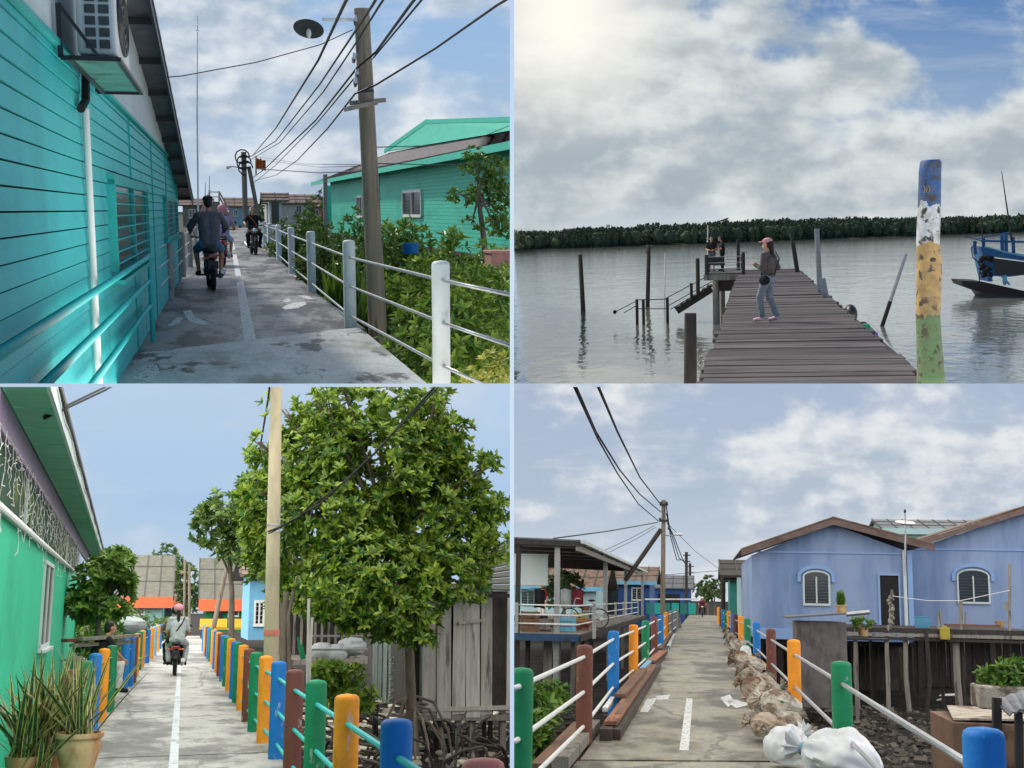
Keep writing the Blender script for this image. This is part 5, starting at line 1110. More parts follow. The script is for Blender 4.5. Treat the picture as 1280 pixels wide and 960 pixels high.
for ln, lb, r_ in ((((230, 790), (231, 700)), 'leftmost thin pole at lane end', .07), (((237, 790), (236.5, 705)), 'thin pole with small lamp at the lane end', .08), (((267, 784), (287, 690)), 'leaning timber pole before dark green far house', .13), (((289, 796), (288, 688)), 'upright timber pole beside the leaning one', .14)):
    d_ = 66; m = MB(at(*ln[0], d_)); m.tube([at(*p, d_) for p in ln], [r_, r_*.8], 8)
    if 'lamp' in lb: m.tube([at(236.5, 716, d_), at(231, 715, d_), at(226, 717, d_)], [.04, .05, .1], 6)
    solo(m, 'timber_pole', a['wood_pole'], lb, 'pole', smooth=True)
# weathered hut on stilts
dh = 23; plh = Pln((0, dh), (1, 0)); R = thing('stilt_hut', 'weathered grey plank hut on stilts at the right edge', 'hut', at(560, 955, dh))
uz, W = plh.uz, plh.w; W = plh.w; zf = C.z(893, 4.5, dh); zt = C.z(735, 4.5, dh); uA = uz(527, 800)[0]; sgn = 1 if uz(600, 800)[0] > uA else -1
g = random.Random(15); m = MB(R); px = 527.0
while px < 650:
    w_ = g.uniform(11, 20); p, q = at(px, 800, dh), at(px+w_-g.uniform(.8, 2.2), 800, dh); x0, x1 = p.x, q.x; zb_ = zf-g.uniform(0, .08); off = g.uniform(0, .04); sk = g.uniform(-.03, .03)
    if not (612 < px < 622): m.prism([(x0, dh-off, zb_), (x1, dh-off, zb_+g.uniform(-.03, .03)), (x1+sk, dh-off, zt), (x0+sk, dh-off, zt)], (0, .025, 0))
    px += w_
m.obj('front_planks', a['silver_wood'], R)
M('old_teal_wood', srgb(104, 116, 112), .85, .25, 4, .4, stain=srgb(60, 64, 58), ssc=2.5, lo=.5, hi=.66, island=.3, stretch=(2, 2, .3))
m = MB(R); px = 466.0
while px < 527:
    w_ = g.uniform(5, 8); dd = dh+4.2*(527-px)/61; p, q = at(px, 800, dd), at(px+w_-1.0, 800, dd-4.2*w_/61); m.prism([(p.x, p.y, zf+.03), (q.x, q.y, zf+.03), (q.x, q.y, zt), (p.x, p.y, zt)], (0, .03, 0)); px += w_
m.obj('side_planks', a['old_teal_wood'], R)
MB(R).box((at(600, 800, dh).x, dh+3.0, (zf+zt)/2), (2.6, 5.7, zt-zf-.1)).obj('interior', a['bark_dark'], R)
m = MB(R); m.bar(at(500, 897, dh+.05), at(650, 897, dh+.05), .12, .1); m.obj('floor_beam', a['old_wood'], R); m = MB(R); m.bar(at(573, 779, dh-.06), at(607, 775, dh-.06), .04, .05); m.obj('batten', a['silver_wood'], R); MB(R).bar(at(520, 887, dh-.03), at(650, 884, dh-.03), .05, .08).obj('batten', a['silver_wood'], R)
m = MB(R); g2 = random.Random(2); rA, rB = at(560, 740, dh-.5), at(665, 742, dh-.5); rC, rD = at(665, 660, dh+3), at(598, 700, dh+2.2)
for i in range(9):
    t, t2 = i/9, (i+1)/9; m.prism([rA.lerp(rD, t)+V((0, 0, .04)), rB.lerp(rC, t)+V((0, 0, .04)), rB.lerp(rC, t2), rA.lerp(rD, t2)], (0, 0, .03))
m.obj('roof', a['asbestos_roof'], R)
MB(R).bar(at(556, 744, dh-.45), at(665, 745, dh-.45), .06, .07).obj('eave_beam', a['wet_wood'], R)
for px, w_ in ((469, .12), (572, .10), (590, .12), (613, .08), (628, .12), (545, .1), (552, .08), (605, .07)):
    q = at(px, 900, dh+.15+(.8 if px in (545, 613, 605) else 0)+(3.5 if px == 469 else 0)); MB(R).bar((q.x, q.y, -1.2), (q.x, q.y, zf-.02), w_, w_).obj('stilt', a['old_wood'] if px in (590, 572, 628) else a['wet_wood'], R)
m = MB(R)
for i in range(7):
    z_ = zf+.12+.13*i; q = at(491, 800, dh+2.2); m.bar((q.x-.05, q.y, z_), (q.x+.06, q.y, z_+.09), .03); m.bar((q.x+.06, q.y, z_), (q.x-.05, q.y, z_+.09), .03)
m.obj('lattice', a['white_board'], R)
# back hut behind the trunks
R = thing('stilt_shed', 'dark open shed with upright slats behind the slim trunks', 'shed', at(415, 850, 34)); dS = 34
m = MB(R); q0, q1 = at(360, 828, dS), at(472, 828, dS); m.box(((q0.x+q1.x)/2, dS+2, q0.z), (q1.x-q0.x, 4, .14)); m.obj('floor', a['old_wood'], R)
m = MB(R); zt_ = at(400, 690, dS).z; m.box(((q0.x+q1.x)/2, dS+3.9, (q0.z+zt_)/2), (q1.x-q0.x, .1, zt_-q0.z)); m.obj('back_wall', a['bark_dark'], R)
m = MB(R)
for i in range(13): x = q0.x+(q1.x-q0.x)*i/12; m.bar((x, dS+3, q0.z+.1), (x, dS+3, zt_), .07, .05)
m.obj('slats', a['old_wood'], R)
for px in (365, 395, 432, 466): q = at(px, 835, dS+.3); MB(R).bar((q.x, q.y, -1.2), (q.x, q.y, q.z), .12).obj('stilt', a['wet_wood'], R)
MB(R).box(((q0.x+q1.x)/2, dS+1.5, zt_+.1), (q1.x-q0.x+.6, 5.5, .1)).obj('roof', a['rust_iron'], R)
m = MB(R)
for z_ in (795, 812): m.tube([at(385, z_, dS+.1), at(470, z_, dS+.1)], .03, 6)
m.obj('rail', a['steel'], R)
for px, py, rx, lb in ((402, 815, .36, 'leftmost pale sack stacked on the dark shed floor'), (420, 817, .4, 'middle pale sack stacked on dark shed floor'), (440, 808, .42, 'rightmost and topmost pale sack on dark shed floor')):
    q = at(px, py, dS+.8); m = MB(q); m.ell(q, (rx, .35, .26), 14, 10, wob=.25, seed=px); solo(m, 'sack', a['grey_cloth'], lb, 'sack', 'sacks on the dark shed floor', smooth=True)
b_ = at(377, 812, 30); m = MB(b_); m.bar(at(375, 806, 30), at(379, 824, 30), .12, .1); m.bar(at(379, 823, 30), at(372, 797, 30), .05); solo(m, 'green_plank', a['post_green'], 'bright green board leaning behind concrete pole', 'board')
for px0, py0, px1, py1, lb in ((390, 772, 385, 880, 'white stake standing left of slim mangrove trunk'), (386, 748, 384, 870, 'thin brown stake beside the white stake')):
    q, p = at(px1, py1, 19), at(px0, py0, 19); m = MB(q); m.bar(q+(q-p)*.3, p, .04, .03); solo(m, 'stake', a['silver_wood'] if 'white' in lb else a['bark'], lb, 'stake')
for px, py, rx, lb in ((432, 840, .34, 'green mangrove seedling between slim trunk and hut'), (448, 868, .36, 'yellowish mangrove seedling low before the hut side'), (425, 865, .25, 'lower seedling beside slim trunk'), (410, 835, .25, 'small seedling behind slim trunk')):
    q = at(px, py, 22.2); bush('seedling', lb, (q.x, q.y, q.z-.3), rx, .22, 45, .17, .07, a['leaf_bright'], 'mangrove seedlings on the mud', 'seedling', ry=.25)
# debris on the mud
M('litter', srgb(170, 164, 150), .85, .3, 3, .2, island=.6)
m = MB((3, 24, -1)); g = random.Random(44)
for _ in range(1100):
    y = 12+g.random()*26; x = g.uniform(1.4, 8); s = g.uniform(.03, .16); R_ = Matrix.Rotation(g.random()*6, 3, 'Z') @ Matrix.Rotation(g.uniform(-.6, .6), 3, 'X'); m.box((x, y, -1.03+s*.1), (s*1.8, s, s*.35), R_)
o = m.obj('debris', a['litter']); o['kind'] = 'stuff'
m = MB((3, 20, -1)); g = random.Random(45)
for _ in range(70):
    c = V((g.uniform(1.7, 5.2), g.uniform(13, 25), -1.05)); a_ = g.uniform(0, 6.28); R_ = g.uniform(.4, 1.1); h = g.uniform(.3, .9)
    m.tube([c, c+V((R_*.25*math.cos(a_), R_*.25*math.sin(a_), h*.8)), c+V((R_*.6*math.cos(a_), R_*.6*math.sin(a_), h)), c+V((R_*math.cos(a_), R_*math.sin(a_), h*1.1))], [.028, .025, .022, .02], 5)
o = m.obj('mangrove_roots', a['bark_dark'], smooth=True); o['kind'] = 'stuff'
# plants in pots at bottom left
M('clay_pot', srgb(170, 124, 84), .75, .2, 3, .25, stain=srgb(206, 178, 132), ssc=2, lo=.48, hi=.62, stretch=(1, 1, .4))
def blades(root, c, n, L, W, g, lean=.55):
    m = MB(root); e = MB(root)
    for _ in range(n):
        a_ = g.uniform(0, 2*PI); t = g.uniform(.05, lean); l = L*g.uniform(.55, 1.15); d = V((math.sin(t)*math.cos(a_), math.sin(t)*math.sin(a_), math.cos(t))); x = V((-math.sin(a_), math.cos(a_), 0)); p = V(c)+V((g.uniform(-.1, .1), g.uniform(-.14, .14), 0))
        tw = g.uniform(-.8, .8); pv = None
        for i in range(7):
            s = i/6; q = p+d*l*s+V((math.cos(a_), math.sin(a_), 0))*(.12*l*s*s*t*2); xx = (x*math.cos(tw*s)+d.cross(x)*math.sin(tw*s)); w_ = W*(.65+.6*s-1.25*s*s*s) if i < 6 else .002
            cur = [q-xx*w_, q-xx*w_*.68, q+xx*w_*.68, q+xx*w_]
            if pv: m.add([pv[1], pv[2], cur[2], cur[1]], [(0, 1, 2, 3)]); e.add([pv[0], pv[1], cur[1], cur[0]], [(0, 1, 2, 3)]); e.add([pv[2], pv[3], cur[3], cur[2]], [(0, 1, 2, 3)])
            pv = cur
    M('snake_leaf', srgb(74, 96, 62), .5, .4, 14, .05, stain=srgb(40, 62, 44), ssc=9, lo=.45, hi=.6, stretch=(1, 1, 3)); M('snake_edge', srgb(190, 178, 92), .5, .2, 8, .05)
    m.obj('leaf_blades', a['snake_leaf'], root); e.obj('leaf_margins', a['snake_edge'], root)
g = random.Random(19); dP = 11.0
c = at(96, 966, dP); R = thing('potted_plant', 'striped snake plant growing in the round clay pot', 'potted plant', (c.x, dP, c.z-.1))
zr = at(96, 918, dP).z; zb2 = at(96, 975, dP).z; r_ = 25*dP/F
m = MB(R); m.lathe([(r_*.62, zb2), (r_*.86, zb2+.18), (r_*1.0, zr-.1), (r_*.93, zr-.04), (r_*1.08, zr-.02), (r_*1.08, zr+.015), (r_*.95, zr+.015), (r_*.9, zr-.05), (.01, zr-.05)], 26, (c.x, dP, 0)); m.obj('pot', a['clay_pot'], R, smooth=True)
blades(R, (c.x, dP, zr-.05), 36, .72, .024, g, .75)
for px, py, n_, lb in ((28, 945, 20, 'striped snake plant at the bottom left corner'), (62, 935, 24, 'tall striped snake plant between corner and clay pot'), (45, 960, 16, 'short striped snake plant in front at bottom left')):
    q = at(px, py, dP+.3*(px == 62)); R = thing('snake_plant', lb, 'plant', (q.x, q.y, q.z), group='striped snake plants by the green wall'); blades(R, (q.x, q.y, q.z), n_*2, .8 if n_ > 16 else .5, .026, g, .85)
    MB(R).lathe([(.1, -.35), (.13, -.05), (.14, 0), (.12, .0), (.01, -.03)], 16, q).obj('pot', a['clay_pot'], R, smooth=True)
m = MB(at(105, 850, 15)); g = random.Random(7)
for i in range(16): x = g.uniform(-4, 10); m.bar(at(98+x, 828+g.uniform(-8, 10), 15+g.uniform(-.2, .2)), at(108+x*.7, 905, 15), .06, .012)
solo(m, 'dry_palm_frond', a['tan_cloth'], 'bundle of dry curled leaves leaning against left posts', 'dry leaves')
# scooter with two riders
q = g_(218, 845); y_ = q.y+.7; bike('black scooter carrying two riders down the walkway', (q.x, y_, 0), 0, 'black_metal', scooter=True)
person('front rider on the scooter with dark helmet and beige top', (q.x-.05, y_+.02, 0), 0, 'ride', 'tan_cloth', 'black_cloth', helmet='black_metal')
person('passenger on scooter in grey clothes, pink helmet and ponytail', (q.x+.03, y_-.02, 0), 0, 'pillion', 'grey_cloth', 'grey_cloth', sc=1.0, helmet='pink_cap', longhair=True, bag='black_cloth')
q = at(150, 830, 24); person('person in black shirt and white trousers sitting at left railing', (q.x-.45, 24, .1), rad(-60), 'sit', 'black_cloth', 'white_cloth', sc=1.0)
b_ = at(146, 835, 24); m = MB(b_); m.box((b_.x-.4, 24, .48), (.55, 1.6, .06))
for s in (-.2, .2): m.box((b_.x-.4+s, 23.4, .2), (.06, .06, .5)); m.box((b_.x-.4+s, 24.6, .2), (.06, .06, .5))
solo(m, 'bench', a['old_wood'], 'plain plank bench under the seated person', 'bench')
g = random.Random(3)
for i, (px, py, lb) in enumerate(((118, 800, 'reddish plank lying on the heap behind left posts'), (128, 806, 'pale plank lying across the heap behind left posts'), (138, 798, 'upper brown plank of the heap behind left posts'))):
    q = at(px, py, 24); m = MB(q); m.bar(q+V((-.5, -.4, 0)), q+V((.5, .5, .04)), .16, .06); solo(m, 'plank', a['old_wood'] if i else a['post_brown'], lb, 'plank', 'planks heaped behind the left posts')
q = at(150, 785, 40); m = MB(q); m.ell(q+V((.3, 0, .1)), (.5, .4, .25), 12, 8, wob=.4); solo(m, 'tarpaulin', a['grey_cloth'], 'grey tarpaulin heap behind the seated person', 'tarpaulin', smooth=True)
joints([14.5, 21, 29, 38, 48, 60], -1.15, 1.1, .03)
for px, py, d_, rx, rz, mt, lb in ((112, 800, 34, .9, .4, 'leaf_mid', 'bush at house corner below the broad leaved tree'), (132, 790, 42, 1.1, .4, 'leaf_bright', 'bright bush behind the seated person'), (172, 782, 60, 1.0, .35, 'leaf_far', 'small bush before the pale blue far house'), (205, 786, 70, .7, .3, 'leaf_mid', 'tiny bush by the last left posts')):
    q = at(px, py, d_); bush('bush', lb, (q.x, q.y, q.z-.6), rx, rz+.3, 130, .2, .08, a[mt], None, 'bush')
# ================================================================== PLACE D: walkway between the open shed and the blue house
use(D); at = D.at; g_ = D.gnd; rg = random.Random(33)
sheet('ground', a['mud'], -1.5)
M('concrete_moss', srgb(142, 138, 122), .5, .3, 5, .3, stain=srgb(70, 66, 54), ssc=1.0, lo=.45, hi=.60, stain2=srgb(140, 130, 92), s2sc=1.5, lo2=.52, hi2=.68, stretch=(.8, .4, 1), crack=.32, grit=.25)
m = MB((0, 30, 0)); m.prism([(-1.22, 12.35, -.16), (1.25, 13.0, -.16), (1.22, 40, -.16), (1.25, 120, -.16), (-1.35, 120, -.16), (-1.3, 40, -.16)], (0, 0, .16)); struct(m, 'path', a['concrete_moss'])
m = MB((0, 9, 0)); m.prism([(-1.3, 5, -.16), (1.3, 5, -.16), (1.26, 12.92, -.16), (-1.24, 12.27, -.16)], (0, 0, .155)); struct(m, 'path', a['concrete_moss'])
m = MB((0, 16, 0))
q0, q1 = g_(855, 938, .004), g_(862, 873, .004); m.poly([q0-V((.05, 0, 0)), q0+V((.05, 0, 0)), q1+V((.05, 0, 0)), q1-V((.05, 0, 0))])
for pts in ([(800, 890), (808, 874), (822, 872), (810, 890)], [(900, 872), (912, 868), (918, 876), (910, 884)], [(906, 876), (918, 874), (940, 880), (920, 885)], [(820, 870), (838, 868), (835, 874), (822, 875)]): m.poly([g_(x, y, .004) for x, y in pts])
struct(m, 'path_marking', a['worn_white'])
ZT = 1.06
R = thing('railing', 'railing of coloured posts with white bars on left, by the timber stacks', 'railing', (-1.47, 20, 0))
lst = [(832, 652, 'green'), (804, 731, 'brown'), (787, 767, 'blue'), (779.5, 792, 'orange'), (774.5, 807, 'green'), (770, 818, 'brown'), (768, 826, 'blue'), (764.5, 832.5, 'orange'), (762.5, 839, 'grey'), (760.5, 845, 'grey')]
pl_ = prow(R, lst, None, ZT, .092)
pl_ = [V((-1.47, 6.0, 0))]+pl_
for z_ in (.93, .55, .18): rails(R, pl_, z_, .021, a['white_paint'], 8)
R = thing('railing', 'railing of coloured posts on right side, beside the rubbish sacks and mud', 'railing', (1.34, 20, 0))
lst = [(895.5, 1228, 'blue'), (821.5, 1051, 'green'), (796.5, 992, 'orange'), (784, 963.5, 'brown'), (776, 945.5, 'blue'), (772, 934, 'green'), (769, 926, 'orange'), (767, 919, 'brown'), (766, 916, 'blue'), (763, 911, 'orange'), (762, 907, 'green'), (760.7, 903.5, 'blue'), (759.6, 901, 'brown'), (758.6, 898, 'orange')]
pr = prow(R, lst, None, ZT, .092)
pr = [V((1.4, 3.2, 0))]+pr
for z_ in (.86, .42): rails(R, pr, z_, .021, a['steel'], 8)
# timber stacks on the left
gt = 'old timbers laid along left edge'
M('timber_red', srgb(150, 98, 74), .8, .25, 4, .4, stain=srgb(100, 66, 52), ssc=2.5, lo=.5, hi=.66, stretch=(2.5, .3, 2.5)); M('timber_dark', srgb(72, 62, 54), .85, .3, 4, .5, stretch=(2.5, .3, 2.5)); M('timber_brown', srgb(112, 84, 66), .85, .3, 4, .4, stretch=(2.5, .3, 2.5))
def beam(p, q, w_, h_, z, mat, lb, grp=gt, cat='timber', nm='timber'):
    P_, Q_ = g_(*p, z), g_(*q, z); m = MB(P_); m.bar(P_+V((0, 0, h_/2)), Q_+V((0, 0, h_/2)), w_, h_); return solo(m, nm, mat, lb, cat, grp, bevel=.008)
beam((767, 925), (822, 836), .16, .12, .001, a['timber_dark'], 'dark rotten beam nearest path edge under red planks')
beam((757, 926), (808, 838), .14, .13, .002, a['timber_dark'], 'dark beam lying at foot of the left posts')
beam((763, 907), (816, 833), .15, .05, .14, a['timber_red'], 'reddish plank lying on top of the dark beams')
beam((772, 898), (818, 835), .08, .06, .14, a['timber_brown'], 'narrow brown plank on top beside the reddish plank')
beam((775, 872), (804, 838), .16, .05, .2, a['timber_brown'], 'short brown plank against the second blue post')
beam((812, 829), (829, 815), .2, .05, .15, a['timber_red'], 'stubby reddish board in the middle of the timber row')
beam((815, 840), (834, 812), .16, .12, .002, a['timber_dark'], 'dark beam under the stubby reddish board')
beam((756, 890), (766, 876), .07, .06, .1, a['white_paint'], 'short white pipe end beside brown post')
beam((800, 840), (812, 828), .10, .05, .16, a['post_pale_blue'], 'small pale blue board end in the timber row')
beam((833, 816), (843, 795), .10, .10, .002, a['white_board'], 'whitish channel lying at far end of timber row')
beam((825, 812), (839, 792), .12, .05, .12, a['timber_brown'], 'brown plank at far end of the timber row')
beam((700, 962), (742, 912), .16, .12, .0, a['old_wood'], 'grey beam at bottom left outside the railing'); beam((676, 962), (726, 908), .2, .06, -.1, a['timber_brown'], 'brown board at bottom left outside the railing')
q = g_(850, 787); m = MB(q); g = random.Random(4)
for i in range(7): m.bar(q+V((-.3+.05*i, .4*i, .02)), q+V((-.42+.05*i, .4*i+.1, .75+g.uniform(-.1, .1))), .09, .03, up=(0, 1, 0))
solo(m, 'plank_stack', a['old_wood'], 'upright bundle of plank ends leaning at the far left railing', 'planks')
# sacks along the right
M('sack_white', srgb(214, 216, 218), .42, .03, 3, .2, bsc=16, bdist=.01); M('sack_print', srgb(196, 190, 178), .7, .15, 7, .5, stain=srgb(120, 102, 84), ssc=3, lo=.5, hi=.62, stain2=srgb(30, 110, 70), s2sc=4.5, lo2=.63, hi2=.65, bdist=.02); M('sack_dirty', srgb(170, 160, 146), .85, .2, 7, .8, stain=srgb(104, 84, 66), ssc=3.5, lo=.45, hi=.6, stain2=srgb(206, 200, 190), s2sc=5, lo2=.55, hi2=.66, bdist=.04); M('sack_brown', srgb(176, 158, 140), .85, .25, 7, .8, stain=srgb(104, 74, 56), ssc=3, lo=.46, hi=.6, stain2=srgb(196, 180, 160), s2sc=5, lo2=.58, hi2=.66, bdist=.04)
def sack(px, py, w_, h_, mat, lb, ang=0, tilt=15, seed=0, dy=.2):
    """a filled bag lying on its side or standing: pillow body, pleats running to a tied neck, ruffled mouth"""
    q = g_(px, py); s = q.y/F; Lh, Rr = w_*s, h_*s/2; R = thing('rubbish_sack', lb, 'sack', (q.x, q.y, 0), group='rubbish sacks along right railing'); g = random.Random(seed)
    t_ = rad(tilt); an = rad(ang); ax = V((math.cos(an)*math.cos(t_), math.sin(an)*math.cos(t_), math.sin(t_))); b = V((-math.sin(an), math.cos(an), 0)); u = ax.cross(b)*-1
    if u.z < 0: u = -u
    if tilt > 50: Lh, Rr = h_*s*1.15, w_*s/2
    c0 = V((q.x, q.y+dy, Rr*.8*math.cos(t_)+.02))-ax*Lh*.46; nt, na = 44, 64; vs = []; ph = g.uniform(0, 6)
    for i in range(nt+1):
        t = i/nt; tb = t/.84
        pr = (1-abs(2*tb-1)**2.4)**(1/2.1) if tb < 1 else 0
        if tb > .5: pr = max(pr*(1-.25*(tb-.5)), .16)
        if t > .88: pr = .16+.32*((t-.88)/.12)**.8
        pl_a = .015+.11*max(0, (tb-.45))**1.3 if t <= .88 else .3*(t-.84)/.16
        for k in range(na):
            a_ = 2*PI*k/na; e = V((math.cos(a_), math.sin(a_), t*2.2))
            ple = math.cos(9*a_+ph+1.5*noise.noise(e*1.1+V((seed, 0, 0))))+.5*math.cos(17*a_+ph*2+2*noise.noise(e*1.7+V((0, seed, 0))))
            d = 1+.30*noise.noise(e*.9+V((seed, 3, 0)))+.14*noise.noise(e*2.2+V((seed, 0, 5)))-.16*abs(noise.noise(e*2.6+V((0, 0, seed))))-.07*abs(noise.noise(V((e.x*5, e.y*5, e.z*2.5+seed))))
            r = Rr*pr*d*(1+pl_a*ple); p = c0+ax*(Lh*t)+b*(r*math.cos(a_))+u*(r*math.sin(a_)*.92)
            if p.z < .05: o_ = .05-p.z; p.z = .012+.03*math.exp(-o_*6); p += b*(math.cos(a_)*o_*.25)
            vs.append(p)
    fs = [(i*na+k, i*na+(k+1) % na, (i+1)*na+(k+1) % na, (i+1)*na+k) for i in range(nt) for k in range(na)]
    m = MB(R); m.add(vs, fs); m.obj('bag', mat, R, smooth=True)
    p = c0+ax*(Lh*.86); m = MB(R); rr = Rr*.17; m.tube([p+b*(rr*math.cos(k*PI/6))+u*(rr*math.sin(k*PI/6)) for k in range(13)], rr*.16, 6); m.obj('tie', a['black_rubber'] if seed % 2 else a['post_pale_blue'], R, smooth=True)
    return R
sack(1044, 984, 112, 78, a['sack_white'], 'big clean white sack in front at the bottom', 152, 14, 2, -.25); sack(988, 960, 62, 58, a['sack_white'], 'white sack with gathered neck left of the big clean white sack', 40, 30, 5, .1)
sack(960, 925, 54, 34, a['sack_brown'], 'brown sack behind the two clean white sacks', 165, 12, 9, 0); sack(976, 899, 62, 36, a['sack_print'], 'pale dirty sack with green printing in the middle of row', 150, 12, 13, .3)
sack(990, 920, 40, 30, a['sack_dirty'], 'stained white sack against the orange post foot', 30, 30, 15, .3)
sack(942, 876, 42, 32, a['sack_brown'], 'reddish brown sack behind pale printed sack', 200, 20, 17, .3); sack(935, 844, 44, 26, a['sack_dirty'], 'creased white and brown sack below the upright white one', 160, 12, 21, .3)
sack(932, 822, 18, 27, a['sack_white'], 'upright white sack at the foot of the far posts', 100, 78, 25, .3); sack(919, 817, 22, 22, a['sack_dirty'], 'grey crumpled sack farthest along the right railing', 190, 30, 29, .5)
sack(957, 868, 32, 28, a['sack_dirty'], 'small grey sack beside the reddish brown sack', 60, 40, 33, .4); sack(948, 840, 22, 26, a['sack_brown'], 'small brown sack squeezed against the railing behind creased sack', 90, 70, 37, .5)
for px, py, w_, h_, mt, an, ti, lb in ((966, 908, 40, 28, 'sack_dirty', 210, 20, 'small stained sack squeezed between brown sack and the printed sack'), (950, 893, 38, 28, 'sack_brown', 140, 14, 'mud brown sack at the path side of the printed sack'), (962, 882, 44, 32, 'sack_dirty', 20, 25, 'bulging stained sack leaning on the second right post'), (940, 860, 36, 26, 'sack_dirty', 175, 15, 'off white sack between reddish brown and creased sacks'), (926, 832, 26, 20, 'sack_brown', 200, 20, 'little brown sack on path side near upright white sack'),
    (914, 806, 16, 17, 'sack_dirty', 170, 20, 'tiny pale sack beyond the grey crumpled sack'), (911, 798, 14, 15, 'sack_brown', 150, 20, 'tiny brown sack beyond the tiny pale sack'), (978, 938, 44, 32, 'sack_dirty', 185, 18, 'dirty flat sack under the gathered white sack'), (1012, 945, 40, 34, 'sack_dirty', 70, 40, 'dirty upright sack behind the two clean white sacks')):
    sack(px, py, w_, h_, a[mt], lb, an, ti, px, .25)
# power pole with strut
yp = 58; R = thing('utility_pole', 'concrete power pole with slanting strut and lamp left of lane', 'utility pole', at(828, 800, yp))
MB(R).tube([at(828, 805, yp), at(829.5, 625, yp)], [.13, .1], 12).obj('pole', a['wood_pole'], R, smooth=True)
MB(R).tube([at(782, 725, yp-1), at(826, 662, yp)], .11, 10).obj('strut', a['wet_wood'], R, smooth=True)
m = MB(R)
for y_ in (631, 651): MB(R).bar(at(824.5, y_, yp-.15), at(835, y_, yp-.15), .09).obj('cross_arm', a['black_metal'], R)
m = MB(R)
for x_, y_ in ((826, 629), (833.5, 629), (825, 649), (834.5, 649), (836, 660)): m.ell(at(x_, y_, yp-.2), (.06, .06, .09), 8, 6)
m.obj('insulators', a['black_metal'], R, smooth=True)
m = MB(R); m.tube([at(830, 669, yp), at(840, 670, yp), at(843, 669, yp)], .03, 6); o = m.obj('lamp_arm', a['steel'], R); m = MB(R); m.ell(at(848, 668, yp), (.24, .12, .07), 12, 8); m.obj('lamp_head', a['white_paint'], o, smooth=True)
wire_ = lambda pts, r, lb, grp='power cables over the boardwalk': cable([at(*p) for p in pts], r, lb, a['cable_black'], group=grp)
wire_([(690, 420, 14), (721, 486, 17), (745, 540, 24), (775, 588, 34), (800, 618, 46), (826, 640, 57)], .022, 'upper strand of leftmost twisted cable from the power pole')
wire_([(688, 420, 14), (719, 486, 17), (747, 548, 25), (772, 592, 34), (798, 630, 46), (824, 652, 57)], .02, 'lower strand of leftmost twisted cable from the power pole')
wire_([(720, 420, 14), (749, 486, 17), (772, 540, 25), (800, 597, 42), (827, 632, 57)], .024, 'right hand thick cable reaching the top of power pole')
wire_([(692, 673, 36), (760, 664, 45), (822, 653, 57.5)], .022, 'cable from shed roof rising to the power pole')
wire_([(756, 688, 50), (790, 672, 55), (818, 657, 58)], .012, 'upper thin stay wire behind the strut'); wire_([(762, 690, 50), (795, 674, 55), (820, 659, 58)], .012, 'lower thin stay wire behind the strut')
for i, lb in enumerate(('left', 'middle', 'right')):
    wire_([(833, 633+9*i, 58), (838+2*i, 670, 66), (846+3*i, 700-2*i, 84), (857, 700+3*i, 106)], .03, lb+' cable of three dropping from power pole to far poles')
wire_([(835, 655, 58), (870, 690, 70), (900, 712, 90)], .012, 'hair thin wire going down right from the power pole')
for px, yt, d_, lb in ((858, 690, 108, 'far power pole with short cross arms beyond the first pole'), (862.5, 704, 125, 'farther slim power pole beside the far power pole'), (904, 700, 70, 'dark timber pole right of lane with wire hooks')):
    b_, t_ = at(px, 775, d_), at(px, yt, d_); m = MB(b_); m.tube([b_, t_], .13, 8)
    for k_ in (4, 12): m.bar(at(px-4, yt+k_, d_-.1), at(px+5, yt+k_, d_-.1), .1)
    solo(m, 'utility_pole', a['wet_wood'], lb, 'utility pole', smooth=True)
wire_([(770, 722, 60), (840, 718, 70), (903, 713, 70)], .015, 'low wire crossing lane to dark timber pole')
# open shed on the left
dS = 34; R = thing('open_shed', 'open sided shed with low tin roof on posts, left of lane', 'shed', at(690, 790, dS))
cR = at(725, 677, dS); xr, zr = cR.x, cR.z; far_ = 74; zl = at(643, 672, dS).z
def RF(x, y): return zr+(xr-x)*.03-.0*(y-dS)
m = MB(R); xl = xr-7
m.prism([(xl, dS, RF(xl, 0)), (xr, dS, RF(xr, 0)), (xr, far_, RF(xr, 0)), (xl, far_, RF(xl, 0)+.4)], (0, 0, .05)); m.obj('roof', a['grey_sheet'], R)
MB(R).bar((xl, dS+.02, RF(xl, 0)-.08), (xr, dS+.02, RF(xr, 0)-.08), .06, .12).obj('front_beam', a['wet_wood'], R)
m = MB(R); n = 20
for i in range(n): ya = dS+(far_-dS)*i/n; m.box((xr+.06, ya+.95, zr+.0), (.10, 1.85, .10))
m.obj('gutter', a['white_board'], R)
MB(R).bar((xr-.08, dS, zr-.18), (xr-.08, far_, zr-.18), .08, .16).obj('side_beam', a['old_wood'], R)
m = MB(R)
for i in range(9): y = dS+1+i*4.2; MB(R).bar((xl, y, RF(xl, 0)-.07), (xr-.1, y, RF(xr, 0)-.07), .08, .1).obj('rafter', a['wet_wood'], R)
zd = at(690, 793, dS).z
for px, dd, w_ in ((696, dS+.4, .15), (756.5, dS+14, .16), (782, dS+28, .15), (803, dS+39, .13), (647, dS+.4, .13)):
    q = at(px, 760, dd); MB(R).bar((q.x, q.y, zd-2.2 if dd < 40 else zd), (q.x, q.y, zr-.1), w_, w_).obj('post', a['steel'] if px != 647 else a['wet_wood'], R)
MB(R).box(((xl+xr)/2-.1, (dS+far_)/2, zd-.08), (xr-xl, far_-dS, .14)).obj('deck', a['old_wood'], R)
MB(R).bar((xl, dS-.06, zd-.08), (xr, dS-.06, zd-.08), .08, .2).obj('deck_beam', M('beam_blue', srgb(44, 74, 104), .8, .25, 4, .3, stain=srgb(40, 38, 36), ssc=2), R)
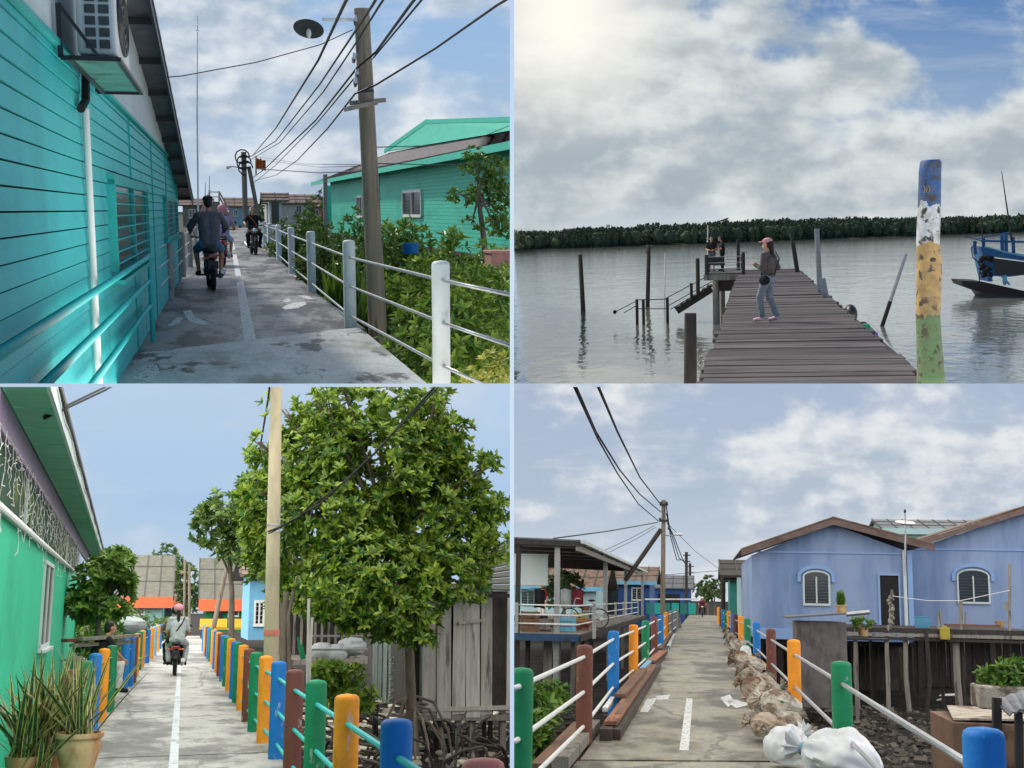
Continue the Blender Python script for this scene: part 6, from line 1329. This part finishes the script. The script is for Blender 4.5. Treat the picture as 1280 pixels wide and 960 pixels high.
MB(R).bar((xr-.0, dS, zd-.10), (xr-.0, far_, zd-.10), .08, .18).obj('deck_beam', a['wet_wood'], R)
for x_, y_ in ((-5.0, dS+1), (-4.4, dS+1.2), (-3.9, dS+3), (xr-.1, dS+5), (xr-.1, dS+12), (xr-.1, dS+20), (-4.7, dS+6), (-4.1, dS+8), (-3.75, dS+15), (-4.6, dS+2)):
    MB(R).bar((x_, y_, -1.7), (x_, y_, zd-.15), .13).obj('stilt', a['wet_wood'] if rg.random() < .6 else a['old_wood'], R)
# shed railing
R = thing('deck_railing', 'white rail fence along edge of the shed deck', 'railing', (xr, dS+.2, zd))
rp_ = [V((xl, dS+.25, 0)), V((xr-.05, dS+.25, 0)), V((xr-.05, dS+10, 0)), V((xr-.05, dS+20, 0)), V((xr-.05, dS+32, 0))]
for z_ in (.28, .53, .80): rails(R, rp_, zd+z_, .022, a['white_paint'])
for x_, y_ in [(at(646, 760, dS+.25).x, dS+.25), (at(743, 760, dS+.3).x, dS+.3)]+[(xr-.05, dS+k_) for k_ in (5, 10, 15, 20, 26, 32)]: MB(R).bar((x_, y_, zd-.1), (x_, y_, zd+.86), .09).obj('post', a['concrete_post'], R)
# things on the deck
q = at(667, 712, dS+6); m = MB(q); m.box((q.x-.1, dS+6, q.z+.0), (1.15, .06, .95)); m.box((q.x-.1, dS+5.98, q.z+.49), (1.2, .1, .05)); m.box((q.x-.1, dS+5.98, q.z-.49), (1.2, .1, .05)); solo(m, 'white_board', a['white_board'], 'big stained white board hanging under the shed roof', 'board')
q = at(678, 780, dS+15); person('person in maroon shirt and white trousers standing on the shed deck', (q.x, dS+15, zd), rad(150), 'stand', 'maroon_cloth', 'white_cloth', sc=.9)
g = random.Random(17)
for i, (px, d_, lb) in enumerate(((664, 3, 'pale plank heap near left post of the shed deck'), (700, 4, 'brown plank heap beside front shed post'), (722, 5, 'reddish plank heap near corner of the shed deck'), (712, 12, 'far plank heap in the middle of the shed deck'))):
    q = at(px, 780, dS+d_); m = MB((q.x, q.y, zd))
    for k_ in range(7): m.bar((q.x-.5+g.uniform(-.2, .2), q.y+g.uniform(-.6, .6), zd+.03+.05*k_), (q.x+.5+g.uniform(-.2, .2), q.y+g.uniform(-.6, .6), zd+.03+.05*k_), .16, .045)
    solo(m, 'plank_heap', (a['old_wood'], a['timber_brown'], a['timber_red'], a['old_wood'])[i], lb, 'planks', 'plank heaps on the shed deck')
def bicycle(lb, base, rz):
    r = thing('bicycle', lb, 'bicycle', base, rz)
    for y in (-.5, .52):
        o = MB().tube([(0, y+.32*math.cos(2*PI*i/20), .34+.32*math.sin(2*PI*i/20)) for i in range(21)], .02, 6).obj('wheel', a['black_rubber'], r, smooth=True)
        m = MB()
        for i in range(8): m.tube([(0, y, .34), (0, y+.31*math.cos(PI*i/4), .34+.31*math.sin(PI*i/4))], .004, 4)
        m.obj('spokes', a['steel'], o)
    m = MB(); m.tube([(0, -.5, .34), (0, -.1, .32), (0, .35, .8), (0, -.2, .78), (0, -.1, .32)], .018, 6); m.tube([(0, -.5, .34), (0, -.2, .78), (0, -.23, .9)], .014, 6); m.tube([(0, .52, .34), (0, .33, .98)], .018, 6); m.obj('frame', a['post_pale_blue'], r, smooth=True)
    MB().tube([(-.26, .25, .98), (0, .34, 1.0), (.26, .25, .98)], .013, 6).obj('handlebar', a['chrome'], r, smooth=True)
    MB().ell((0, -.24, .93), (.07, .13, .04)).obj('saddle', a['black_rubber'], r, smooth=True)
q = at(742, 785, dS+7); bicycle('pale blue bicycle parked on the shed deck', (q.x-.3, dS+7, zd), rad(80))
# houses behind the shed
M('house_blue_deep', srgb(36, 78, 140), .6, .15, 2, .1); M('wall_ice', srgb(170, 200, 206), .75, .08, 2, .06, stain=srgb(130, 160, 166), ssc=1.2, lo=.55, hi=.75); M('teal_dark', srgb(40, 120, 116), .6, .12, 3, .05); M('wall_mint', srgb(128, 168, 164), .75, .1, 2, .05)
house('plank_house', 'pale ice blue house behind the open shed at left', 84, 600, 745, 786, 728, 700, 10, a['wall_ice'], a['rust_iron'], wins=[(652, 739, 668, 756), (712, 738, 724, 752)], wf=a['wall_mint'], fas=a['post_pale_blue'], fh=.3, ov=.8)
house('blue_house', 'deep blue house with lean-to roof beyond the power pole', 96, 748, 812, 784, 724, 708, 10, a['house_blue_deep'], a['rust_iron'], doors=[(752, 730, 772, 782)], fas=a['post_pale_blue'], fh=.3, ov=.6, wins=[(790, 735, 802, 750)])
house('far_house', 'far low house with grey roof at end of the left row', 118, 806, 862, 780, 733, 719, 8, a['house_blue_deep'], a['grey_sheet'], doors=[(822, 742, 850, 778)])
R = thing('teal_fence', 'teal panel fence with white rail beside the far lane', 'fence', at(840, 768, 80))
for i in range(6): q0, q1 = at(808+10.5*i, 757, 80), at(817+10.5*i, 757, 80); MB(R).box(((q0.x+q1.x)/2, 80, q0.z-.18), (q1.x-q0.x, .06, .7)).obj('panel', a['teal_trim'] if i % 2 else a['teal_dark'], R)
MB(R).bar(at(806, 749, 79.9), at(872, 749, 79.9), .09).obj('rail', a['white_paint'], R)
for px, py, d_, rr, lb in ((885, 733, 150, 1.5, 'airy far tree at end of the lane, behind the rider'), (893, 738, 140, 1.2, 'lower far tree right of the airy far tree'), (705, 735, 62, .9, 'leafy shrub tree beyond the shed deck')):
    q = at(px, 770, d_); c = at(px, py, d_); tree('far_tree', lb, q, [q, q.lerp(c, .6), c], [((c.x, c.y, c.z), (rr, 1, rr*.9)), ((c.x-rr*.7, c.y, c.z-.5), (rr*.8, 1, rr*.6))], 90, .4, .2, a['leaf_far'], a['bark'], .1, group='far trees around the boardwalk')
q = g_(878, 771); bike('motorcycle coming towards us far down the boardwalk', (q.x, q.y, 0), PI, 'bike_grey'); person('far rider in red and dark clothes coming towards us', (q.x, q.y, 0), PI, 'ride', 'maroon_cloth', 'black_cloth', helmet='white_paint')
# blue house
M('wall_blue', srgb(138, 158, 194), .65, .06, 1.0, .1, stain=srgb(106, 132, 176), ssc=.7, lo=.45, hi=.72, bsc=40, sstretch=(1.4, 1, .22), stain2=srgb(100, 116, 146), s2sc=1.6, lo2=.62, hi2=.74); M('wall_blue_band', srgb(134, 166, 214), .6, .05, 2, .05); M('barge_brown', srgb(112, 94, 90), .75, .2, 4, .25, stain=srgb(90, 72, 66), ssc=2, lo=.5, hi=.66, stretch=(.6, 1, 1)); M('louvre_grey', srgb(92, 96, 104), .4, .1, 5, .05)
def gable_house(R, pl, d, dep, xl, xr, xa, ye, ya, yb, oxl=None, oxr=None):
    """front with a gable: wall columns xl..xr, apex column xa, rows of eave / apex / foot"""
    u0, zf = pl.uz(xl, yb); u1, _ = pl.uz(xr, yb); ua, za = pl.uz(xa, ya); zf = zf
    sg = 1 if u1 > u0 else -1; zl = pl.uz(xl, ye[0])[1]; zr2 = pl.uz(xr, ye[1])[1]; W = pl.w
    m = MB(R); m.prism([W(u0, zf), W(u1, zf), W(u1, zr2), W(ua, za), W(u0, zl)], -pl.n*.12); m.obj('front_wall', a['wall_blue'], R)
    for u, z_ in ((u0, zl), (u1, zr2)): MB(R).prism([W(u, zf, -.13), W(u, z_, -.13), W(u, z_, -dep), W(u, zf, -dep)], pl.u*(-.1*sg if u == u0 else .1*sg)*(-1)).obj('side_wall', a['wall_blue'], R)
    e0 = pl.uz(*oxl); e1 = pl.uz(*oxr); up = .14
    for (ue, zee) in (e0, e1):
        m = MB(R); m.prism([W(ue, zee+up, .45), W(ua, za+.18, .45), W(ua, za+.18, -dep-.3), W(ue, zee+up, -dep-.3)], (0, 0, .05)); m.obj('roof', a['rust_iron'], R)
        m = MB(R); m.prism([W(ue, zee-.07, .40), W(ua, za-.05, .40), W(ua, za+.16, .40), W(ue, zee+.13, .40)], pl.n*.05); m.obj('barge_board', a['barge_brown'], R)
    return u0, u1, zf, W
d1 = 42; pl = Pln((0, d1), (1, 0)); R = thing('blue_house', 'blue gabled house with arched window and dark doorway on stilts', 'house', at(1040, 790, d1))
u0, u1, zf, W = gable_house(R, pl, d1, 11, 941, 1140, 1040, (694, 690), 655, 796, (926, 693), (1165, 687))
uz = pl.uz
MB(R).bar(W(u0, uz(1040, 691)[1], .02), W(u1, uz(1040, 691)[1], .02), .03, .05).obj('string_course', a['wall_blue_band'], R)
def archwin(x0_, x1_, y0_, y1_, hood):
    a0, zt = uz(x0_, y0_); a1, zb = uz(x1_, y1_); zm = zt-.42*abs(a1-a0)/2
    ho = MB(R); uc = (a0+a1)/2; RR = abs(a1-a0)/2+.14
    pts = [W(uc+RR*math.cos(t), zm+.02+.55*RR*math.sin(t), .04) for t in [PI*i/14 for i in range(15)]]
    hp_ = [pts[0]-V((0, 0, .2))]+pts+[pts[-1]-V((0, 0, .2))]
    for q_, q2_ in zip(hp_, hp_[1:]): ho.bar(q_, q2_, .12, .09, up=pl.n)
    ho.obj('window_hood', a['wall_blue_band'], R)
    window(R, pl, a0, a1, zb, zm, a['white_board'], a['dark_glass'], cols=2, slats=9, t=.06, off=.04, arch=True, sm=a['louvre_grey'], sill=False)
archwin(1004, 1037, 714, 756, 1)
a0, zt = uz(1098, 718); a1, zb = uz(1126, 787)
m = MB(R); m.prism([W(a0, zb, .012), W(a1, zb, .012), W(a1, zt, .012), W(a0, zt, .012)], -pl.n*.01); dr = m.obj('doorway', a['black_rubber'], R)
m = MB(R); m.bar(W(a0, zb, .03), W(a0, zt, .03), .07, .05, up=pl.n); m.bar(W(a1, zb, .03), W(a1, zt, .03), .05, .05, up=pl.n); m.bar(W(a0, zt, .03), W(a1, zt, .03), .06, .05, up=pl.n); m.obj('door_frame', a['wall_blue_band'], dr)
ux = uz(1131, 740)[0]; MB(R).tube([W(ux, zf-.1, .1), W(ux, uz(1131, 688)[1], .1)], .06, 10).obj('drain_pipe', a['white_board'], R, smooth=True)
MB(R).bar(W(u1, zf, .03), W(u1, uz(1140, 691)[1], .03), .16, .08, up=pl.n).obj('corner_pilaster', a['wall_blue_band'], R)
MB(R).bar(W(u0, zf+.12, .02), W(u1, zf+.12, .02), .05, .35).obj('plinth', a['wall_blue_band'], R)
for px in (945, 975, 1005, 1090, 1135): q = at(px, 800, d1+.6); MB(R).bar((q.x, q.y, -1.7), (q.x, q.y, zf+.05), .2).obj('stilt', a['wet_wood'], R)
MB(R).box((at(1040, 790, d1).x, d1+5.5, zf-.12), (5.5, 10.6, .2)).obj('floor', a['wet_wood'], R)
d2 = 47; pl = Pln((0, d2), (1, 0)); R = thing('blue_house', 'second blue house with arched window at right edge', 'house', at(1210, 790, d2))
uz = pl.uz; u0, u1, zf, W = gable_house(R, pl, d2, 10, 1136, 1420, 1300, (690, 690), 634, 792, (1146, 681), (1440, 690))
MB(R).bar(W(u0, uz(1200, 687)[1], .02), W(u1, uz(1200, 687)[1], .02), .03, .05).obj('string_course', a['wall_blue_band'], R)
archwin(1196, 1237, 712, 754, 1)
for px in (1150, 1190, 1240): q = at(px, 800, d2+.6); MB(R).bar((q.x, q.y, -1.7), (q.x, q.y, zf+.05), .2).obj('stilt', a['wet_wood'], R)
house('mint_house', 'pale mint building with flat roof line behind the blue houses', 75, 1106, 1300, 720, 661, 650, 8, a['wall_mint'], a['grey_sheet'], fas=a['wall_ice'], fh=.35, ov=.2)
house('white_house', 'small white plank house between lane and the blue house', 66, 926, 960, 786, 715, 700, 8, a['wall_ice'], a['wet_wood'], ov=1.1)
house('dark_shed', 'small dark shed with teal wall beside the far right posts', 84, 912, 935, 782, 722, 712, 6, a['teal_dark'], a['wet_wood'], ov=.6)
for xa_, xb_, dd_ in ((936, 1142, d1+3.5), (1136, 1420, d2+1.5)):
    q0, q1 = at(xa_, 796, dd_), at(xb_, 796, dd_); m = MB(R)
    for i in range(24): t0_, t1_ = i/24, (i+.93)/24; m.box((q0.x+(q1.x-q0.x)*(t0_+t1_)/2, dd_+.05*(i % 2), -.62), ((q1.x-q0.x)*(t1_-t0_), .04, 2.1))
    m.obj('underfloor_shade', a['bark_dark'], R)  # dark backing added to stand for the shade under the houses
# satellite dish
dm = 40.5; R = thing('satellite_dish', 'satellite dish on tall thin mast in front of blue house', 'satellite dish', at(1131, 690, dm))
MB(R).tube([at(1131, 720, dm), at(1132, 652, dm)], .03, 8).obj('mast', a['steel'], R, smooth=True)
m = MB(R); mm = MB(); mm.lathe([(.02, -.07), (.18, -.055), (.31, -.0), (.32, .01), (.30, .01), (.17, -.04), (.02, -.055)], 20); c = at(1131.5, 653, dm); Rm = Matrix.Rotation(rad(14), 3, 'X') @ Matrix.Rotation(rad(3), 3, 'Y'); m.add([c+Rm @ v for v in mm.v], mm.f); m.obj('dish', a['white_paint'], R, smooth=True)
m = MB(R); m.tube([c, c+V((0, -.02, .36))], .012, 6); m.ell(c+V((0, -.02, .36)), (.04, .04, .07), 8, 6); m.obj('receiver', a['black_metal'], R, smooth=True)
# porch platform on stilts
dp = 37; R = thing('porch_platform', 'rickety timber porch on crooked stilts before the blue houses', 'platform', at(1160, 800, dp))
zp = at(1160, 787, dp).z; x0, x1 = at(1056, 790, dp).x, at(1300, 790, dp).x
m = MB(R)
for i in range(7): m.box(((x0+x1)/2+rg.uniform(-.1, .1), dp+.3+.62*i, zp), (x1-x0, .56, .05))
m.obj('deck', a['wet_wood'], R)
for k_, (za_, w_) in enumerate(((-.06, .1), (-.17, .09), (-.27, .08))): MB(R).bar((x0-.1*k_, dp-.02-.02*k_, zp+za_), (x1, dp-.03-.02*k_, zp+za_+rg.uniform(-.03, .03)), .07, w_).obj('edge_beam', a['wet_wood'] if k_ != 1 else a['old_wood'], R)
for px, dd, w_, lean in ((1069, 0, .12, .05), (1108, .2, .11, -.04), (1132, .1, .14, .05), (1158, -.3, .12, -.1), (1176, 1.5, .1, 0), (1195, .2, .2, .03), (1202, .3, .1, 0), (1228, 1, .13, 0), (1260, .6, .12, 0), (1088, 2.5, .1, 0), (1145, 3, .1, 0), (1215, 3, .1, 0)):
    q = at(px, 800, dp+dd); MB(R).tube([(q.x+lean, q.y, -1.7), (q.x-lean*.5, q.y, -.6), (q.x, q.y, zp-.03)], [w_*.55, w_*.5, w_*.5], 7).obj('stilt', a['old_wood'] if px in (1108, 1132, 1195, 1069) else a['wet_wood'], R)
for px, yt, w_, lb in ((1201, 751, .11, 'stout grey post standing on porch right of the middle'), (1173, 763, .1, 'short leaning post end on the porch edge'), (1262, 705, .09, 'tall thin post with box at the right edge'), (1207, 765, .05, 'thin stick beside stout grey porch post')):
    q, t_ = at(px, 795, dp+.1), at(px+(2 if yt == 763 else 0), yt, dp+.1); m = MB(q); m.tube([q, t_], w_*.5, 8)
    if yt == 705: m.box(at(1259, 758, dp), (.14, .1, .25))
    solo(m, 'timber_post', a['old_wood'], lb, 'post')
q = at(1112, 785, dp+.3); m = MB(q); g = random.Random(2); m.tube([at(1112, 796, dp), at(1113, 760, dp), at(1115, 737, dp)], .035, 6)
for i in range(26): y_ = 742+i*1.8; m.ell(at(1113+g.uniform(-3, 3), y_, dp+g.uniform(-.1, .1)), (g.uniform(.03, .07), .05, g.uniform(.04, .08)), 6, 5)
solo(m, 'driftwood_pole', a['old_wood'], 'knobbly encrusted pole in front of the dark doorway', 'pole')
m = MB(at(1190, 745, dp)); m.tube([at(1115, 745, dp), at(1160, 751, dp), at(1200, 751, dp), at(1262, 738, dp)], .012, 5); solo(m, 'clothes_line', a['white_paint'], 'pale clothes line strung between the porch posts', 'clothes line')
M('tub_blue', srgb(96, 160, 196), .4, .1, 5, .05)
q = at(1153, 783, dp+.8); m = MB(q); m.lathe([(.2, 0), (.21, .02), (.235, .3), (.25, .31), (.25, .33), (.22, .33), (.19, .05), (.01, .04)], 18, (q.x, q.y, zp+.03)); solo(m, 'water_tub', a['tub_blue'], 'light blue plastic tub on the porch', 'tub', smooth=True)
q = at(1181, 792, dp-.2); m = MB(q); m.box(q, (.26, .18, .34)); m.box(q+V((0, 0, .19)), (.12, .1, .06)); solo(m, 'jerrycan', a['yellow_paint'] if 0 else M('mustard', srgb(168, 150, 56), .6, .15, 5, .1), 'mustard yellow container hanging on porch edge', 'container', bevel=.02)
q = at(1250, 781, dp+.5); m = MB(q); m.lathe([(.1, 0), (.15, .18), (.16, .2), (.02, .18)], 14, q+V((0, 0, -.08))); solo(m, 'flower_pot', a['clay_pot'], 'clay pot standing at right end of porch', 'pot', smooth=True)
m = MB(at(1220, 783, dp)); m.box(at(1215, 782, dp+.2), (1.5, .3, .07)); solo(m, 'board', a['timber_brown'], 'long brown board lying on the porch edge', 'board')
# concrete tank with roof sheet and plants
M('tank_concrete', srgb(108, 103, 103), .85, .2, 2.5, .3, stain=srgb(84, 76, 74), ssc=1.5, lo=.48, hi=.62, stain2=srgb(150, 120, 110), s2sc=1, lo2=.58, hi2=.7, sstretch=(1, 1, .4))
dk = 33; p0, p1 = at(997, 860, dk), at(1058, 778, dk); R = thing('water_tank', 'square stained concrete tank with a sheet of roofing on top', 'tank', ((p0.x+p1.x)/2, dk+.8, p0.z))
MB(R).box(((p0.x+p1.x)/2, dk+.7, (p0.z-.5+p1.z)/2), (p1.x-p0.x, 1.4, p1.z-p0.z+.5)).obj('tank', a['tank_concrete'], R, bevel=.02)
m = MB(R); q0, q1 = at(983, 773, dk-.3), at(1087, 768, dk-.3); 
for i in range(12): ya = dk-.3+.14*i; m.prism([V((q0.x, ya, q0.z+.01*(i % 2))), V((q1.x-.6, ya, q1.z-.02+.01*(i % 2))), V((q1.x-.6, ya+.14, q1.z-.02+.01*((i+1) % 2))), V((q0.x, ya+.14, q0.z+.01*((i+1) % 2)))], (0, 0, .04))
m.obj('roof_sheet', a['grey_sheet'], R)
m = MB(at(1075, 768, dk-.2)); m.tube([at(1058, 768, dk-.2), at(1087, 765, dk-.2)], .06, 10); solo(m, 'pipe', a['steel'], 'grey pipe lying on the tank roof sheet', 'pipe', smooth=True)
def potplant(px, py, d_, lb, rx, rz, L_, kd, n_, w_):
    q = at(px, py, d_); R = thing('potted_plant', lb, 'potted plant', q); MB(R).lathe([(.1, -.01), (.15, .2), (.17, .21), (.17, .24), (.14, .24), (.01, .2)], 14, q).obj('pot', a['clay_pot'], R, smooth=True); m = MB(R); g = random.Random(px)
    if kd:
        for _ in range(n_): t = g.uniform(0, .8); a_ = g.uniform(0, 6.28); m.leaf(q+V((g.uniform(-.08, .08), 0, .2)), (math.sin(t)*math.cos(a_), math.sin(t)*math.sin(a_), math.cos(t)), (math.cos(a_), math.sin(a_), .4), L_*g.uniform(.6, 1.1), w_, .3)
    else: crown(m, g, [((q.x, q.y, q.z+.2+rz), (rx, rx, rz))], n_, L_, w_, 6, .1)
    m.obj('foliage', a['leaf_mid'], R)
potplant(1052, 768, dk, 'spiky plant in pot on the tank roof sheet', .2, .2, .42, 1, 26, .05); potplant(1079, 795, dk+1, 'leafy round potted plant at left end of porch', .32, .14, .12, 0, 60, .05)
R = thing('plant_shelf', 'low plank shelf on thin legs at left end of porch', 'shelf', at(1085, 795, dk+.9)); q0, q1 = at(1058, 797, dk+.9), at(1110, 800, dk+.9); MB(R).box(((q0.x+q1.x)/2, dk+1, q0.z-.03), (q1.x-q0.x, .7, .05)).obj('shelf_board', a['wet_wood'], R)
for px in (1069, 1108): q = at(px, 800, dk+.8); MB(R).bar((q.x, q.y, -1.6), (q.x, q.y, q0.z-.05), .1).obj('leg', a['old_wood'], R)
# mud with rubble and litter
m = MB((5, 22, -1.5)); g = random.Random(61)
for _ in range(5200):
    y = 8+g.random()**1.3*30; x = g.uniform(1.5, 1.5+y*.33); s = g.uniform(.02, .10)*(1.4 if g.random() < .1 else 1); R_ = Matrix.Rotation(g.random()*6, 3, 'Z') @ Matrix.Rotation(g.uniform(-.9, .9), 3, 'X'); m.box((x, y, -1.5+s*.3+.06*noise.noise(V((x, y*.4, 0)))), (s*1.9, s*1.3, s*.8), R_)
M('rubble', srgb(78, 72, 66), .9, .3, 3, .3, island=.75); o = m.obj('rubble', a['rubble']); o['kind'] = 'stuff'
m = MB((-5, 22, -1.5)); g = random.Random(62)
for _ in range(1500):
    y = 10+g.random()**1.3*26; x = -g.uniform(1.5, 1.5+y*.2); s = g.uniform(.02, .10); R_ = Matrix.Rotation(g.random()*6, 3, 'Z'); m.box((x, y, -1.5+s*.3), (s*1.9, s*1.3, s*.8), R_)
o = m.obj('rubble', a['rubble']); o['kind'] = 'stuff'
for px, py, d_, s, lb in ((1184, 870, 25, .3, 'largest pale plastic scrap lying on the mud under porch'), (1033, 884, 22, .16, 'small white scrap on mud beside the orange post'), (1174, 876, 24, .1, 'tiny white scrap left of the largest pale scrap'), (1195, 900, 20, .14, 'pinkish scrap near brown crate on the mud')):
    q = D.gnd(px, py, -1.46); m = MB(q); m.prism([q+V((-s, -s*.5, 0)), q+V((s*.6, -s, .03)), q+V((s, s*.7, .06)), q+V((-s*.4, s, .02))], (0, 0, .02)); solo(m, 'litter_scrap', a['white_paint'] if 'pink' not in lb else a['post_pink'], lb, 'litter', 'scraps of litter on the mud')
for px, py, d_, rx, rz, lb in ((672, 890, 17, .28, .28, 'leafy green shrub growing behind the left green post'), (688, 872, 19, .25, .22, 'upper leafy shrub between green and brown posts'), (665, 925, 14, .14, .28, 'low shrub right beside the left green post')):
    q = at(px, py, d_); bush('shrub', lb, (q.x, q.y, q.z-rz), rx, rz, 55, .17, .06, a['leaf_mid'], 'shrubs beside the left railing', 'shrub', ry=.25)
# bottom right corner: planter, crates, tin roof
dC = 11.5; q = at(1255, 862, dC); R = thing('planter', 'broken white planter crate full of green plants at right edge', 'planter', q)
m = MB(R); m.box(q+V((-.02, 0, -.06)), (.46, .4, .2)); m.obj('box', a['sack_dirty'], R, bevel=.02)
m = MB(R); g = random.Random(5); crown(m, g, [((q.x+.02, q.y, q.z+.1), (.24, .2, .12)), ((q.x+.12, q.y, q.z+.18), (.14, .15, .1))], 130, .085, .03, 6, .1); m.obj('foliage', a['leaf_mid'], R)
R = thing('tin_shelter', 'small ribbed tin roof on dark post at right edge', 'shelter', at(1262, 900, 10))
q0, q1, q2, q3 = at(1243, 878, 10), at(1300, 858, 10.8), at(1300, 880, 9.6), at(1262, 896, 9.4)
m = MB(R); n = 9
for i in range(n):
    t, t2 = i/n, (i+1)/n; up = V((0, 0, .015*(i % 2))); up2 = V((0, 0, .015*((i+1) % 2))); m.prism([q0.lerp(q1, t)+up, q0.lerp(q1, t2)+up2, q3.lerp(q2, t2)+up2, q3.lerp(q2, t)+up], (0, 0, .012))
m.obj('roof_sheet', a['grey_sheet'], R)
MB(R).bar(at(1246, 990, 9.8), at(1246, 872, 9.8), .06).obj('post', a['wet_wood'], R); MB(R).bar(at(1274, 990, 9.6), at(1273, 890, 9.6), .05).obj('post', a['wet_wood'], R)
M('crate_brown', srgb(120, 92, 74), .85, .25, 4, .3, stain=srgb(70, 56, 48), ssc=2, lo=.5, hi=.66)
q = at(1240, 920, 12.5); R = thing('crate', 'large brown crate with plastic sheet on top at right edge', 'crate', q); m = MB(R); m.box(q+V((.0, .5, -.25)), (.75, 1.2, .75)); m.obj('box', a['crate_brown'], R, bevel=.01)
m = MB(R); t_ = q+V((0, .5, .14)); m.prism([t_+V((-.36, -.55, 0)), t_+V((.4, -.6, .02)), t_+V((.4, .6, .02)), t_+V((-.2, .6, .03))], (0, 0, .02)); m.obj('plastic_sheet', a['sack_dirty'], R)
joints([24, 33, 44, 58, 75], -1.2, 1.2, .04)
# clutter on the shed deck
g = random.Random(91)
for i, (px, d_, lb) in enumerate(((655, 6, 'leftmost old tyre lying on the shed deck'), (672, 9, 'old tyre behind the person in maroon'))):
    q = at(px, 780, dS+d_); m = MB((q.x, q.y, zd))
    for k_ in range(2): m.tube([(q.x+.28*math.cos(t*PI/9), q.y+.28*math.sin(t*PI/9), zd+.1+.19*k_) for t in range(19)], .095, 8)
    solo(m, 'tyre', a['black_rubber'], lb, 'tyre', smooth=True)
for px, d_, hh, mt, lb in ((663, 2, .6, 'timber_brown', 'brown crate by the left edge of shed deck'), (709, 3, .45, 'post_pale_blue', 'pale blue crate behind front shed post'), (735, 16, .7, 'timber_brown', 'stacked brown crate far along the shed deck'), (752, 22, .6, 'white_board', 'white chest far along the shed deck'), (726, 9, .5, 'mustard', 'mustard crate in the middle of shed deck')):
    q = at(px, 780, dS+d_); m = MB((q.x, q.y, zd)); w_ = .5
    for z_ in range(3): m.box((q.x, q.y, zd+hh*(z_+.5)/3), (w_, .5, hh/3-.03))
    for s_ in (-1, 1): m.box((q.x+s_*(w_/2-.03), q.y-.262, zd+hh/2), (.06, .02, hh))
    solo(m, 'crate', a[mt], lb, 'crate')
q = at(690, 740, dS+12); m = MB(q); m.tube([at(652, 737, dS+10), at(690, 735, dS+12), at(727, 737, dS+14)], .02, 5); solo(m, 'washing_line', a['cable_black'], 'sagging line strung under the shed roof', 'line')
for px, c_, lb in ((668, 'black_cloth', 'dark cloth hanging from line under the shed roof'), (701, 'grey_cloth', 'grey cloth hanging from line under the shed roof'), (716, 'maroon_cloth', 'maroon cloth hanging from line under the shed roof')):
    q = at(px, 737, dS+12); m = MB(q); v_ = [q+V((.10*i, .05*math.sin(i*2.1), -.7*k_+.04*math.sin(i))) for i in range(5) for k_ in range(2)]; m.add(v_, [(2*i, 2*i+2, 2*i+3, 2*i+1) for i in range(4)]); solo(m, 'hanging_cloth', a[c_], lb, 'cloth', solid=.012, smooth=True)
# ------------------------------------------------------------------ each place ends where its site ends: saw off what sticks out over the neighbour
bpy.context.view_layer.update()
k = 1/F
SEAM = {id(A): [V((-1, -2.6*k, 0)), V((0, -.6*k, 1))], id(B): [V((1, -2.6*k, 0)), V((0, -.6*k, 1))],
        id(C): [V((-1, -2.6*k, 0)), V((0, -3.6*k, -1))], id(D): [V((1, -2.6*k, 0)), V((0, -3.6*k, -1))]}
for o in list(SC.objects):
    if o.type != 'MESH' or o.name not in OWN: continue
    if o.name.split('.')[0] == 'sky': continue
    Mw = o.matrix_world; vs = [Mw @ v.co for v in o.data.vertices]
    if not vs: continue
    for n in SEAM[id(OWN[o.name])]:
        dd = [n.dot(v) for v in vs]
        if min(dd) >= -1e-4: continue
        if max(dd) <= 0:
            ch = list(o.children)
            if not ch: bpy.data.objects.remove(o); o = None
            break
        if o.data.users > 1: o.data = o.data.copy()
        bm = bmesh.new(); bm.from_mesh(o.data); bm.transform(Mw)
        r = bmesh.ops.bisect_plane(bm, geom=bm.verts[:]+bm.edges[:]+bm.faces[:], dist=1e-5, plane_co=(0, 0, 0), plane_no=-n, clear_outer=True)
        if len(bm.faces) < 3000:
            try: bmesh.ops.holes_fill(bm, edges=[e for e in r['geom_cut'] if isinstance(e, bmesh.types.BMEdge) and e.is_boundary])
            except Exception: pass
        bm.transform(Mw.inverted()); bm.to_mesh(o.data); bm.free(); vs = [Mw @ v.co for v in o.data.vertices]
        if not vs: break
for o in list(SC.objects):                       # things that ended up with nothing left
    if o.type == 'EMPTY' and not o.children: bpy.data.objects.remove(o)
